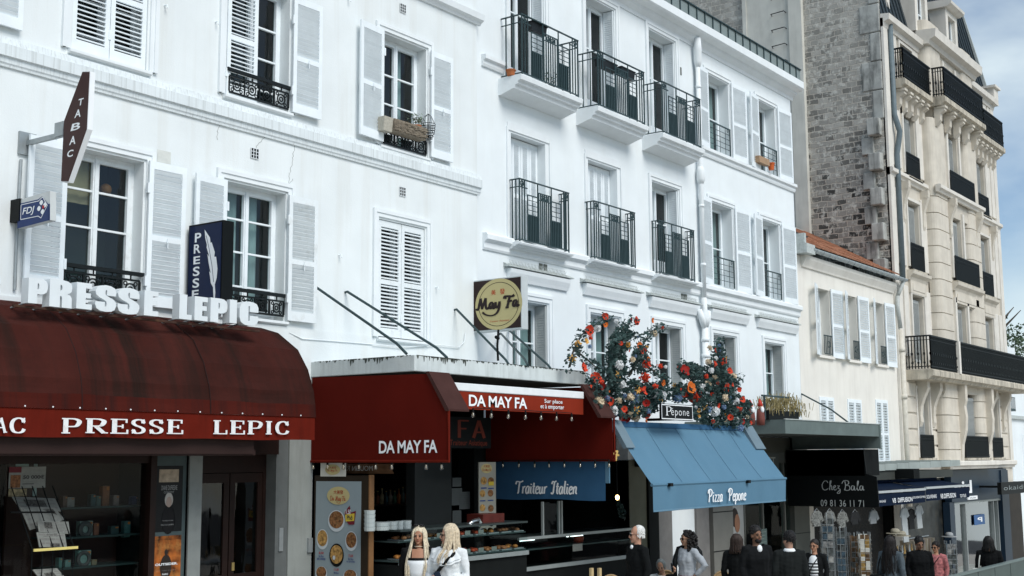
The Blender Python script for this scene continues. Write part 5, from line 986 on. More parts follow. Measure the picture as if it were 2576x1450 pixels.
# --- flowers
FC = {'p': (.66,.065,.028), 'd': (.34,.02,.015), 'o': (.75,.19,.035), 'y': (.72,.40,.10), 'c': (.76,.64,.47), 'w': (.82,.84,.85), 'b': (.20,.30,.46)}
FM = {k: M('petal_'+n, FC[k], .7, .2, 14, tsl=.25) for k, n in (('p','red'),('d','dark_red'),('o','orange'),('y','yellow'),('c','cream'),('w','white'),('b','blue'))}
EYE = M('flower_eye', (.02,.015,.015), .8)
def flowermesh(kind, rnd):
    m = MB(); k0 = 0
    if kind == 'cup':
        for i in range(7):
            a = i*2*pi/7+rnd.uniform(-.2,.2); tl = rnd.uniform(.15,.75); n = 4
            for s in range(n):
                r0, r1 = s/n, (s+1)/n; w0, w1 = .55*sin(pi*min(1,r0*.8+.05)), .55*sin(pi*min(.98,r1*.8+.05))
                P = lambda r, w, sg: (r*cos(a)-sg*w*sin(a), -tl*r*r-.03*i/7-.05*sin(5*r+i), r*sin(a)+sg*w*cos(a)); m.quad(P(r0,w0,-1), P(r0,w0,1), P(r1,w1,1), P(r1,w1,-1))
        k0 = len(m.f); m.ball((0,-.12,0),(.2,.12,.2),8,5)
    elif kind == 'lily':
        for i in range(6):
            a = i*2*pi/6+rnd.uniform(-.2,.2); P = lambda r, w, sg: (r*cos(a)-sg*w*sin(a), -.5*sin(r*2.2)+.1, r*sin(a)+sg*w*cos(a))
            for r0, w0, r1, w1 in ((0,.1,.5,.22),(.5,.22,.9,.15),(.9,.15,1.25,.01)): m.quad(P(r0,w0,-1), P(r0,w0,1), P(r1,w1,1), P(r1,w1,-1))
        k0 = len(m.f); m.ball((0,-.3,0),(.08,.2,.08),6,4)
    else:
        n = 110 if kind == 'ball' else 60
        for i in range(n):
            t = i/n; ph = math.acos(1-2*t); th = i*2.4; d = Vector((sin(ph)*cos(th), sin(ph)*sin(th), cos(ph)))*(rnd.uniform(.82,1.05) if kind == 'ball' else rnd.uniform(.4,1)); a = d.cross(Vector((rnd.gauss(0,1),rnd.gauss(0,1),rnd.gauss(0,1)))).normalized(); b = d.cross(a).normalized(); tip = d*.22
            s = (.24 if kind == 'ball' else .34)*rnd.uniform(.7,1.3); m.add([d*.8-a*s*.5, d*.95+b*s+tip*.8, d+a*s*.8+tip*1.3, d*.85-b*s*.8], [(0,1,2,3)])
        k0 = len(m.f); m.ball((0,0,0), .6, 8, 6)
    return m, k0
rnd = random.Random(11); FMESH = {}
for kind, cs in (('cup','pdoy'),('lily','yo'),('ball','wbc'),('rose','pcyo')):
    for c_ in cs:
        for v in range(2):
            m, k0 = flowermesh(kind, rnd); me = m.mesh('flower', FM[c_], recalc=False); me.materials.append(EYE if kind in ('cup','lily') else FM[c_])
            for i, p in enumerate(me.polygons): p.material_index = 1 if i >= k0 else 0
            FMESH[kind, c_, v] = me
FOL = M('silk_foliage', (.045,.085,.08), .5, .6, 5, patch=.6, pcol=(.13,.19,.18), pscale=12, tsl=.3); TWIG = M('twig_brown', (.05,.045,.035), .8)
def arrangement(label, fn, flowers, twigs, blobs, seed):
    rnd = random.Random(seed); c0 = fn(800, 1200, 12.0); T = Thing('flower_arrangement', label, 'flowers', tuple(c0)); m = MB()
    for tw in twigs: m.tube([fn(x, y, 12.05+rnd.uniform(-.06,.06)) for x, y in tw], [.022-.016*i/(len(tw)-1) for i in range(len(tw))], 5)
    T.part('branches', m, TWIG); m = MB()
    for tw in twigs:
        P = [fn(x, y, 12.03) for x, y in smoothpts(tw, 4)]
        for p in P: leafcloud(m, p, (.13,.12,.11), 16, .038, rnd)
    for x, y, rx, ry, n in blobs:
        for i in range(n):
            a = rnd.uniform(0, 6.283); r = sqrt(rnd.random()); p = fn(x+rx*r*cos(a), y+ry*r*sin(a), 12.05+rnd.uniform(-.22,.25)); leafcloud(m, p, (.07,.07,.07), 7, rnd.uniform(.028,.055), rnd)
    for x, y, rx, ry, n in blobs:
        for i in range(n//4):
            a = rnd.uniform(0, 6.283); r = sqrt(rnd.random()); leafcloud(m, fn(x+rx*r*cos(a), y+ry*r*sin(a), 11.74+rnd.uniform(-.05,.06)), (.05,.03,.05), 4, rnd.uniform(.03,.055), rnd)
    T.part('foliage', m, FOL, recalc=False)
    for x, y, c_, r in flowers:
        inner = any(((x-b[0])/b[1+1])**2+((y-b[1])/b[3])**2 < 1 for b in blobs); p = fn(x, y, 11.78+rnd.uniform(-.05,.08) if inner else 12.0)
        kind = 'lily' if c_ in 'YO' else 'ball' if c_ in 'wb' or (c_ == 'c' and r > 38) else 'rose' if (c_ == 'c' or (c_ in 'py' and rnd.random() < .3)) else 'cup'
        o = link('flower', FMESH[kind, c_.lower(), rnd.randint(0, 1)], T.o); o.location = p-c0; s = r/50*.074*(1.0 if kind == 'ball' else 1.3)*rnd.choice((.62,.8,.95,1.05,1.2)); o.scale = (s, s, s); o.rotation_euler = (rnd.uniform(-.5,.35), rnd.uniform(-3,3), rnd.uniform(-.9,.2))
fl1 = lambda x, y, Y: at(1408.8+x*.2169, 773.6+y*.2169, Y)
fl2 = lambda x, y, Y: at(1660.4+x*.1865, 836.5+y*.1865, Y)
FL1 = [(520,110,'p',36),(525,200,'o',28),(325,268,'p',54),(350,355,'p',20),(300,392,'y',28),(205,428,'y',32),(345,455,'b',24),(140,595,'Y',44),(265,700,'p',38),(345,668,'b',28),(435,245,'w',38),(650,160,'w',32),(880,155,'p',44),(820,148,'d',20),(1065,155,'o',30),(1185,235,'p',30),(1095,305,'c',34),(905,340,'b',22),(705,420,'p',36),(785,435,'y',24),(800,495,'p',24),(920,450,'o',42),(960,505,'p',32),(1010,460,'y',22),(875,565,'b',24),(840,605,'c',40),(1025,590,'o',26),(1005,655,'p',36),(1160,680,'p',32),(1225,690,'w',22),(690,670,'w',48),(655,800,'Y',52),(400,815,'p',54),(470,860,'p',34),(485,915,'d',52),(355,920,'p',28),(350,995,'p',18),(710,890,'w',52),(985,820,'p',44),(1190,875,'o',28),(1105,920,'p',28),(885,905,'y',22),(925,955,'p',32),(970,975,'p',36),(895,960,'Y',34),(570,975,'o',18),(855,1045,'b',56),(805,1040,'c',34),(1100,1015,'w',44),(1195,1020,'w',54),(1165,1075,'y',22),(455,1090,'c',50),(560,1095,'p',44),(650,1120,'p',38),(675,1085,'c',36),(570,1150,'w',22),(620,1200,'w',44),(742,1180,'p',34),(860,1155,'p',26),(880,1190,'Y',38),(955,1200,'c',36),(1000,1110,'d',46),(1040,1170,'w',46),(1025,1205,'b',24),(1005,1250,'p',34),(1190,1190,'c',32),(1180,1245,'p',26),(745,1285,'d',56),(820,1245,'c',36),(880,1275,'c',50),(995,1325,'o',36),(800,1365,'w',24),(750,1030,'b',40),(660,1240,'b',36),(500,1150,'b',30),(550,1060,'b',30)]
FL2 = [(675,210,'c',34),(738,245,'p',46),(755,350,'w',30),(655,400,'c',52),(730,425,'p',34),(845,390,'p',40),(880,345,'y',32),(800,180,'b',24),(800,240,'b',22),(820,335,'b',28),(315,525,'d',60),(245,470,'p',20),(940,525,'p',34),(990,590,'c',34),(620,595,'p',26),(735,615,'c',30),(690,515,'w',34),(570,745,'w',58),(650,690,'c',48),(770,690,'p',42),(395,745,'o',52),(315,830,'p',42),(360,850,'p',34),(200,720,'Y',46),(280,775,'p',26),(475,880,'p',60),(895,740,'p',50),(975,705,'p',34),(1065,775,'p',32),(705,840,'p',22),(875,885,'c',36),(905,890,'o',20),(945,900,'b',46),(1110,905,'p',34),(780,985,'p',46),(740,1070,'w',50),(600,1010,'Y',46),(520,1055,'y',20),(525,1130,'y',28),(485,1010,'w',34),(710,1200,'p',38),(785,1220,'w',22),(875,1115,'y',30),(885,1190,'c',46),(950,1145,'p',32),(1060,1045,'p',42),(1085,1075,'y',22),(1030,1185,'w',48),(1180,1140,'c',40),(1110,1205,'d',38),(1220,1220,'p',36),(1180,1290,'w',46),(990,1310,'b',34),(1085,1290,'b',36),(650,1040,'b',40),(860,1010,'b',30),(1030,930,'w',34),(240,880,'b',46),(1040,1350,'b',24)]
arrangement('tall trailing arrangement of red, cream and blue silk flowers left of the name board', fl1, FL1, [[(520,1150),(560,900),(640,600),(680,350),(740,220),(840,150)],[(420,1050),(400,980),(330,800)],[(110,690),(150,520),(250,320),(420,200),(540,110)],[(180,500),(330,620),(470,740)],[(800,800),(930,560),(970,400),(1060,280),(1180,235)],[(1000,680),(1120,760),(1250,870)],[(640,440),(790,330),(910,340)]],
 [(790,1060,400,210,420),(650,640,110,330,190),(930,600,100,150,70),(720,350,110,140,50),(440,930,90,120,30),(1150,1000,130,120,60)], 21)
arrangement('dense triangular arrangement of red, white and blue silk flowers right of the name board', fl2, FL2, [[(800,1100),(780,700),(800,380),(800,90)],[(600,1000),(430,650),(300,420)],[(900,1100),(1000,750),(1090,600)]],
 [(820,1040,400,230,380),(720,680,290,200,250),(790,380,110,190,80),(400,520,150,90,90),(300,820,160,110,90),(1080,1180,150,140,90)], 33)
# ================================================================ ground floor shops
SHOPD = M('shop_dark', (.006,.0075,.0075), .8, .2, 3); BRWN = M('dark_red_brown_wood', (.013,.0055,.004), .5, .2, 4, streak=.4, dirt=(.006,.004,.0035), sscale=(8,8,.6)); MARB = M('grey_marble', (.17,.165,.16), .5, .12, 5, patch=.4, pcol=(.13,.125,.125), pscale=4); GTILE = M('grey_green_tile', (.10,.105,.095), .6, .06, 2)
def roombox(x0, x1, z0, z1, y0, d):
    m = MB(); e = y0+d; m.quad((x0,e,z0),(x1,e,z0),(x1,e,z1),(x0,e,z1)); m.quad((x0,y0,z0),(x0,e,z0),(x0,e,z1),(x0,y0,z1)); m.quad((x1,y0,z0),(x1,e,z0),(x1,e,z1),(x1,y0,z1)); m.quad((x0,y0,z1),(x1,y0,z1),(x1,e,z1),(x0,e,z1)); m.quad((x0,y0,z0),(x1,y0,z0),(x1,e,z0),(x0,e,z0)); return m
# tobacco shop front
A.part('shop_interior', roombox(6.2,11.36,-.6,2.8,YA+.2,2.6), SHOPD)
f = MB(); f.box(8.9,9.0,YA-.02,YA+.12,-.3,2.72); f.box(9.0,11.27,YA-.02,YA+.12,2.6,2.72); f.box(9.0,11.27,YA-.02,YA+.12,-.3,.1); sf = A.part('shop_window', f, BRWN); A.part('pane', MB().quad((9.0,YA+.05,.1),(11.27,YA+.05,.1),(11.27,YA+.05,2.6),(9.0,YA+.05,2.6)), SHOPGLASS, sf); A.part('shop_post', MB().box(11.27,11.37,YA-.06,YA+.14,-.3,2.75), BRWN)
A.part('poster_panel', MB().box(11.37,11.96,YA+.03,YA+.1,-.3,2.78), M('panel_teal_grey', (.06,.085,.088), .6, .1, 3)); A.part('door_jamb', MB().box(11.97,12.2,YA-.03,YA+.14,-.6,2.75), M('jamb_grey', (.20,.22,.215), .6, .1, 6, patch=.3, pcol=(.12,.12,.11)))
A.part('shop_lintel', MB().box(8.0,13.66,YA-.06,YA+.1,2.72,2.95), BRWN)
m = MB(); m.box(12.2,13.66,YA+.2,YA+.26,2.45,2.8); m.box(12.2,12.27,YA+.2,YA+.26,-.4,2.45); m.box(13.59,13.66,YA+.2,YA+.26,-.4,2.45); dr = A.part('street_door', m, BRWN)
for a, b in ((12.27,12.92),(12.94,13.59)):
    l_ = MB(); l_.box(a,b,YA+.21,YA+.25,-.3,.95); l_.box(a,a+.1,YA+.21,YA+.25,.95,2.44); l_.box(b-.1,b,YA+.21,YA+.25,.95,2.44); l_.box(a+.1,b-.1,YA+.21,YA+.25,2.3,2.44); l_.box(a+.12,b-.12,YA+.195,YA+.2095,.1,.75); A.part('door_leaf', l_, BRWN, dr)
    q = MB(); q.quad((a+.1,YA+.235,.95),(b-.1,YA+.235,.95),(b-.1,YA+.235,2.3),(a+.1,YA+.235,2.3)); A.part('door_glass', q, GLASS, dr)
A.part('door_plate', MB().box(13.0,13.05,YA+.2,YA+.215,1.0,1.12), M('brass', (.4,.3,.12), .35, metal=.6), dr); A.part('hall_interior', roombox(12.2,13.66,-.6,2.8,YA+.27,1.5), SHOPD)
m = MB(); m.box(13.9,14.40,YA-.05,YA+.15,-.6,3.9); A.part('pilaster', m, M('dirty_grey_pilaster', (.23,.25,.24), .8, .1, 2, .1, 40, streak=.5, dirt=(.12,.125,.115), sscale=(4,4,.6)), bevel=.01); A.part('door_reveal', MB().box(13.65,13.897,YA-.02,YA+.27,-.6,2.95), M('reveal_grey', (.10,.11,.11), .7, .1, 5)); A.part('intercom', MB().box(13.72,13.80,YA-.045,YA-.0215,1.25,1.6), STEEL); A.part('meter_box', MB().box(14.30,14.39,YA-.09,YA-.05,1.2,1.42), STEEL)
g3 = lambda x, y, Y: at(x*.2364, 1106.9+y*.2364, Y)
def flat(mb, x0, y0, x1, y1, Y, fn=g3, th=.002):
    p, q = fn(x0, y1, Y), fn(x1, y0, Y); mb.box(p.x, q.x, Y-th, Y, p.z, q.z); return mb
PAPER = M('newsprint', (.19,.20,.185), .8, .1, 20); PRINTK = M('print_ink', (.05,.05,.05), .7)
T = Thing('lottery_poster', 'white shop window poster advertising 50 000€', 'poster', tuple(g3(290,520,14.53))); T.part('sheet', flat(MB(),88,285,490,518,14.535), PAPER); T.part('red_banner', flat(MB(),95,288,230,350,14.531), M('poster_dark_red', (.10,.015,.02), .6)); T.part('picture', flat(MB(),108,375,220,512,14.531), M('poster_orange', (.16,.07,.03), .6, .6, 30)); m = MB(); p, q = g3(245,418,14.53), g3(472,372,14.53); text(m, '50 000€', p.x, q.x, p.z, q.z, front(14.529), .03)
for a, b, c, d in ((238,360,482,364),(238,440,482,444),(238,364,242,440),(478,364,482,440),(238,464,362,474)): flat(m, a, b, c, d, 14.530, th=.001)
T.part('lettering', m, PRINTK, recalc=False)
solo('window_card', flat(MB(),88,520,285,605,14.535), M('card_mixed', (.20,.17,.10), .7, .6, 25, patch=.6, pcol=(.03,.05,.06), pscale=20), 'small framed price card under the white lottery poster', 'card'); solo('window_notice', flat(MB(),165,160,312,285,14.56), M('notice_grey', (.22,.27,.25), .6), 'blank grey paper notice above the lottery poster', 'notice'); solo('hanging_strip', flat(MB(),345,160,405,600,14.62), M('strip_grey', (.25,.30,.29), .6), 'narrow pale hanging strip behind the lottery poster', 'strip')
# shelves of boxed goods
T = Thing('goods_shelf', 'dark shelves behind the tobacco shop window', 'shelves', (10.5,15,.2))
for y in (727,1045,1372): p, q = g3(500,y,14.85), g3(1600,y,14.85); T.part('shelf', MB().box(p.x,q.x+.1,14.75,15.2,p.z-.025,p.z), M('shelf_teal', (.012,.025,.025), .5))
T.part('back_panel', MB().box(9.6,11.34,15.25,15.3,0,2.6), M('back_red_brown', (.022,.007,.005), .7, .3, 2))
bxs = [(668,597,720,722,(.16,.08,.06),'dark red'),(715,612,795,722,(.34,.30,.28),'white and red'),(965,580,1020,722,(.03,.09,.10),'dark teal'),(1025,597,1075,722,(.09,.15,.14),'pale teal'),(1088,490,1168,724,(.30,.10,.04),'tall orange'),(1205,590,1270,715,(.30,.22,.2),'white and pink'),(1405,600,1490,715,(.02,.05,.14),'blue'),(845,862,990,1042,(.28,.36,.33),'large white headphone'),(996,886,1055,1036,(.26,.09,.05),'orange red'),(1180,915,1265,1035,(.04,.08,.08),'dark grey green'),(1320,862,1390,1040,(.07,.17,.17),'tilted teal'),(830,1172,970,1362,(.22,.36,.33),'large mint green fan'),(976,1272,1032,1352,(.26,.22,.14),'small cream'),(625,1255,665,1370,(.10,.22,.20),'slim mint'),(690,1277,755,1372,(.16,.28,.26),'mint and orange')]
for i, (a, b, c, d, col, nm) in enumerate(bxs):
    p, q = g3(a,d,14.85), g3(c,b,14.85); T = Thing('boxed_goods', nm+' product box on the tobacco shop shelf', 'box', (p.x,14.85,p.z), 'boxed goods behind the tobacco shop window')
    T.part('carton', MB().box(p.x,q.x,14.85,14.93,p.z,q.z), M('carton_'+str(i), tuple(v*.5 for v in col), .4, .25, 14)); T.part('label_patch', MB().box(p.x+(q.x-p.x)*.55,q.x-.01,14.845,14.8495,q.z-(q.z-p.z)*.2,q.z-.012), M('carton_orange', (.28,.09,.02), .5))
    if 'head' in nm or 'fan' in nm: cx_, cz_ = (p.x+q.x)/2-.02, (p.z+q.z)/2; T.part('picture', MB().ring((cx_,14.845,cz_),.085,.028,n=6,k=18) if 'fan' in nm else MB().ring((cx_,14.843,cz_),.08,.035,n=6,k=18), PRINTK)
# newspaper stand outside the window
T = Thing('newspaper_stand', 'wire newspaper stand with a yellow price strip in front of the tobacco shop', 'stand', (9.9,14.1,gz(10)))
m = MB(); p, q = g3(352,1190,13.95), g3(822,1130,13.95); m.box(p.x,q.x,13.93,13.95,p.z,q.z); T.part('price_strip', m, M('yellow_strip', (.62,.52,.18), .5, .05, 6))
m = MB()
for k in range(5): xx = p.x+.02+(q.x-p.x-.04)*k/4; m.tube([(xx,14.0,gz(10)+.15),(xx,14.0,q.z),(xx-.1,14.35,q.z+.75)],.007,5)
for z in (.35,.6,.85,1.1): m.tube([(p.x,13.99,z-.3),(q.x,13.99,z-.3)],.006,5)
m.tube([(p.x-.3,13.99,q.z+.45),(p.x+.3,13.99,q.z+.43)],.012,5); T.part('wire_frame', m, BLACK)
def paper(label, quad, Y, tilt=.1, lines=6, pic=None):
    P = [g3(x, y, Y) for x, y in quad]; P[0].y += tilt; P[1].y += tilt; nrm = (P[1]-P[0]).cross(P[3]-P[0]).normalized(); nrm = nrm if nrm.y < 0 else -nrm
    T = Thing('newspaper', label, 'newspaper', tuple(P[3]), 'newspapers on the wire stand'); m = MB(); b = [p-nrm*.012 for p in P]; m.add(P+b, [(0,1,2,3),(4,7,6,5),(0,4,5,1),(1,5,6,2),(2,6,7,3),(3,7,4,0)]); sh = T.part('sheets', m, PAPER)
    U = lambda a, b_: P[3]+(P[2]-P[3])*a+(P[0]-P[3]+(P[1]-P[0]-P[2]+P[3])*a)*b_+nrm*.003; m = MB(); rr = random.Random(len(label))
    for k in range(lines):
        b_ = .92-k*.9/lines; a = .05
        while a < .9: w_ = rr.uniform(.08,.3); m.quad(U(a,b_),U(min(.95,a+w_),b_),U(min(.95,a+w_),b_-.35/lines),U(a,b_-.35/lines)); a += w_+.03
    T.part('print', m, M('newsprint_grey', (.16,.16,.15), .8), recalc=False)
    if pic: a, b0_, c, d = pic; T.part('picture', MB().quad(U(a,b0_)+nrm*.002,U(c,b0_)+nrm*.002,U(c,d)+nrm*.002,U(a,d)+nrm*.002), M('photo_dark', (.06,.06,.055), .7, .7, 40), recalc=False)
    return T
paper('folded dark fronted newspaper at the back of the wire stand', ((180,605),(635,625),(650,760),(225,750)), 14.35, .1, 3, (.2,.8,.7,.3))
paper('dark newspaper with a round emblem, middle of the wire stand', ((270,715),(640,720),(690,850),(320,960)), 14.2, .12, 4, (.5,.85,.9,.3))
paper('newspaper folded with columns and a small picture in the front of the wire stand', ((425,865),(760,872),(745,1000),(415,980)), 14.08, .06, 7, (.2,.9,.45,.35))
T = paper('white newspaper with a black letter title resting on the yellow strip', ((415,985),(715,1000),(712,1140),(420,1142)), 14.02, .05, 3, (.4,.25,.75,.02)); m = MB(); p, q = g3(460,1038,13.99), g3(640,990,13.99); text(m, 'Monde', p.x+.05, q.x-.05, (p.z+q.z)/2, q.z, front(13.985)); text(m, 'diplomatique', p.x, q.x, p.z, (p.z+q.z)/2-.003, front(13.985)); T.part('title', m, PRINTK, recalc=False)
paper('newspaper lying tilted on the lowest shelf of the wire stand', ((400,1385),(658,1370),(690,1460),(440,1500)), 13.98, .1, 4, (.3,.6,.7,.2))
# posters by the door
def posterY(label, u0, v0, u1, v1, Y, mat): a0, a1, b0, b1 = rectY(u0, u1, v0, v1, Y); T = Thing('poster', label, 'poster', (a0,Y,b0)); T.part('sheet', MB().box(a0,a1,Y-.003,Y,b0,b1), mat); return T, (lambda u, v: at(u, v, Y-.005)), (a0,a1,b0,b1)
T, F_, R_ = posterY('black concert poster with a pale haired singer beside the shop door', 385, 1172, 461, 1340, YA+.028, M('poster_black', (.005,.0055,.0065), .4, .3, 4))
m = MB(); 
for s, u0, u1, v0, v1 in (('DIANE DUFRESNE',406,446,1221,1234),('CONCERT',412,438,1236,1242),('THÉATRE',408,436,1308,1312),('DU 21 JUIN',405,436,1318,1324)): p, q = F_(u0,v1), F_(u1,v0); text(m, s, p.x, q.x, p.z, q.z, front(YA+.022), .0)
T.part('lettering', m, M('poster_text_grey', (.30,.31,.31), .6), recalc=False)
p, q = F_(400,1214), F_(450,1181); T.part('picture', MB().box(p.x,q.x,YA+.02,YA+.0245,p.z,q.z), M('poster_tan', (.33,.27,.20), .5, .3, 12)); c = F_(425,1263); T.part('portrait', MB().ball((c.x,YA+.022,c.z),(.05,.004,.075),12,8), M('portrait_skin', (.36,.28,.24), .6), smooth=True); m = MB().ball((c.x,YA+.024,c.z+.03),(.075,.003,.10),12,8); T.part('portrait_hair', m, M('portrait_hair', (.42,.40,.37), .6), smooth=True); m = MB().ball((c.x,YA+.025,c.z-.25),(.12,.003,.2),12,8); T.part('portrait_coat', m, M('portrait_coat', (.006,.006,.007), .6), smooth=True)
FIRE = M('fiery_poster', (.26,.075,.014), .5, .95, 7, patch=.7, pcol=(.50,.25,.07), pscale=5)
T, F_, R_ = posterY('fiery orange OUTSIDER poster with a dark figure beside the shop door', 381, 1346, 456, 1475, YA+.028, FIRE)
m = MB(); c = F_(418,1390); m.ball((c.x,YA+.022,c.z),(.03,.003,.042),10,6); m.ball((c.x,YA+.022,c.z-.2),(.1,.003,.17),12,8); T.part('figure', m, M('figure_dark', (.025,.018,.014), .6)); m = MB()
for s, u0, u1, v0, v1, b in (('OUTSIDER.',389,446,1414,1425,.03),('THOMAS LELEU',390,441,1433,1438,0),('PARIS',407,422,1442,1448,0)): p, q = F_(u0,v1), F_(u1,v0); text(m, s, p.x, q.x, p.z, q.z, front(YA+.014), b)
T.part('lettering', m, WHITEP, recalc=False); p, q = F_(385,1360), F_(455,1355); T.part('dark_band', MB().box(p.x,q.x,YA+.02,YA+.0245,p.z,q.z), BLACK)
# ------------------------------------------------------------ caterer
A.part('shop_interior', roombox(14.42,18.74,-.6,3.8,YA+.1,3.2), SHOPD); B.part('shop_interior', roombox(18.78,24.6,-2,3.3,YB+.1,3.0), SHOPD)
B.part('party_post', MB().box(18.6,18.9,YA-.03,YA+.35,-1,3.6), SHOPD)
B.part('pier', MB().box(24.35,25.1,YB-.02,YB+.3,-2,2.6), M('olive_plaster', (.11,.11,.08), .8, .1, 3)); B.part('dark_post', MB().box(25.1,25.54,YB-.08,YB+.25,-2,2.9), SHOPD); B.part('awning_box', MB().box(24.6,28.1,YB-.14,YB-.01,2.45,3.25), SHOPD); B.part('pier', MB().box(25.54,26.19,YB-.06,YB+.25,-2,2.6), MARB); B.part('pier', MB().box(27.4,28.04,YB-.06,YB+.25,-2,2.6), MARB)
m = MB(); m.box(26.19,27.4,YB+.05,YB+.1,-2,2.6)
for k in range(9): m.box(26.25+k*.125,26.32+k*.125,YB+.03,YB+.05,-1.6,2.3)
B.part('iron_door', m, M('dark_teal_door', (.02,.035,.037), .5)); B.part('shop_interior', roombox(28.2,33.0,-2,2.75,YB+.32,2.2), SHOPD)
X = 14.42
g4 = lambda x, y: atX(767.3+x*.2104, 1144.7+y*.2104, X-.012)
T = Thing('menu_board', 'tall illuminated style menu board with dish pictures and a yellow oval logo at the shop entrance', 'menu board', (X,13.9,gz(14.4)))
T.o['label'] = 'tall framed menu board with dish pictures and a yellow oval logo at the caterer entrance'
pz0 = gz(14.4)+.2; T.part('cabinet', MB().box(X,X+.09,13.26,14.42,pz0,2.39), M('dark_frame_wood', (.025,.018,.012), .4)); T.part('wood_edge', MB().box(X-.004,X+.1,13.24,13.26,pz0,2.4), M('orange_wood_edge', (.17,.085,.035), .5, .15, 8))
P = [g4(130,315), g4(668,335), g4(640,1550), g4(95,1550)]; y_l, y_r = P[0].y, P[1].y
T.part('sheet', MB().box(X-.006,X-.001,y_r,y_l,pz0+.1,P[0].z), M('menu_pale_blue', (.24,.295,.32), .35, .05, 2))
def el(mb, x, y, rx, ry, off, fn=None, n=28):
    fn = fn or g4; return mb.add([fn(x+rx*cos(2*pi*i/n), y+ry*sin(2*pi*i/n))-Vector((off,0,0)) for i in range(n)], [tuple(range(n))])
FOOD = M('food_photo', (.17,.075,.03), .5, .8, 26, patch=.6, pcol=(.40,.27,.12), pscale=30); FOOD2 = M('noodle_photo', (.38,.22,.07), .5, .6, 24, patch=.5, pcol=(.08,.06,.03), pscale=18); PLATE = M('plate_white', (.50,.55,.58), .4)
m = el(MB(),398,488,135,108,.0); T.part('logo_oval', m, YEL, recalc=False)
m = MB()
for s, x0, x1, y0, y1 in (('大美發',342,458,422,470),): a, b = g4(x0,y1), g4(x1,y0); text(m, s, a.y, b.y, a.z, b.z, side(X-.014), .01)
DAST = [('l',[(.12,.05),(.12,.92)]),('s',[(.0,.85),(.3,.98),(.62,.7),(.55,.2),(.2,.02),(.0,.1)])]+[('s',[(1.1,.5),(.9,.56),(.8,.3),(.86,.05),(1.0,.1),(1.1,.5)]),('l',[(1.1,.55),(1.14,.03)])]+[(s[0],[(x+1.75,y) for x, y in s[1]]) for s in MAYFA]
a, b = g4(302,580), g4(495,490); lay(m, DAST, .13, .07, a.y, b.y, a.z, b.z, side(X-.0145), (-1,0,0)); T.part('lettering', m, M('menu_red_ink', (.33,.05,.02), .5), recalc=False)
for x, y, rx, ry, bl, fd in ((375,790,100,130,0,FOOD),(208,1010,70,122,0,FOOD2),(553,1032,72,118,0,FOOD),(377,1200,86,140,1,FOOD2),(195,1420,70,90,0,FOOD),(540,1450,84,80,0,FOOD)):
    pl_ = T.part('dish_picture', el(MB(),x,y,rx,ry,.0), BLACK if bl else PLATE, recalc=False); T.part('food', el(MB(),x,y-(10 if bl else 14),rx*.86,ry*.8,.002), fd, pl_, recalc=False)
T.part('egg', el(MB(),348,1230,16,26,.004), PLATE, recalc=False)
m = MB(); vv = [g4(x,y)-Vector((.003,0,0)) for x, y in ((535,605),(553,690),(610,670),(590,835),(525,835),(500,800),(470,690))]; m.add(vv, [tuple(range(7))]); T.part('price_burst', m, M('burst_dark_red', (.14,.015,.025), .5), recalc=False)
vv = [g4(x,y)-Vector((.005,0,0)) for x, y in ((482,715),(595,700),(590,790),(488,797))]; m = MB().add(vv, [(0,1,2,3)]); T.part('price_tag', m, M('tag_yellow', (.55,.42,.05), .5), recalc=False); m = MB(); a, b = g4(505,775), g4(572,725); text(m, 'Phô', a.y, b.y, a.z, b.z, side(X-.02), .02); T.part('tag_lettering', m, PRINTK, recalc=False)
m = MB(); a, b = g4(478,716), g4(550,655); text(m, '11,50', a.y, b.y, a.z, b.z, side(X-.018), .0, shear=.2); T.part('burst_lettering', m, WHITEP, recalc=False)
m = MB(); n = MB()
for x, y, pr_, l1, l2 in ((195,1175,'8,50','Bo Bun','aux crevettes'),(548,1210,'7,50','Bo Bun','au poulet'),(375,1375,'11,50','Mixé Ramen','')):
    a, b = g4(x-28,y+14), g4(x+28,y-16); text(m, pr_, a.y, b.y, a.z, b.z, side(X-.014), .02)
    a, b = g4(x-30,y+48), g4(x+30,y+26); text(n, l1, a.y, b.y, a.z, b.z, side(X-.014), .01)
    if l2: a, b = g4(x-52,y+80), g4(x+50,y+56); text(n, l2, a.y, b.y, a.z, b.z, side(X-.014), .01)
T.part('price_lettering', m, M('menu_price_red', (.35,.02,.03), .5), recalc=False); T.part('dish_lettering', n, M('menu_blue_ink', (.03,.06,.2), .5), recalc=False)
T = Thing('logo_card', 'small white card with a yellow oval hung above the tall menu board', 'sign', (X,14.0,2.4)); a0, a1, b0, b1 = rectX(806, 870, 1165, 1199, X-.02); T.part('card', MB().box(X-.02,X-.015,a1,a0,b0,b1), M('card_cream', (.55,.55,.50), .5)); T.part('oval', el(MB(),338,177,90,63,.0135), YEL, recalc=False); m = MB(); a, b = g4(300,168), g4(382,138); text(m, '大美發', a.y, b.y, a.z, b.z, side(X-.0275), .005); a, b = g4(270,212), g4(405,172); lay(m, DAST, .13, .07, a.y, b.y, a.z, b.z, side(X-.028), (-1,0,0)); T.part('lettering', m, MATS['menu_red_ink'], recalc=False)
T = Thing('narrow_menu_board', 'narrow white menu panel with small dish pictures deep in the caterer doorway', 'menu board', (18.2,13.9,1.3)); a0, a1, b0, b1 = rectY(1203, 1245, 1163, 1335, 13.9); T.part('panel', MB().box(a0,a1,13.88,13.9,b0,b1), M('menu_cream', (.30,.30,.26), .5, .04, 3))
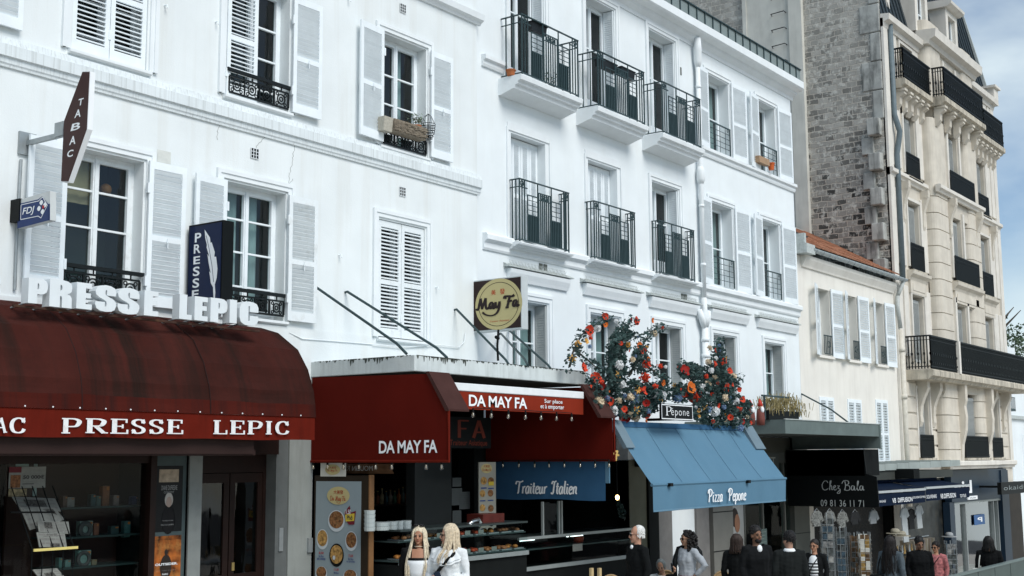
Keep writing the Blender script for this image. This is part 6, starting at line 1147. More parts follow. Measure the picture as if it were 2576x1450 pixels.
fY = lambda x, y: at(x, y, 13.875); m = MB().add([fY(1224+14*cos(i*pi/12), 1179+12*sin(i*pi/12)) for i in range(24)], [tuple(range(24))]); T.part('oval', m, YEL, recalc=False); m = MB(); p, q = fY(1213,1188), fY(1235,1179); text(m, 'Da May Fa', p.x, q.x, p.z, q.z, front(13.872), .005, shear=.2); p, q = fY(1216,1177), fY(1232,1170); text(m, '大美發', p.x, q.x, p.z, q.z, front(13.872)); T.part('lettering', m, MATS['menu_red_ink'], recalc=False)
for i, (x, y, r) in enumerate(((1217,1210,8),(1235,1211,8),(1214,1242,7),(1234,1241,7),(1214,1278,7),(1235,1279,7),(1216,1313,6),(1236,1314,8))):
    m = MB().add([fY(x+r*cos(k*pi/10), y+r*1.25*sin(k*pi/10)) for k in range(20)], [tuple(range(20))]); dp = T.part('dish_picture', m, BLACK if i == 7 else FOOD if i % 2 else FOOD2, recalc=False)
    m = MB(); p, q = fY(x-7, y+20), fY(x+7, y+16.5); m.box(p.x,q.x,13.874,13.8745,p.z,q.z); T.part('dish_caption', m, MATS['menu_blue_ink'])
p, q = fY(1229,1222), fY(1242,1212); m = MB().add([(p.x,13.872,p.z),(q.x,13.872,p.z),(q.x,13.872,q.z),(p.x,13.872,q.z)],[(0,1,2,3)]); T.part('price_tag', m, MATS['tag_yellow'])
# sign reflection in the display glass, built as a strip with reversed letters
T = Thing('painted_reflection', 'curved strip drawn as a glass reflection of mirror reversed MOULIN R letters under the red curtain', 'strip', (X+.2,13.4,2.5)); a0, a1, b0, b1 = rectX(868, 992, 1167, 1192, X+.25); m = MB().grid(lambda u, v: (X+.25-.05*sin(v*pi), a0+(a1-a0)*u, b0+(b1-b0)*v), 20, 6); T.part('strip', m, M('reflection_brown', (.16,.09,.05), .35, .5, 5, metal=.3), smooth=True); m = MB(); a, b, c, d = rectX(872, 937, 1172, 1185, X+.18); text(m, 'MOULIN R', b, a, c, d, side(X+.185), .0); T.part('lettering', m, M('reflection_white', (.5,.5,.48), .5), recalc=False)
T = Thing('inner_sign', 'dark board with deep red FA letters inside the caterer shop', 'sign', (16.5,13.6,2.7)); a0, a1, b0, b1 = rectY(1128, 1235, 1052, 1128, 13.5); T.part('board', MB().box(a0,a1,13.5,13.53,b0,b1), BLACK); m = MB(); p, q = at(1152,1103,13.49), at(1222,1058,13.49); lay(m, [('l',[(0,0),(0,1)]),('l',[(0,.97),(.6,.97)]),('l',[(0,.52),(.45,.52)]),('l',[(.9,0),(1.25,1)]),('l',[(1.25,1),(1.6,0)]),('l',[(1.05,.33),(1.45,.33)])], .2, .09, p.x, q.x, p.z, q.z, front(13.495), (0,-1,0)); p, q = at(1132,1125,13.49), at(1226,1108,13.49); text(m, 'Traiteur Asiatique', p.x, q.x, p.z, q.z, front(13.494), .01); T.part('lettering', m, M('deep_red_ink', (.10,.018,.01), .6), recalc=False)
def counter(T, x0, x1, y, ztop, shelves, zb, back=.6, lit=False):
    T.part('top', MB().box(x0,x1,y,y+back,ztop-.03,ztop), M('counter_steel', (.045,.06,.06), .3, .1, 6, metal=.4)); T.part('front_glass', MB().quad((x0,y+.01,zb),(x1,y+.01,zb),(x1,y+.01,ztop-.03),(x0,y+.01,ztop-.03)), SHOPGLASS); T.part('base', MB().box(x0,x1,y+.03,y+back,gz(x0)+.1,zb), SHOPD)
    for z in shelves: T.part('shelf', MB().box(x0,x1,y+.05,y+back,z-.02,z), M('shelf_dark_glass', (.04,.06,.06), .3))
    T.part('edge_strip', MB().box(x0,x1,y-.02,y+.04,zb-.04,zb+.03), M('pale_steel', (.26,.29,.29), .35, .06, 8, metal=.3))
T = Thing('food_counter', 'glass fronted caterer counter with trays of food behind the two blond women', 'counter', (16,12.9,gz(16))); zt = at(980,1336,12.9).z; z2, z3 = at(980,1366,12.9).z, at(980,1416,12.9).z; counter(T, 14.75, 18.1, 12.9, zt, (z2,z3), z3-.06)
rnd = random.Random(4)
for z in (z2, z3):
    x = 14.9
    while x < 17.9:
        col = rnd.choice(((.42,.16,.04),(.30,.12,.05),(.45,.30,.10),(.22,.09,.04),(.35,.05,.02)))
        m = MB(); 
        for k in range(7): m.ball((x+rnd.uniform(.03,.24),13.0+rnd.uniform(0,.25),z+.035+rnd.uniform(0,.02)),(.05,.05,.03),7,5)
        tr = T.part('food_tray', MB().box(x,x+.28,12.96,13.3,z+.002,z+.02), STEEL); T.part('food', m, M('food_%d' % int(col[0]*100), col, .45, .4, 18), tr, smooth=True)
        if rnd.random() < .6: T.part('price_card', MB().beam((x+.06,12.95,z+.05),(x+.2,12.95,z+.05),.004,.07,(0,0,1)), PAPER, tr)
        x += .36
PLAST = M('clear_plastic_tub', (.40,.45,.45), .3, .05, 6)
for i, (u0, u1, v0, nm) in enumerate(((926,946,1290,'tall stack of white plastic tubs at the counter left end'),(950,980,1313,'low stack of plastic tubs second from the left'),(982,1002,1314,'small plastic tub stack in the middle of the counter'),(1004,1018,1311,'narrow tub stack left of the largest'),(1019,1037,1309,'wide white tub stack next to the woman in black'))):
    p, q = at(u0, 1335, 13.1), at(u1, v0, 13.1); T = Thing('tub_stack', nm, 'tubs', (p.x,13.1,zt), 'plastic tubs on the caterer counter'); r = (q.x-p.x)/2; z = zt
    while z < q.z-.02: T.part('tub', MB().tube([(p.x+r,13.15,z),(p.x+r,13.15,z+.055),(p.x+r,13.15,z+.06)],[r*.9,r,r*1.02],14), PLAST, smooth=False); z += .062
cols_ = [(.10,.12,.10),(.18,.06,.03),(.35,.30,.18),(.05,.12,.14),(.30,.26,.20),(.08,.16,.10),(.4,.12,.03)]
T = Thing('bottle_shelf', 'high dark shelf at the back of the caterer shop', 'shelf', (16.5,15.8,1.6)); p, q = at(920,1270,15.9), at(1110,1270,15.9); zs_ = at(1000,1267,15.9).z; T.part('board', MB().box(p.x,q.x,15.7,16.1,zs_-.03,zs_), BRWN)
for i in range(17):
    x = p.x+.15+i*(q.x-p.x-.3)/16; h = random.uniform(.2,.3); T = Thing('bottle', 'bottle of sauce or drink in the row on the caterer back shelf', 'bottle', (x,15.85,zs_), 'bottles on the back shelf'); k = i % 7; T.part('glass_body', MB().tube([(x,15.85,zs_),(x,15.85,zs_+h*.6),(x,15.85,zs_+h*.75),(x,15.85,zs_+h)],[.04,.04,.016,.014],10), M('bottle_%d' % k, cols_[k], .2), smooth=True); T.part('cap', MB().tube([(x,15.85,zs_+h),(x,15.85,zs_+h+.02)],.017,8), M('cap_gold', (.4,.3,.1), .4))
for i, (u0, u1, v0, v1, lab) in enumerate(((1138,1160,1202,1225,'white notice at the top of the pillar behind the counter'),(1136,1162,1228,1272,'large pale notice in the middle of the pillar behind the counter'),(1155,1182,1237,1282,'lined notice overlapping to the right on the pillar behind the counter'),(1138,1160,1284,1322,'lowest lined notice on the pillar behind the counter'))):
    a0, a1, b0, b1 = rectY(u0,u1,v0,v1,14.2-i*.004); T = Thing('notice', lab, 'notice', (a0,14.2,b0), 'paper notices on the pillar'); T.part('sheet', MB().box(a0,a1,14.196-i*.004,14.199-i*.004,b0,b1), M('notice_paper', (.07,.08,.08), .7)); m = MB()
    for k in range(7): zz = b1-(b1-b0)*(k+1)/8.5; m.box(a0+.03,a1-.03,14.194-i*.004,14.1955-i*.004,zz,zz+.008)
    T.part('print', m, M('notice_print', (.06,.07,.07), .7))
B.part('inner_pillar', MB().box(16.6,17.6,14.2,14.4,-.3,3.0), M('pillar_grey', (.022,.026,.026), .7))
T = Thing('slush_lid', 'curved chrome lid of a counter machine in front of the narrow menu panel', 'machine', (17.4,13.2,1.4)); T.part('body', MB().box(17.15,17.75,13.15,13.5,zt,zt+.14), M('machine_red', (.10,.02,.015), .4, .2, 6)); m = MB().tube([at(1176,1322,13.2),at(1190,1312,13.2),at(1204,1307,13.2),at(1208,1316,13.2),at(1202,1330,13.2)],[.03,.035,.035,.04,.03],10); T.part('lid', m, M('chrome', (.55,.58,.58), .15, metal=.9), smooth=True)
# ------------------------------------------------------------ pizzeria counters
T = Thing('pizza_counter', 'long glass pizzeria display counter with pale metal edges behind the bald man', 'counter', (20.2,13.2,gz(20))); zc = at(1440,1341,13.2).z; zl = at(1500,1410,13.2).z; counter(T, 18.2, 22.1, 13.2, zc, (at(1440,1372,13.2).z,), zl); T.part('top_edge', MB().box(18.2,22.1,13.16,13.2,zc-.05,zc+.0), MATS['pale_steel'])
LAMP = M('display_tube_lamp', (.9,1,1), .4, emit=2.2); 
for u0, u1 in ((1310,1346),(1428,1432),(1438,1468)): p, q = at(u0,1343,13.3), at(u1,1341,13.3); T.part('tube_lamp', MB().tube([(p.x,13.32,zc-.07),(q.x,13.32,zc-.07)],.013,6), LAMP)
T.part('price_sheet', MB().box(at(1423,1,13.18).x,at(1446,1,13.18).x,13.175,13.18,at(1430,1389,13.18).z,at(1430,1371,13.18).z), PAPER)
for u in (1365,1405,1412): p = at(u,1300,13.2); T.part('frame_post', MB().box(p.x-.02,p.x+.02,13.18,13.22,zc,min(zc+.95,1.86)), MATS['pale_steel'])
p, q = at(1366,1345,13.2), at(1405,1255,13.2); T.part('screen_glass', MB().quad((p.x,13.2,zc),(q.x,13.2,zc),(q.x,13.2,1.86),(p.x,13.2,1.86)), SHOPGLASS)
p = at(1455,1355,13.5); T.part('sauce_pot', MB().tube([(p.x,13.5,zc-.22),(p.x,13.5,zc-.12),(p.x,13.5,zc-.09)],[.09,.11,.07],12), M('pot_red', (.30,.04,.015), .4), smooth=True)
c = at(1553,1252,11.8); T = Thing('bare_bulb', 'lit warm bare bulb hanging by the left edge of the blue awning', 'lamp', tuple(c)); T.part('cord', MB().tube([c+Vector((0,0,.06)), c+Vector((0,0,.7))],.005,5), BLACK); T.part('bulb', MB().ball(c,(.035,.035,.045),10,8), M('warm_bulb_glow', (1,.62,.25), .4, emit=9), smooth=True)
T = Thing('gold_letter_sign', 'gold letter on the dark end panel left of the blue awning', 'sign', tuple(at(1550,1150,11.9))); m = MB(); lay(m, [('s',[(.0,.6),(.2,.9),(.55,.95)]),('s',[(.5,1),(.35,.5),(.25,0)]),('s',[(.1,.55),(.4,.6),(.7,.5)])], .22, .15, *rectY(1543, 1558, 1133, 1160, 11.72), front(11.72), (0,-1,0)); T.part('letter', m, M('gold_letter', (.55,.38,.12), .4), recalc=False)
m = MB(); rnd = random.Random(8); 
for k in range(5): leafcloud(m, at(1556+k*3,1268+k*7,13.4), (.1,.06,.12), 16, .04, rnd)
solo('hanging_plant', m, FOL, 'small dark trailing plant hanging against the olive pier', 'plant', tuple(at(1560,1280,13.4)))
# rattan terrace chairs, only their round backs show
def chair(x, y, label, rz):
    T = Thing('bistro_chair', label, 'chair', (x,y,gz(x)+.13), 'rattan chairs on the terrace'); b = Vector((x,y,gz(x)+.13)); c, s = cos(rz), sin(rz); R = lambda p: b+Vector((p[0]*c-p[1]*s, p[0]*s+p[1]*c, p[2]))
    CANE = M('rattan_cane', (.30,.20,.10), .6, .25, 30, streak=.4, dirt=(.12,.08,.04), sscale=(60,60,60)); arc = [R((.2*cos(a), .18, .46+.46*sin(a)**.6)) for a in [pi*i/14 for i in range(15)]]
    T.part('back_rim', MB().tube(arc,.016,6), CANE); T.part('back_weave', MB().add(arc+[R((0,.185,.5))], [(i,i+1,15) for i in range(14)]), CANE, recalc=False); T.part('seat', MB().tube([R((0,0,.43)),R((0,0,.46))],.21,16), CANE)
    for px_, py_ in ((-.16,-.16),(.16,-.16),(-.16,.16),(.16,.16)): T.part('leg', MB().tube([R((px_,py_,.44)),R((px_*1.15,py_*1.15,0))],.014,6), CANE)
for u, v, l_ in ((1540,1437,'rattan chair with a round woven back left of the man in black'),(1612,1441,'rattan chair back just in front of the man in black'),(1822,1441,'rattan chair back right of the curly haired woman')):
    p = at(u, v, 9.9); chair(p.x, p.y, l_, -.9); 
for u, l_ in ((1508,'upright wooden card holder on the terrace table left of the rattan chairs'),(1488,'short wooden card holder at the terrace table edge')):
    p = at(u, 1438, 10.4); solo('card_holder', MB().box(p.x-.03,p.x+.03,10.38,10.42,p.z-.12,p.z+.05), M('pale_wood', (.5,.38,.2), .6), l_, 'card holder', tuple(p))
p = at(1500,1448,10.4); T = Thing('terrace_table', 'small round terrace table below the lettered blue curtain', 'table', (p.x,10.5,gz(p.x)+.13)); T.part('top', MB().tube([(p.x,10.5,p.z-.16),(p.x,10.5,p.z-.13)],.35,24), STEEL); T.part('foot', MB().tube([(p.x,10.5,p.z-.16),(p.x,10.5,gz(p.x)+.15),(p.x,10.5,gz(p.x)+.13)],[.03,.03,.22],12), BLACK)
# ------------------------------------------------------------ corner shop under the grey canopy
m = MB(); m.box(28.18,29.26,YB-.1,YB+.2,-2,2.6); B.part('tiled_pier', m, M('beige_grey_tile', (.17,.17,.155), .6, .06, 3, .05)); m = MB()
for z in (-.6,.35,1.3,2.2): m.box(28.17,29.27,YB-.103,YB-.0995,z,z+.025)
B.part('tile_joint', m, BLACK)
T, F_, R_ = posterY('poster of a woman with tied back dark hair on the shop pier', 1833, 1270, 1872, 1415, YB-.005, M('poster_pale', (.36,.37,.36), .5, .1, 2)); c = F_(1853,1315); s_ = .16; T.part('portrait_hair', MB().ball((c.x-.1,YB-.012,c.z+.13),(s_*1.3,.004,s_*1.5),14,10), M('poster_hair', (.03,.022,.02), .6), smooth=True); T.part('portrait', MB().ball((c.x+.03,YB-.016,c.z-.02),(s_*.95,.004,s_*1.45),14,10), M('poster_skin', (.30,.15,.09), .6), smooth=True); T.part('portrait_blouse', MB().ball((c.x-.05,YB-.014,c.z-.72),(.34,.004,.46),14,10), M('poster_blouse', (.46,.48,.50), .6), smooth=True)
f = MB(); f.box(30.05,33.0,YB-.04,YB+.08,2.5,2.78)
for x in (30.05,31.15,32.55): f.box(x,x+.07,YB-.03,YB+.08,-2,2.5)
sf = B.part('shop_window', f, GTILE); B.part('pane', MB().quad((30.1,YB+.02,-1.9),(33.0,YB+.02,-1.9),(33.0,YB+.02,2.5),(30.1,YB+.02,2.5)), SHOPGLASS, sf)
m = MB(); m.box(33.0,34.02,YB-.12,YB+.2,-2.2,3.18); B.part('shop_pier', m, M('olive_grey_tile', (.095,.10,.088), .6, .06, 3)); m = MB()
for z in (-.3,.55,1.4,2.3): m.box(32.99,34.03,YB-.124,YB-.1195,z,z+.02)
B.part('pier_joint', m, BLACK); B.part('shop_fascia', MB().box(28.1,33.0,YB-.06,YB+.1,2.78,3.18), M('fascia_olive', (.07,.073,.062), .6, .08, 2)); m = MB(); p, q = at(1916,1178,YB-.07), at(1950,1150,YB-.07); text(m, 'OST', p.x, q.x, p.z, q.z, front(YB-.075)); p, q = at(1905,1165,YB-.07), at(1918,1152,YB-.07); text(m, 'yer', p.x, q.x, p.z, q.z, front(YB-.075)); B.part('fascia_board', MB().box(28.3,32.2,YB-.07,YB-.0605,1.95,2.75), M('board_grey', (.09,.10,.095), .5, .1, 2)); B.part('shop_lettering', m, M('letter_silver', (.42,.43,.40), .4), recalc=False)
m = MB(); rnd = random.Random(6)
for u in (1942,1950,1957,1968,1992,2000): p = at(u,1340,15.2); m.box(p.x,p.x+.08,15.2,15.35,p.z,p.z+.42)
solo('book_row', m, M('book_row_mix', (.28,.12,.08), .6, .5, 8), 'row of orange spined books standing high in the corner shop window', 'books', tuple(at(1942,1340,15.2)))
p, q = at(1898,1420,14.3), at(1928,1330,14.3); T = Thing('price_list', 'tall pale green printed price list in the corner shop doorway', 'notice', (p.x,14.3,p.z)); T.part('sheet', MB().box(p.x,q.x,14.29,14.3,p.z,q.z), M('list_green', (.08,.12,.115), .6)); m = MB()
for k in range(9): zz = q.z-(q.z-p.z)*(k+1)/10; m.box(p.x+.06,q.x-.06-(k % 3)*.06,14.285,14.2895,zz,zz+.018)
T.part('print', m, M('list_print', (.18,.22,.21), .6))
# black awning of the restaurant next door
X = 32.62; T = Thing('black_awning', 'black side awning reading Chez Bala with a phone number', 'awning', (X,13,1.4)); T.part('side_curtain', MB().prism([(14.5,2.82),(12.3,2.82),(12.25,2.2),(11.98,2.12),(11.95,1.33),(14.5,1.33)], lambda a, b, t: (X+t*.03, a, b)), BLACK); T.part('cassette', MB().box(X,X+1.1,12.3,14.5,2.15,2.85), SHOPD)
CH = [('s',[(.62,.78),(.5,.98),(.25,.92),(.05,.55),(.12,.12),(.35,.0),(.6,.15)]),('s',[(.72,.1),(.85,.55),(.95,.98),(.85,.9),(.8,.3),(.78,0)]),('s',[(.8,.3),(.92,.5),(1.0,.35),(1.0,.05),(1.1,.08)]),('s',[(1.2,.25),(1.36,.36),(1.32,.5),(1.2,.4),(1.2,.1),(1.32,0),(1.46,.15)]),('l',[(1.52,.46),(1.78,.46)]),('s',[(1.76,.46),(1.6,.2),(1.8,.1),(1.75,-.3),(1.5,-.3),(1.85,.1)]),
 ('s',[(2.3,.95),(2.35,.5),(2.25,0)]),('s',[(2.0,.7),(2.2,1.0),(2.6,.98),(2.65,.7),(2.35,.52)]),('s',[(2.35,.52),(2.7,.45),(2.75,.1),(2.45,-.02),(2.2,.1)]),('s',[(3.2,.42),(3.0,.48),(2.9,.25),(2.96,.03),(3.1,.08),(3.2,.42)]),('s',[(3.2,.45),(3.22,.05),(3.32,.05)]),('s',[(3.4,.1),(3.55,.6),(3.62,.95),(3.52,.9),(3.48,.2),(3.56,.0),(3.66,.1)]),('s',[(4.02,.42),(3.82,.48),(3.72,.25),(3.78,.03),(3.92,.08),(4.02,.42)]),('s',[(4.02,.45),(4.04,.05),(4.14,.08)])]
m = MB(); a0, a1, b0, b1 = rectX(2068, 2174, 1209, 1242, X-.01); lay(m, CH, .075, .045, a0, a1, b0, b1, side(X-.012), (-1,0,0)); a0, a1, b0, b1 = rectX(2065, 2173, 1259, 1274, X-.01); text(m, '09 81 36 11 71', a0, a1, b0, b1, side(X-.012), .0, 1.1); T.part('lettering', m, M('letter_pale_grey', (.42,.46,.46), .6), recalc=False)
# slab and navy awnings of the souvenir shop
T = Thing('zinc_canopy', 'pale zinc clad slab canopy below the cream house', 'canopy', (37.6,14.5,2.3)); m = MB(); x = 33.3
while x < 41.6: m.box(x,x+.98,12.7,14.5,2.24+.012*(x-33),2.42+.014*(x-33)); x += 1.0
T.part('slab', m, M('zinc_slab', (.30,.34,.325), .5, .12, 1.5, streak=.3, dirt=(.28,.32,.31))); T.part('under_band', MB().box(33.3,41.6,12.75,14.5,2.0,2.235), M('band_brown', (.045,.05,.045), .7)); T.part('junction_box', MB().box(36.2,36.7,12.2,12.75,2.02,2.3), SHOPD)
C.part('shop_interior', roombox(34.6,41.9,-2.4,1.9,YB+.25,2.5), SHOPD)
NAVY = M('navy_canvas', (.0045,.011,.028), .75, .1, 2, .08, 100); NAVYL = M('navy_canvas_blue', (.004,.016,.055), .75, .1, 2)
for i, (xa, xb, lab, words) in enumerate(((32.72,36.5,'left navy souvenir shop awning reading VB DIFFUSION with white front bar',(('BAGAGE',2213,2228,1258,1265,.0),('VB  DIFFUSION',2245,2295,1250,1266,.01),('SOUVENIR DE PARIS',2297,2328,1247,1255,.0))),(36.55,40.75,'right navy souvenir shop awning reading SOUVENIRS VB DIFFUSION',(('SOUVENIRS',2331,2356,1244,1255,.0),('VB DIFFUSION',2366,2404,1240,1255,.01),('TEXTILES',2415,2430,1243,1252,.0))))):
    T = Thing('navy_awning', lab, 'awning', ((xa+xb)/2,12.5,1.7)); T.part('cloth', MB().grid(lambda u, v: (xa+(xb-xa)*u, 13.9-1.88*v, 2.12-.36*v-.03*sin(pi*v)), 12, 6), NAVY, smooth=True); T.part('back_cloth', MB().box(xa,xb,13.0,13.04,1.9,2.1), NAVYL); T.part('white_bar', MB().box(xa,xb,11.97,12.04,1.69+i*.03,1.75+i*.03), M('grey_white_bar', (.38,.41,.42), .4)); va = T.part('valance', MB().grid(lambda u, v: (xa+(xb-xa)*u, 12.0-.01*sin(u*30)*v, 1.68+i*.03-.33*v), 40, 2), NAVY, smooth=True)
    m = MB()
    for s, u0, u1, v0, v1, b in words: a0, a1, b0, b1 = rectY(u0,u1,v0,v1,11.98); text(m, s, a0, a1, b0, b1, front(11.978), b)
    T.part('lettering', m, WHITEP, va, recalc=False)
# clothing shop in the stone building
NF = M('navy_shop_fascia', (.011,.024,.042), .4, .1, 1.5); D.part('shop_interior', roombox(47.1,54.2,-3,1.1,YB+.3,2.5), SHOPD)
T = Thing('shop_fascia', 'dark navy shop fascia with white letters under the stone apartment building', 'shopfront', (50.5,YB,1)); T.part('board', MB().box(46.9,54.3,YB-.15,YB+.1,.98,2.16), NF); T.part('pilaster', MB().box(53.3,54.3,YB-.2,YB+.1,-3,2.1), NF); T.part('pilaster', MB().box(46.6,47.15,YB-.15,YB+.1,-3,1.0), NF); m = MB(); p, q = at(2404,1244,YB-.2), at(2446,1208,YB-.2); text(m, 'nid', p.x, q.x, p.z, q.z, front(YB-.17), .03); T.part('lettering', m, WHITEP, recalc=False); p, q = at(2436,1258,YB-.2), at(2459,1247,YB-.2); T.part('small_plate', MB().box(p.x,q.x,YB-.2,YB-.151,p.z,q.z), WHITEP); m = MB(); p, q = at(2440,1255,YB-.2), at(2455,1250,YB-.2); text(m, 'Outlet', p.x, q.x, p.z, q.z, front(YB-.205), .0); T.part('plate_lettering', m, PRINTK, recalc=False)
f = MB(); f.box(47.15,53.3,YB-.12,YB+.06,.9,.975)
for x in (48.6,52.3,52.9): f.box(x,x+.1,YB-.1,YB+.06,-3,.9)
sf = T.part('shop_window', f, MATS['pale_steel']); T.part('pane', MB().quad((47.15,YB,-2.9),(53.3,YB,-2.9),(53.3,YB,.9),(47.15,YB,.9)), glass('mirror_shop_glass', (.7,.8,.8), 2.5), sf)
T.part('window_counter', MB().box(48.7,52.2,YB+.4,YB+.9,-2.6,-1.6), M('counter_mint', (.14,.19,.18), .5)); 
p, q = at(2449,1322,YB-.02), at(2474,1293,YB-.02); T = Thing('blue_window_sign', 'small blue square sign seen in the clothing shop window', 'sign', (p.x,YB-.05,p.z)); T.part('plate', MB().box(p.x,q.x,YB-.06,YB-.05,p.z,q.z), M('sign_blue', (.02,.09,.25), .4)); m = MB(); dx = (q.x-p.x); text(m, 'P', q.x-dx*.25, p.x+dx*.3, p.z+.1, q.z-.1, front(YB-.065), .03); T.part('lettering', m, WHITEP, recalc=False)
a0, a1, b0, b1 = rectY(2520, 2590, 1210, 1245, 13.6); T = Thing('black_shop_sign', 'black projecting sign reading okaidi at the right edge', 'sign', (a0,13.6,b0)); T.part('board', MB().box(a0,a1,13.6,13.75,b0,b1), BLACK); m = MB(); p, q = at(2526,1234,13.58), at(2577,1219,13.58); text(m, 'okaidi', p.x, q.x+.05, p.z, q.z, front(13.59), .0, 1.1); T.part('lettering', m, M('dim_grey_letters', (.22,.25,.25), .5), recalc=False); T.part('bracket', MB().box(a0+.1,a0+.2,13.75,14.9,b1-.2,b1-.12), BLACK)
F1.part('shop_front', MB().box(54.35,56.5,YB-.1,YB+.2,-3,1.6), M('brown_shop', (.025,.02,.015), .6, .2, 3))
# parking kiosk-like screen at the lower right corner
p, q = at(2418,1450,7.0), at(2590,1416,7.0); T = Thing('terrace_screen', 'dark green panelled screen at the lower right edge of the street', 'screen', ((p.x+q.x)/2,7,gz(25)))
x = p.x-1.2
while x < q.x+1: T.part('panel', MB().box(x,x+1.05,6.98,7.03,gz(x)+.15,.545+.0*(x-p.x)), M('screen_green', (.05,.075,.07), .4, .15, 2)); x += 1.08
T.part('top_rail', MB().box(p.x-1.2,q.x+1,6.96,7.05,.545,.58), M('screen_rail', (.12,.16,.155), .4))
# ================================================================ people
def fleshed(mb, name, mat, voxel=.009, it=3, fold=0):
    me = mb.mesh(name); o = bpy.data.objects.new('tmp', me); COL.objects.link(o)
    r = o.modifiers.new('r', 'REMESH'); r.mode = 'VOXEL'; r.voxel_size = voxel; s = o.modifiers.new('s', 'SMOOTH'); s.iterations = it; s.factor = .5
    res = bpy.data.meshes.new_from_object(o.evaluated_get(bpy.context.evaluated_depsgraph_get())); res.name = name
    bpy.data.objects.remove(o); bpy.data.meshes.remove(me); res.materials.clear(); res.materials.append(mat)
    for p in res.polygons: p.use_smooth = True
    if fold:                                             # cloth folds
        nn = [v.normal.copy() for v in res.vertices]
        for v, q in zip(res.vertices, nn): c_ = v.co; v.co = c_+q*fold*(mnoise.noise(Vector((c_.x*17, c_.y*17, c_.z*5.5+c_.x*6)))+.5*mnoise.noise(Vector((c_.x*9, c_.y*30, c_.z*26))))
    return res
def rings(mb, rows, n=20):                               # rows of (cx, cy, z, rx, ry)
    o = len(mb.v)
    for cx, cy, z, rx, ry in rows:
        for i in range(n): a = 2*pi*i/n; mb.v.append((cx+rx*cos(a), cy+ry*sin(a), z))
    for k in range(len(rows)-1):
        for i in range(n): mb.f.append((o+k*n+i, o+k*n+(i+1) % n, o+(k+1)*n+(i+1) % n, o+(k+1)*n+i))
    mb.f.append(tuple(o+i for i in range(n))[::-1]); mb.f.append(tuple(o+(len(rows)-1)*n+i for i in range(n))); return mb
def hand(mb, w, d, side, curl=.5, roll=(0,-1,0)):
    w, d = Vector(w), Vector(d).normalized(); r = Vector(roll); a = d.cross(r).normalized(); r = a.cross(d).normalized()
    mb.tube([w-d*.02, w+d*.02, w+d*.055, w+d*.095],[.026,.032,.036,.030],8)
    for k, L_ in enumerate((.066,.076,.072,.058)):
        b = w+d*.09+a*(.027-.018*k); m1 = b+d*L_*.5+r*curl*.016; m2 = m1+(d*(1-curl*.8)+r*curl).normalized()*L_*.5; mb.tube([b-d*.015, b, m1, m2],[.0095,.0095,.009,.007],6)
    t = w+d*.03+a*.03*(1 if side > 0 else 1); mb.tube([w+d*.02+a*.015, t+a*.012+d*.02, t+a*.018+d*.045+r*.016, t+a*.008+d*.065+r*.026],[.012,.012,.010,.008],6)
LEN = {}
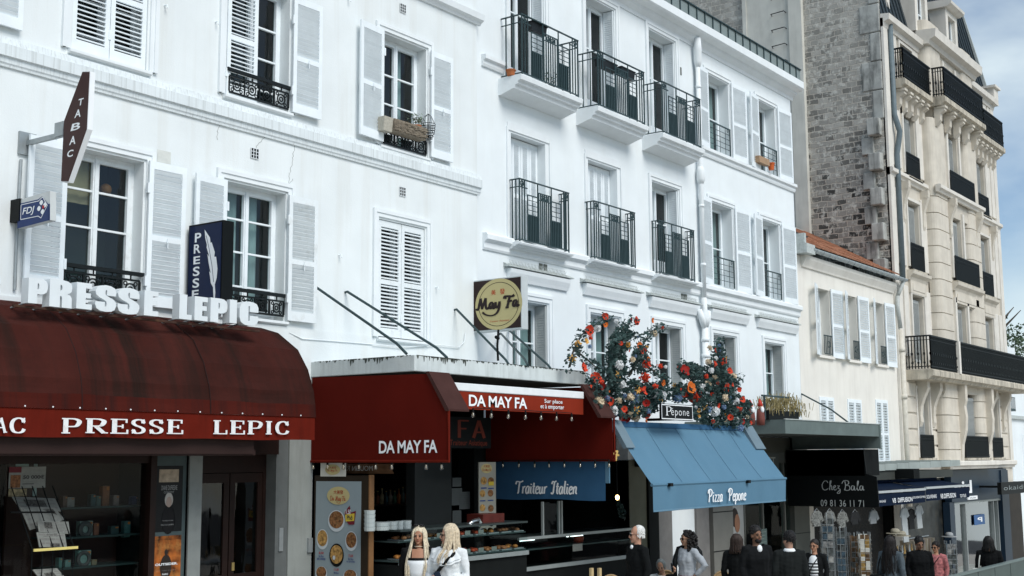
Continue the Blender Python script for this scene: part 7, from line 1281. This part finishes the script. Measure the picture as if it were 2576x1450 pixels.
def person(label, x, y, H, yaw, hyaw=0, skin=(.48,.27,.18), hair=('short',(.02,.016,.014)), top=(.02,.02,.022), pants=(.03,.035,.05), arms=None, seat=0, lean=0, fem=1, nod=0, sleeves=True, extras=None, topkw=None, neck=1.41, pat=None):
    n = len(LEN); LEN[n] = 1; g = gz(x)+.13; s = H/1.70; T = Thing('person', label, 'person', (x,y,g)); T.o.rotation_euler = (0,0,yaw); T.o.scale = (s,s,s)
    loc0 = T.loc; T.loc = Vector((0,0,0)); R = random.Random(n+40)
    def up(p): z = p[2]; return (p[0], p[1]-(lean*(z-.9) if z > .9 else 0), z-(.42 if seat else 0))
    ch, sh_ = cos(hyaw), sin(hyaw); cn, sn = cos(nod), sin(nod)
    def hd(p): px_, py_, pz = p[0], p[1]-.0, p[2]-1.50; py_, pz = py_*cn-pz*-sn*-1, pz*cn+py_*-sn*-1; return up((px_*ch-py_*sh_, px_*sh_+py_*ch, pz+1.50))
    def mp(m, f): m.v = [f(p) for p in m.v]; return m
    def put(name, mesh, parent=None): return link(name, mesh, parent or T.o)
    sk = M('skin_%d' % n, skin, .5, .08, 12)
    arms = arms or (((.185,0,1.365),(.235,.03,1.1),(.225,-.05,.87),(0,-.15,-1)),((-.185,0,1.365),(-.235,.03,1.1),(-.225,-.05,.87),(0,-.15,-1)))
    hm = MB(); hm.ball((0,.012,1.605),(.074,.092,.095),20,14); hm.ball((0,-.022,1.545),(.060,.067,.088),18,12); hm.ball((0,-.066,1.478),(.026,.02,.02),10,8); hm.tube([(0,-.085,1.583),(0,-.098,1.56),(0,-.108,1.538),(0,-.092,1.528)],[.009,.012,.015,.010],8); hm.ball((.03,-.078,1.588),(.028,.012,.008),8,6); hm.ball((-.03,-.078,1.588),(.028,.012,.008),8,6)
    for sx in (-1,1): hm.ball((sx*.075,.006,1.552),(.012,.022,.032),8,6); hm.ball((sx*.035,-.066,1.538),(.022,.016,.022),8,6)
    hm.tube([(0,.012,1.52),(0,.01,1.44),(0,.005,1.38)],[.052,.05,.07],14); mp(hm, hd)
    bm_ = MB(); rings(bm_, [(0,0,.86,.155,.11),(0,0,.95,.16,.115),(0,0,1.08,.135 if fem else .15,.10),(0,-.01,1.22,.155,.115),(0,0,1.34,.165,.095),(0,.005,1.40,.10,.07)]); mp(bm_, up)
    for sh, el, wr, fd in arms:
        q = MB(); q.tube([sh, tuple((sh[i]*.5+el[i]*.5) for i in range(3)), el, tuple((wr[i]*.5+el[i]*.5) for i in range(3)), wr],[.05,.046,.040,.038,.026],12); hand(q, wr, fd, 1 if sh[0] > 0 else -1, .55); mp(q, up); bm_.add(q.v, q.f)
    hz = .92-(.42 if seat else 0)
    for sx in (-1,1):
        if seat: bm_.tube([(sx*.085,0,hz-.02),(sx*.1,-.2,hz-.02),(sx*.1,-.43,hz-.02),(sx*.1,-.43,.25),(sx*.1,-.41,.06)],[.085,.08,.06,.052,.04],12)
        else: bm_.tube([(sx*.085,0,.9),(sx*.095,0,.7),(sx*.1,.0,.48),(sx*.1,.02,.28),(sx*.1,.03,.06)],[.088,.078,.058,.052,.038],12)
        bm_.ball((sx*.1,(-.43 if seat else 0)-.04,.04),(.045,.12,.04),10,6)
    bm_.add(hm.v, hm.f); put('body', fleshed(bm_, 'body', sk))
    # face
    for sx in (-1,1):
        m = MB().ball((sx*.031,-.083,1.567),(.0165,.008,.0085),10,6); e = put('eye', mp(m, hd).mesh('eye', M('eye_dark', (.03,.025,.022), .3), smooth=True)); m = MB().tube([(sx*.014,-.092,1.589),(sx*.032,-.092,1.594),(sx*.05,-.080,1.588)],[.003,.005,.003],6); put('eyebrow', mp(m, hd).mesh('eyebrow', M('brow_%d' % n, tuple(c*.5 for c in hair[1]), .8)))
    m = MB().ball((0,-.0865,1.507),(.024,.010,.0075),12,6); put('mouth', mp(m, hd).mesh('mouth', M('lips_%d' % n, (skin[0]*.75,skin[1]*.45,skin[2]*.5), .4), smooth=True))
    # hair
    hm_ = M('hair_%d' % n, hair[1], .55, .3, 40); k = hair[0]; m = MB()
    def cap(mb, drop=.0, grow=0): 
        b = MB().ball((0,.022,1.622),(.083+grow,.098+grow,.092+grow),22,16); b.v = [(px_, py_ if py_ > -.058 or pz > 1.640 else max(py_, -.052-(pz-1.56)*.25), pz) for px_, py_, pz in b.v]; b.v = [(px_, max(py_, -.02) if pz < 1.60 else py_, pz) for px_, py_, pz in b.v]; mb.add(b.v, b.f); return mb
    if k in ('long','mid'):
        cap(m); ze = hair[2]
        for i in range(210):
            a = R.uniform(-.78, pi+.78); ca, sa = cos(a), sin(a)          # a=0 right side, pi/2 back
            r1 = R.uniform(.98,1.1); top_ = (ca*.045, .02+sa*.05, 1.70); p1 = (ca*.088*r1, .015+sa*.098*r1, 1.625); p2 = (ca*.096*r1, .02+sa*.10*r1, 1.53); sp = R.uniform(.9,1.25)
            end = ze+R.uniform(0,.10); fr = -.03 if sa < .1 else 0; p3 = (ca*.115*sp, .02+sa*.105*sp+fr, 1.40); p4 = (ca*.135*sp+R.uniform(-.015,.015), .01+sa*.11*sp+fr*2.2, (1.40+end)/2); p5 = (ca*.13*sp+R.uniform(-.03,.03), .0+sa*.115*sp+fr*2.6, end)
            P_ = [top_, p1, p2, p3, p4, p5] if end < 1.3 else [top_, p1, p2, (p3[0],p3[1],max(end,1.38))]
            m.tube(smoothpts(P_, 3), [.0075*(1-.55*t/(3*(len(P_)-1))) for t in range(3*(len(P_)-1)+1)], 5)
    elif k == 'curly':
        cap(m)
        for i in range(230): a = R.uniform(-.5,pi+.5); z = R.uniform(1.36,1.70); rr_ = (.13 if z < 1.62 else .10-(z-1.62)*.3)*R.uniform(.8,1.12); m.ball((cos(a)*rr_, .03+sin(a)*rr_*1.1, z), R.uniform(.016,.028), 6, 5)
    elif k == 'bald': 
        for i in range(90): a = R.uniform(-.25,pi+.25); z = R.uniform(1.53,1.625); m.ball((cos(a)*.078, .02+sin(a)*.088, z), (.012,.012,.016), 6, 4)
        b = MB().ball((0,.03,1.625),(.0765,.0905,.083),18,12); b.v = [(px_, max(py_, -.01), pz) for px_, py_, pz in b.v]; m.add(b.v, b.f)
    elif k == 'short':
        cap(m, grow=.004)
        for i in range(120): a = R.uniform(-.6,pi+.6); z = R.uniform(1.53,1.71); q = sqrt(max(0,1-((z-1.615)/.1)**2)); m.ball((cos(a)*.083*q, .02+sin(a)*.097*q, z), (.014,.014,.012), 6, 4)
    elif k == 'tied': cap(m); m.ball((0,.115,1.60),(.04,.045,.04),10,8)
    elif k == 'scarf':
        b = MB().ball((0,.025,1.60),(.092,.108,.115),22,16); b.v = [(px_, py_ if py_ > -.05 else -.05, pz) for px_, py_, pz in b.v]; m.add(b.v, b.f)
    put('hair' if k != 'scarf' else 'headscarf', mp(m, hd).mesh('hair', hm_, smooth=True))
    # clothes
    tk = topkw or {}; tm = pat or M('top_%d' % n, top, .85, .08, 9, .15, 70); c = MB(); b = .0 if fem else .022
    rings(c, [(0,0,tk.get('hem',.80),.178+b,.135),(0,0,.95,.178+b,.135),(0,0,1.08,.155+b,.122),(0,-.012,1.22,.175+b,.138),(0,0,1.34,.185+b,.115),(0,.005,1.405,.115,.088)]+([(0,.01,1.44,.068,.066)] if neck > 1.42 else [])); mp(c, up)
    if sleeves:
        for sh, el, wr, fd in arms:
            q = MB(); q.tube([(sh[0]*.55,sh[1],sh[2]+.005), sh, tuple((sh[i]*.5+el[i]*.5) for i in range(3)), el, tuple((wr[i]*.5+el[i]*.5) for i in range(3)), tuple(wr[i]*.94+el[i]*.06 for i in range(3))],[.07,.068,.062,.056,.052,.042],12); mp(q, up); c.add(q.v, q.f)
    put(tk.get('name','jacket'), fleshed(c, 'top', tm, .012, 3, .011))
    pz = MB(); 
    for sx in (-1,1):
        if seat: pz.tube([(sx*.085,.02,hz-.0),(sx*.1,-.2,hz-.01),(sx*.1,-.44,hz-.02),(sx*.1,-.44,.25),(sx*.1,-.42,.1)],[.11,.1,.078,.068,.06],12)
        else: pz.tube([(sx*.082,0,.92),(sx*.095,0,.7),(sx*.1,.0,.48),(sx*.1,.02,.28),(sx*.1,.03,.08)],[.105,.096,.078,.07,.062],12)
        put('shoe', MB().ball((sx*.1,(-.43 if seat else 0)-.045,.045),(.052,.135,.05),12,8).mesh('shoe', M('shoe_dark', (.02,.02,.02), .5), smooth=True))
    if not seat: rings(pz, [(0,0,.84,.17,.125),(0,0,.98,.165,.125)])
    put('trousers', fleshed(pz, 'trousers', M('trousers_%d' % n, pants, .8, .1, 8), .014, 2, .008))
    mat = Matrix.Translation(loc0) @ Matrix.Rotation(yaw, 4, 'Z') @ Matrix.Scale(s, 4)
    ctx = dict(T=T, up=up, hd=hd, mp=mp, put=put, world=lambda p: mat @ Vector(up(p)), s=s, mat=mat)
    return ctx
def glasses(c, dark=True, up=0):
    m = MB(); f = M('glasses_black', (.008,.008,.009), .25)
    for sx in (-1,1):
        if dark: m.ball((sx*.032,-.094,1.567+up),(.029,.007,.021),12,8)
        else: m.ring((sx*.032,-.096,1.565+up),.024,.003,n=5,k=14)
        m.tube([(sx*.058,-.088,1.574+up),(sx*.078,-.04,1.574+up),(sx*.08,.01,1.568+up)],.0035,5)
    m.tube([(-.012,-.097,1.572+up),(.012,-.097,1.572+up)],.004,5); return c['put']('sunglasses' if dark else 'glasses', c['mp'](m, c['hd']).mesh('glasses', f, smooth=True))
def facing(x, y): return math.atan2(-x/math.hypot(x,y), y/math.hypot(x,y))
def strapbag(c, label, pts, bagc, bagr, mat, name='shoulder_bag', cat='bag', w=.012):
    Wd = [c['world'](p) for p in pts]; bc = c['world'](bagc); T = Thing(name, label, cat, tuple(bc)); T.part('strap', MB().tube(smoothpts([tuple(p) for p in Wd], 4), w, 6), mat)
    m = MB().ball(bc, bagr, 14, 10); m.v = [(a, b, bc.z+max(-bagr[2]*.8, min(bagr[2]*.75, z-bc.z))) for a, b, z in m.v]; T.part('pouch', m, mat, smooth=True); return T
SKL, SKD = (.46,.26,.18), (.20,.105,.065)
X_, Y_ = 12.28, 10.43
BARE = (((.17,0,1.36),(.225,.03,1.1),(.2,-.06,.87),(0,-.1,-1)),((-.17,0,1.36),(-.225,.03,1.1),(-.2,-.06,.87),(0,-.1,-1)))
c = person('woman with very long platinum hair in a white bandeau top and black jacket', X_, Y_, 1.575, facing(X_,Y_)-.12, -.12, (.36,.18,.11), ('long',(.62,.54,.40),.92), (.005,.0055,.006), (.01,.011,.014), None, nod=-.02)
m = MB(); rings(m, [(0,-.012,1.0,.165,.150),(0,-.018,1.10,.158,.148),(0,-.022,1.20,.172,.162),(0,-.022,1.255,.172,.155)]); c['put']('bandeau_top', c['mp'](m, c['up']).mesh('bandeau', M('white_cotton', (.70,.73,.75), .8, .05, 10), smooth=True))
m = MB(); rings(m, [(0,-.022,1.256,.173,.157),(0,-.02,1.288,.17,.150)]); c['put']('black_trim', c['mp'](m, c['up']).mesh('trim', BLACK))
m = MB(); m.grid(lambda u, v: (-.085+.17*u, -.128-.02*sin(pi*u)+.05*v-.0, 1.288+.115*v), 8, 6); c['put']('chest_skin', c['mp'](m, c['up']).mesh('chest', MATS['skin_0'], smooth=True))
m = MB().ring((0,.0,1.425),.062,.006,(1,0,0),(0,1,-.15),6,20); c['put']('necklace', c['mp'](m, c['up']).mesh('necklace', M('pearl', (.62,.52,.38), .35), smooth=True))
m = MB(); 
for sx in (-1,1): m.ball((sx*.04,-.03,1.712),(.034,.03,.016),10,6)
m.tube([(-.08,.0,1.69),(0,-.04,1.72),(.08,.0,1.69)],.006,6); c['put']('sunglasses', c['mp'](m, c['hd']).mesh('sunglasses', M('glasses_black', (.008,.008,.009), .25), smooth=True))
X_, Y_ = 11.60, 9.40; f_ = facing(X_,Y_)
A2 = (((.18,0,1.36),(.24,.0,1.08),(.03,-.24,1.02),(-.75,-.3,.45)),((-.18,0,1.36),(-.26,.0,1.08),(-.16,-.2,.93),(.3,-.6,.1)))
c = person('blond woman with clear glasses in profile, wearing a white ruffled blouse', X_, Y_, 1.615, f_-.45, -.95, SKL, ('mid',(.56,.47,.34),1.22), (.66,.69,.70), (.05,.05,.06), A2, topkw={'name':'blouse'})
m = MB()                                                 # ruffled yoke collar
for ring_ in range(2):
    m.grid(lambda u, v: ((.125+.075*v+.010*sin(u*70))*cos(-pi*.0+u*2*pi)*1.05, -.012+(.115+.05*v+.010*sin(u*70))*sin(u*2*pi), 1.395-(.05+.10*max(0,-sin(u*2*pi)))*v-.004*sin(u*70)-.03*ring_), 90, 3)
c['put']('ruffle_collar', c['mp'](m, c['up']).mesh('ruffle', MATS['top_1'], smooth=True)); glasses(c, False)
m = MB().ball((.079,.0,1.518),.009,8,6); c['put']('earring', c['mp'](m, c['hd']).mesh('earring', M('pearl', (.62,.52,.38), .35)))
strapbag(c, 'black cross-body bag worn over the white ruffled blouse', [(.13,.03,1.41),(.10,-.115,1.33),(-.02,-.165,1.2),(-.14,-.15,1.04),(-.2,-.08,.93)], (-.24,-.04,.83), (.05,.11,.10), BLACK, w=.022)
wp = c['world']((.005,-.29,1.07)); T = Thing('mobile_phone', 'dark blue mobile phone held by the woman in the white ruffled blouse', 'phone', tuple(wp)); dx_ = Vector((cos(f_-.45), sin(f_-.45), 0)); T.part('case', MB().obox(wp, dx_*.038+Vector((0,0,.01)), Vector((-dx_.y,dx_.x,0))*.005, Vector((0,0,.075))-dx_*.03), M('phone_navy', (.01,.02,.04), .3), bevel=.004)
X_, Y_ = 15.19, 8.99; c = person('bald elderly man in dark sunglasses and a black coat walking left', X_, Y_, 1.66, facing(X_,Y_)-1.05, -.35, (.46,.25,.17), ('bald',(.58,.58,.56)), (.0045,.0055,.006), (.007,.007,.009), None, fem=0, neck=1.44, topkw={'name':'coat','hem':.62}); glasses(c)
m = MB().ball((0,-.085,1.405),(.03,.02,.03),8,6); c['put']('shirt_collar', c['mp'](m, c['up']).mesh('collar', WHITEP))
X_, Y_ = 18.6, 10.5; c = person('seated woman with a grey headscarf and a pale top looking down', X_, Y_, 1.50, facing(X_,Y_)-.3, .1, (.26,.15,.10), ('scarf',(.10,.115,.115)), (.42,.44,.43), (.05,.05,.05), None, seat=1, lean=.25, nod=.25, topkw={'name':'top'})
p_ = (X_+.02, Y_+.02); chair(p_[0], p_[1], 'rattan chair under the seated woman with the headscarf', facing(X_,Y_)-.3)
X_, Y_ = 18.13, 9.81; A5 = (((.18,0,1.36),(.36,.06,1.14),(.20,-.03,.97),(-.6,.2,-.5)),((-.18,0,1.36),(-.25,-.06,1.1),(-.10,-.24,1.04),(.5,-.3,.4)))
c = person('woman with big curly black hair and sunglasses, pale grey sweater and hand on hip', X_, Y_, 1.59, facing(X_,Y_)-.75, -.35, (.36,.21,.14), ('curly',(.010,.009,.009)), (.34,.37,.40), (.02,.022,.025), A5, topkw={'name':'sweater','hem':.93}); glasses(c)
m = MB(); rings(m, [(0,0,.925,.178,.136),(0,0,.965,.178,.136)]); c['put']('belt', c['mp'](m, c['up']).mesh('belt', M('red_brown_belt', (.20,.03,.018), .4)))
m = MB(); m.tube([(.19,.05,1.41),(.10,.06,1.44),(-.08,.06,1.44),(-.17,-.02,1.40),(-.16,-.14,1.2),(-.13,-.16,.95)],[.05,.05,.05,.05,.04,.035],8); m.tube([(.19,.05,1.40),(.24,.06,1.36),(.28,.05,1.28)],[.05,.045,.03],8); c['put']('draped_black_scarf', c['mp'](m, c['up']).mesh('scarf', BLACK, smooth=True))
wp = c['world']((-.07,-.30,1.10)); solo('mobile_phone', MB().obox(wp,(.02,.02,.0),(.004,-.004,0),(.0,.01,.07)), BLACK, 'black mobile phone in the hand of the curly haired woman', 'phone', tuple(wp))
strapbag(c, 'black shoulder bag hanging in front of the curly haired woman', [(-.17,.02,1.40),(-.2,-.1,1.25),(-.22,-.14,1.0)], (-.24,-.14,.86), (.08,.13,.14), BLACK)
X_, Y_ = 18.12, 8.92; person('person with loose dark brown hair seen from behind in a dark coat', X_, Y_, 1.57, facing(X_,Y_)+pi-.2, -.4, SKL, ('mid',(.035,.024,.02),1.34), (.0055,.0065,.007), (.007,.007,.008), None, topkw={'name':'coat','hem':.65})
X_, Y_ = 17.6, 8.35; c = person('bearded man in a dark jacket facing the camera behind the man with the white collar', X_, Y_, 1.70, facing(X_,Y_)+.5, .1, SKD, ('short',(.012,.011,.011)), (.007,.008,.009), (.015,.015,.02), None, fem=0, topkw={'name':'jacket'}); m = MB().ball((0,-.052,1.488),(.055,.045,.040),12,8); c['put']('beard', c['mp'](m, c['hd']).mesh('beard', MATS['hair_%d' % (len(LEN)-1)], smooth=True)); m = MB().ball((0,-.095,1.37),(.045,.03,.06),8,6); c['put']('shirt', c['mp'](m, c['up']).mesh('shirt', WHITEP, smooth=True))
X_, Y_ = 17.35, 7.72; c = person('man with short black hair and white shirt collar seen from behind in a dark sweater', X_, Y_, 1.64, facing(X_,Y_)+pi+.25, .45, (.36,.21,.15), ('short',(.010,.010,.011)), (.0095,.0115,.0115), (.015,.015,.02), None, fem=0, topkw={'name':'sweater'}); m = MB(); rings(m, [(0,.012,1.40,.105,.085),(0,.012,1.445,.072,.068)]); c['put']('shirt_collar', c['mp'](m, c['up']).mesh('collar', WHITEP, smooth=True))
X_, Y_ = 21.69, 9.17
def stripes():
    m = bpy.data.materials.new('striped_knit'); m.use_nodes = True; t = m.node_tree; b = t.nodes['Principled BSDF']; tcn = t.nodes.new('ShaderNodeTexCoord'); sp = t.nodes.new('ShaderNodeSeparateXYZ'); ma = t.nodes.new('ShaderNodeMath'); ma.operation = 'MULTIPLY'; ma.inputs[1].default_value = 2*pi/.062; si = t.nodes.new('ShaderNodeMath'); si.operation = 'SINE'; gt = t.nodes.new('ShaderNodeMath'); gt.operation = 'GREATER_THAN'; gt.inputs[1].default_value = .0; g2 = t.nodes.new('ShaderNodeMath'); g2.operation = 'GREATER_THAN'; g2.inputs[1].default_value = 1.26; mxn = t.nodes.new('ShaderNodeMath'); mxn.operation = 'MAXIMUM'; mi = t.nodes.new('ShaderNodeMix'); mi.data_type = 'RGBA'; mi.inputs['A'].default_value = (.012,.014,.016,1); mi.inputs['B'].default_value = (.66,.69,.70,1); l = t.links.new
    l(tcn.outputs['Object'], sp.inputs[0]); l(sp.outputs[2], ma.inputs[0]); l(ma.outputs[0], si.inputs[0]); l(si.outputs[0], gt.inputs[0]); l(sp.outputs[2], g2.inputs[0]); l(gt.outputs[0], mxn.inputs[0]); l(g2.outputs[0], mxn.inputs[1]); l(mxn.outputs[0], mi.inputs['Factor']); l(mi.outputs['Result'], b.inputs['Base Color']); b.inputs['Roughness'].default_value = .85; return m
c = person('woman with black glasses in a striped top and open dark cardigan', X_, Y_, 1.50, facing(X_,Y_)-.25, -.15, (.36,.19,.12), ('tied',(.022,.018,.016)), (.0065,.0075,.008), (.015,.017,.025), None, topkw={'name':'cardigan'}); glasses(c, False)
m = MB(); rings(m, [(0,-.03,.86,.115,.125),(0,-.03,1.08,.11,.115),(0,-.042,1.22,.12,.13),(0,-.03,1.34,.11,.105),(0,-.02,1.385,.07,.08)]); c['put']('striped_top', c['mp'](m, c['up']).mesh('striped', stripes(), smooth=True))
strapbag(c, 'small black cross-body bag over the striped top', [(.12,.0,1.41),(.07,-.13,1.3),(-.02,-.178,1.16),(-.1,-.165,.98)], (-.14,-.16,.88), (.06,.07,.07), BLACK, w=.010)
X_, Y_ = 21.9, 7.85; c = person('woman with very long dark hair seen from behind in a grey blue sweater', X_, Y_, 1.60, facing(X_,Y_)+pi-.5, 0, SKL, ('long',(.014,.012,.012),.98), (.07,.09,.105), (.01,.012,.015), None, topkw={'name':'sweater'}); strapbag(c, 'black handbag on the shoulder of the woman in the grey blue sweater', [(.16,.02,1.41),(.2,.1,1.2),(.22,.12,1.02)], (.24,.12,.90), (.10,.15,.13), BLACK)
X_, Y_ = 23.5, 7.89; person('man in a black padded jacket looking down', X_, Y_, 1.60, facing(X_,Y_)+.3, .1, SKD, ('short',(.010,.010,.010)), (.0042,.0048,.0055), (.006,.006,.007), None, fem=0, nod=.3, neck=1.44, topkw={'name':'padded_jacket'})
X_, Y_ = 26.15, 8.44; c = person('woman in sunglasses and a pink and red floral blouse', X_, Y_, 1.50, facing(X_,Y_)-.35, -.15, (.34,.18,.11), ('short',(.014,.012,.012)), (.3,.1,.1), (.012,.014,.016), None, topkw={'name':'floral_blouse'}, pat=M('floral_pink', (.42,.15,.15), .85, .3, 20, .1, 60, patch=.8, pcol=(.10,.035,.05), pscale=16)); glasses(c); strapbag(c, 'thin black cross-body bag over the floral blouse', [(.12,.0,1.41),(.07,-.135,1.3),(-.02,-.17,1.16),(-.12,-.15,.95)], (-.16,-.12,.85), (.07,.08,.09), BLACK, w=.009)
X_, Y_ = 25.87, 7.31; c = person('person in black seen from behind at the clothing shop window', X_, Y_, 1.64, facing(X_,Y_)+pi+.1, .1, SKL, ('mid',(.012,.012,.012),1.36), (.004,.0045,.005), (.005,.005,.006), None, topkw={'name':'coat','hem':.6}); strapbag(c, 'white cloth tote bag on the shoulder of the person in black', [(.15,.0,1.41),(.2,.1,1.24),(.22,.13,1.08)], (.25,.12,.88), (.09,.14,.24), M('tote_white', (.52,.52,.48), .85), 'tote_bag')
# ================================================================ souvenir shop goods on the pavement
def rack(label, u, v0, v1, Y, w, mats, rows, group='postcard racks'):
    p = at(u, v0, Y); zb = gz(p.x)+.13; T = Thing('postcard_rack', label, 'rack', (p.x,Y,zb), group); T.part('pole', MB().tube([(p.x,Y,zb),(p.x,Y,p.z)],.015,6), STEEL); T.part('foot', MB().tube([(p.x,Y,zb+.02),(p.x,Y,zb+.04)],.22,14), BLACK); m = MB(); n = 4; cards = {}
    for k in range(n):
        a = k*pi/2+.5; d = Vector((cos(a), sin(a), 0)); e = Vector((-sin(a), cos(a), 0)); c0 = Vector((p.x,Y,0))+d*.15
        for sx in (-1,1): m.tube([c0+e*sx*w+Vector((0,0,p.z)), c0+e*sx*w+Vector((0,0,zb+.3))],.004,4)
        for r in range(rows):
            z = zb+.35+(p.z-zb-.45)*r/rows; m.tube([c0-e*w+d*.03+Vector((0,0,z)), c0+e*w+d*.03+Vector((0,0,z))],.004,4)
            for sx in (-.5,.5):
                if random.random() < .88: q = c0+e*sx*w+Vector((0,0,z+.075)); cards.setdefault(random.randrange(len(mats)), MB()).obox(q, e*w*.42, d*.002, Vector((0,0,.07))+d*.01)
    T.part('wire_frame', m, STEEL)
    for i, mb in cards.items():
        pass
    k = 0
    for i, mb in cards.items():
        nb = len(mb.v)//8
        for j in range(nb):
            if k >= 90: break
            c_ = MB().add(mb.v[8*j:8*j+8], [(0,3,2,1),(4,5,6,7),(0,1,5,4),(1,2,6,5),(2,3,7,6),(3,0,4,7)]); T.part('postcard', c_, mats[i]); k += 1
CD = [M('card_grey', (0.165,0.171,0.171), .5, .7, 14), M('card_dark', (.06,.07,.07), .5, .7, 14), M('card_pale', (0.231,0.237,0.226), .5, .5, 10), M('card_blue', (0.039,0.066,0.088), .5, .6, 12)]; CG = [M('card_gold', (0.275,0.176,0.055), .4, .4, 14), M('card_cream', (0.319,0.264,0.165), .4, .3, 14), M('card_brown', (.10,.06,.03), .5, .5, 14)]
rack('tall rack of grey and white postcards left of the wire rack', 2078, 1290, 1450, 12.3, .13, CD, 9); rack('wire rack with few blue postcards next to the stone pier', 2112, 1325, 1450, 12.2, .10, [CD[1],CD[3]], 8); rack('rack of gold and cream magnets facing the street', 2172, 1338, 1450, 12.0, .12, CG, 11); rack('rack of dark brown magnets left of the gold one', 2148, 1340, 1450, 12.4, .10, [CG[2],CG[2],CD[1]], 9); rack('small rack of mixed postcards in front of the clothing shop window', 2390, 1360, 1450, 11.9, .13, CD, 7)
TEE = [M('tee_white', (.36,.39,.40), .8, .1, 6), M('tee_black', (.012,.013,.014), .8), M('tee_grey', (.25,.27,.28), .8), M('tee_pattern', (.15,.155,.145), .8, .9, 26, patch=.6, pcol=(.03,.035,.03), pscale=12)]
def tee(label, u, v0, v1, Y, mat, w=.24):
    p, q = at(u, v0, Y), at(u, v1, Y); h = p.z-q.z; T = Thing('hanging_shirt', label, 'shirt', tuple(p), 'shirts hung from the souvenir awning'); x, z = p.x, p.z
    pr_ = [(-.09,0),(-.05,-.03),(.05,-.03),(.09,0),(w,-.05),(w*1.5,-.24),(w*1.18,-.30),(w*.92,-.2),(w*.9,-h),(-w*.9,-h),(-w*.92,-.2),(-w*1.18,-.30),(-w*1.5,-.24),(-w,-.05)]
    m = MB().prism(pr_, lambda a, b, t: (x+a, Y+t*.03+.02*sin(a*14+b*5), z+b)); T.part('cloth', m, mat); T.part('hanger', MB().tube([(x-.16,Y+.015,z-.02),(x,Y+.015,z+.05),(x+.16,Y+.015,z-.02)],.006,5), STEEL)
for i, (u, v0, v1, mt, l_) in enumerate(((2056,1285,1325,3,'patterned shirt hanging at the left under the phone number'),(2088,1285,1325,3,'second patterned shirt under the phone number'),(2120,1287,1328,3,'third patterned shirt under the phone number'),(2152,1287,1320,1,'black shirt hanging beside the patterned ones'),(2198,1283,1318,2,'grey striped shirt hanging at the left end of the navy awning'),(2275,1277,1365,0,'long white shirt hanging under the navy awning'),(2312,1270,1330,0,'short white shirt hanging right of the long white one'),(2293,1280,1332,1,'black shirt hanging between the two white ones'))): tee(l_, u, v0, v1, 12.3+.04*i, TEE[mt])
m = MB(); rnd = random.Random(12)
T = Thing('clothes_rail', 'rail of beige and cream clothes under the navy awnings', 'clothes rail', (37.6,12.6,gz(37.6)+.13)); p, q = at(2278,1357,12.6), at(2336,1352,12.6); T.part('rail', MB().tube([(p.x,12.6,p.z),(q.x,12.6,p.z)],.015,6), STEEL)
for k in range(14): x = p.x+(q.x-p.x)*(k+.5)/14; T.part('garment', MB().grid(lambda u, v: (x+.03*sin(v*6+k)+.01*sin(u*9), 12.4+.4*u, p.z-.05-(.75+.2*(k % 3))*v), 6, 8), M('garment_%d' % (k % 4), ((.38,.33,.25),(.46,.43,.36),(.25,.2,.15),(.40,.36,.33))[k % 4], .9), smooth=True)
for i, (u, v, l_) in enumerate(((2252,1342,'wide brimmed straw hat hung under the left navy awning'),(2268,1348,'second straw hat just behind the wide brimmed one'),(2388,1350,'grey cap topped display in front of the clothing shop'))): p = at(u, v, 12.2+.2*i); T = Thing('hat', l_, 'hat', tuple(p)); hm_ = M('straw', (.30,.28,.22), .8, .2, 30) if i < 2 else M('cap_grey', (.30,.32,.33), .8); T.part('crown', MB().tube([p, p+Vector((0,0,.09)), p+Vector((0,0,.13))],[.13,.12,.07],16), hm_, smooth=True); T.part('brim', MB().tube([p+Vector((0,0,-.01)), p+Vector((0,0,.005))],[.25,.24],20), hm_)
C.part('goods_wall', MB().box(34.7,41.8,YB+.6,YB+.7,-2.2,1.85), M('goods_mixed', (.012,.011,.010), .7, .9, 18, patch=.7, pcol=(.05,.04,.026), pscale=9))
D.part('glass_bay', MB().box(42.2,46.55,YB+.12,YB+.2,-3,1.9), M('bay_mixed', (.014,.016,.016), .4, .8, 3, patch=.5, pcol=(.08,.07,.05), pscale=2))
T = Thing('souvenir_table', 'low table of small dark souvenirs below the straw hats', 'table', (35.5,12.3,gz(35.5)+.13)); z = at(2230,1400,12.3).z; T.part('top', MB().box(34.6,36.6,12.1,12.7,z-.04,z), SHOPD)
for k in range(40): x = 34.7+1.8*((k*7) % 40)/40; T.part('souvenir', MB().tube([(x,12.2+.4*((k*3) % 7)/7,z),(x,12.2+.4*((k*3) % 7)/7,z+.06),(x,12.2+.4*((k*3) % 7)/7,z+.2)],[.035,.015,.004],5), (BIRON,CG[0],STEEL)[k % 3])
T.part('leg', MB().box(34.7,34.75,12.2,12.25,gz(34.7)+.13,z-.04), BLACK)
bpy.context.view_layer.update()
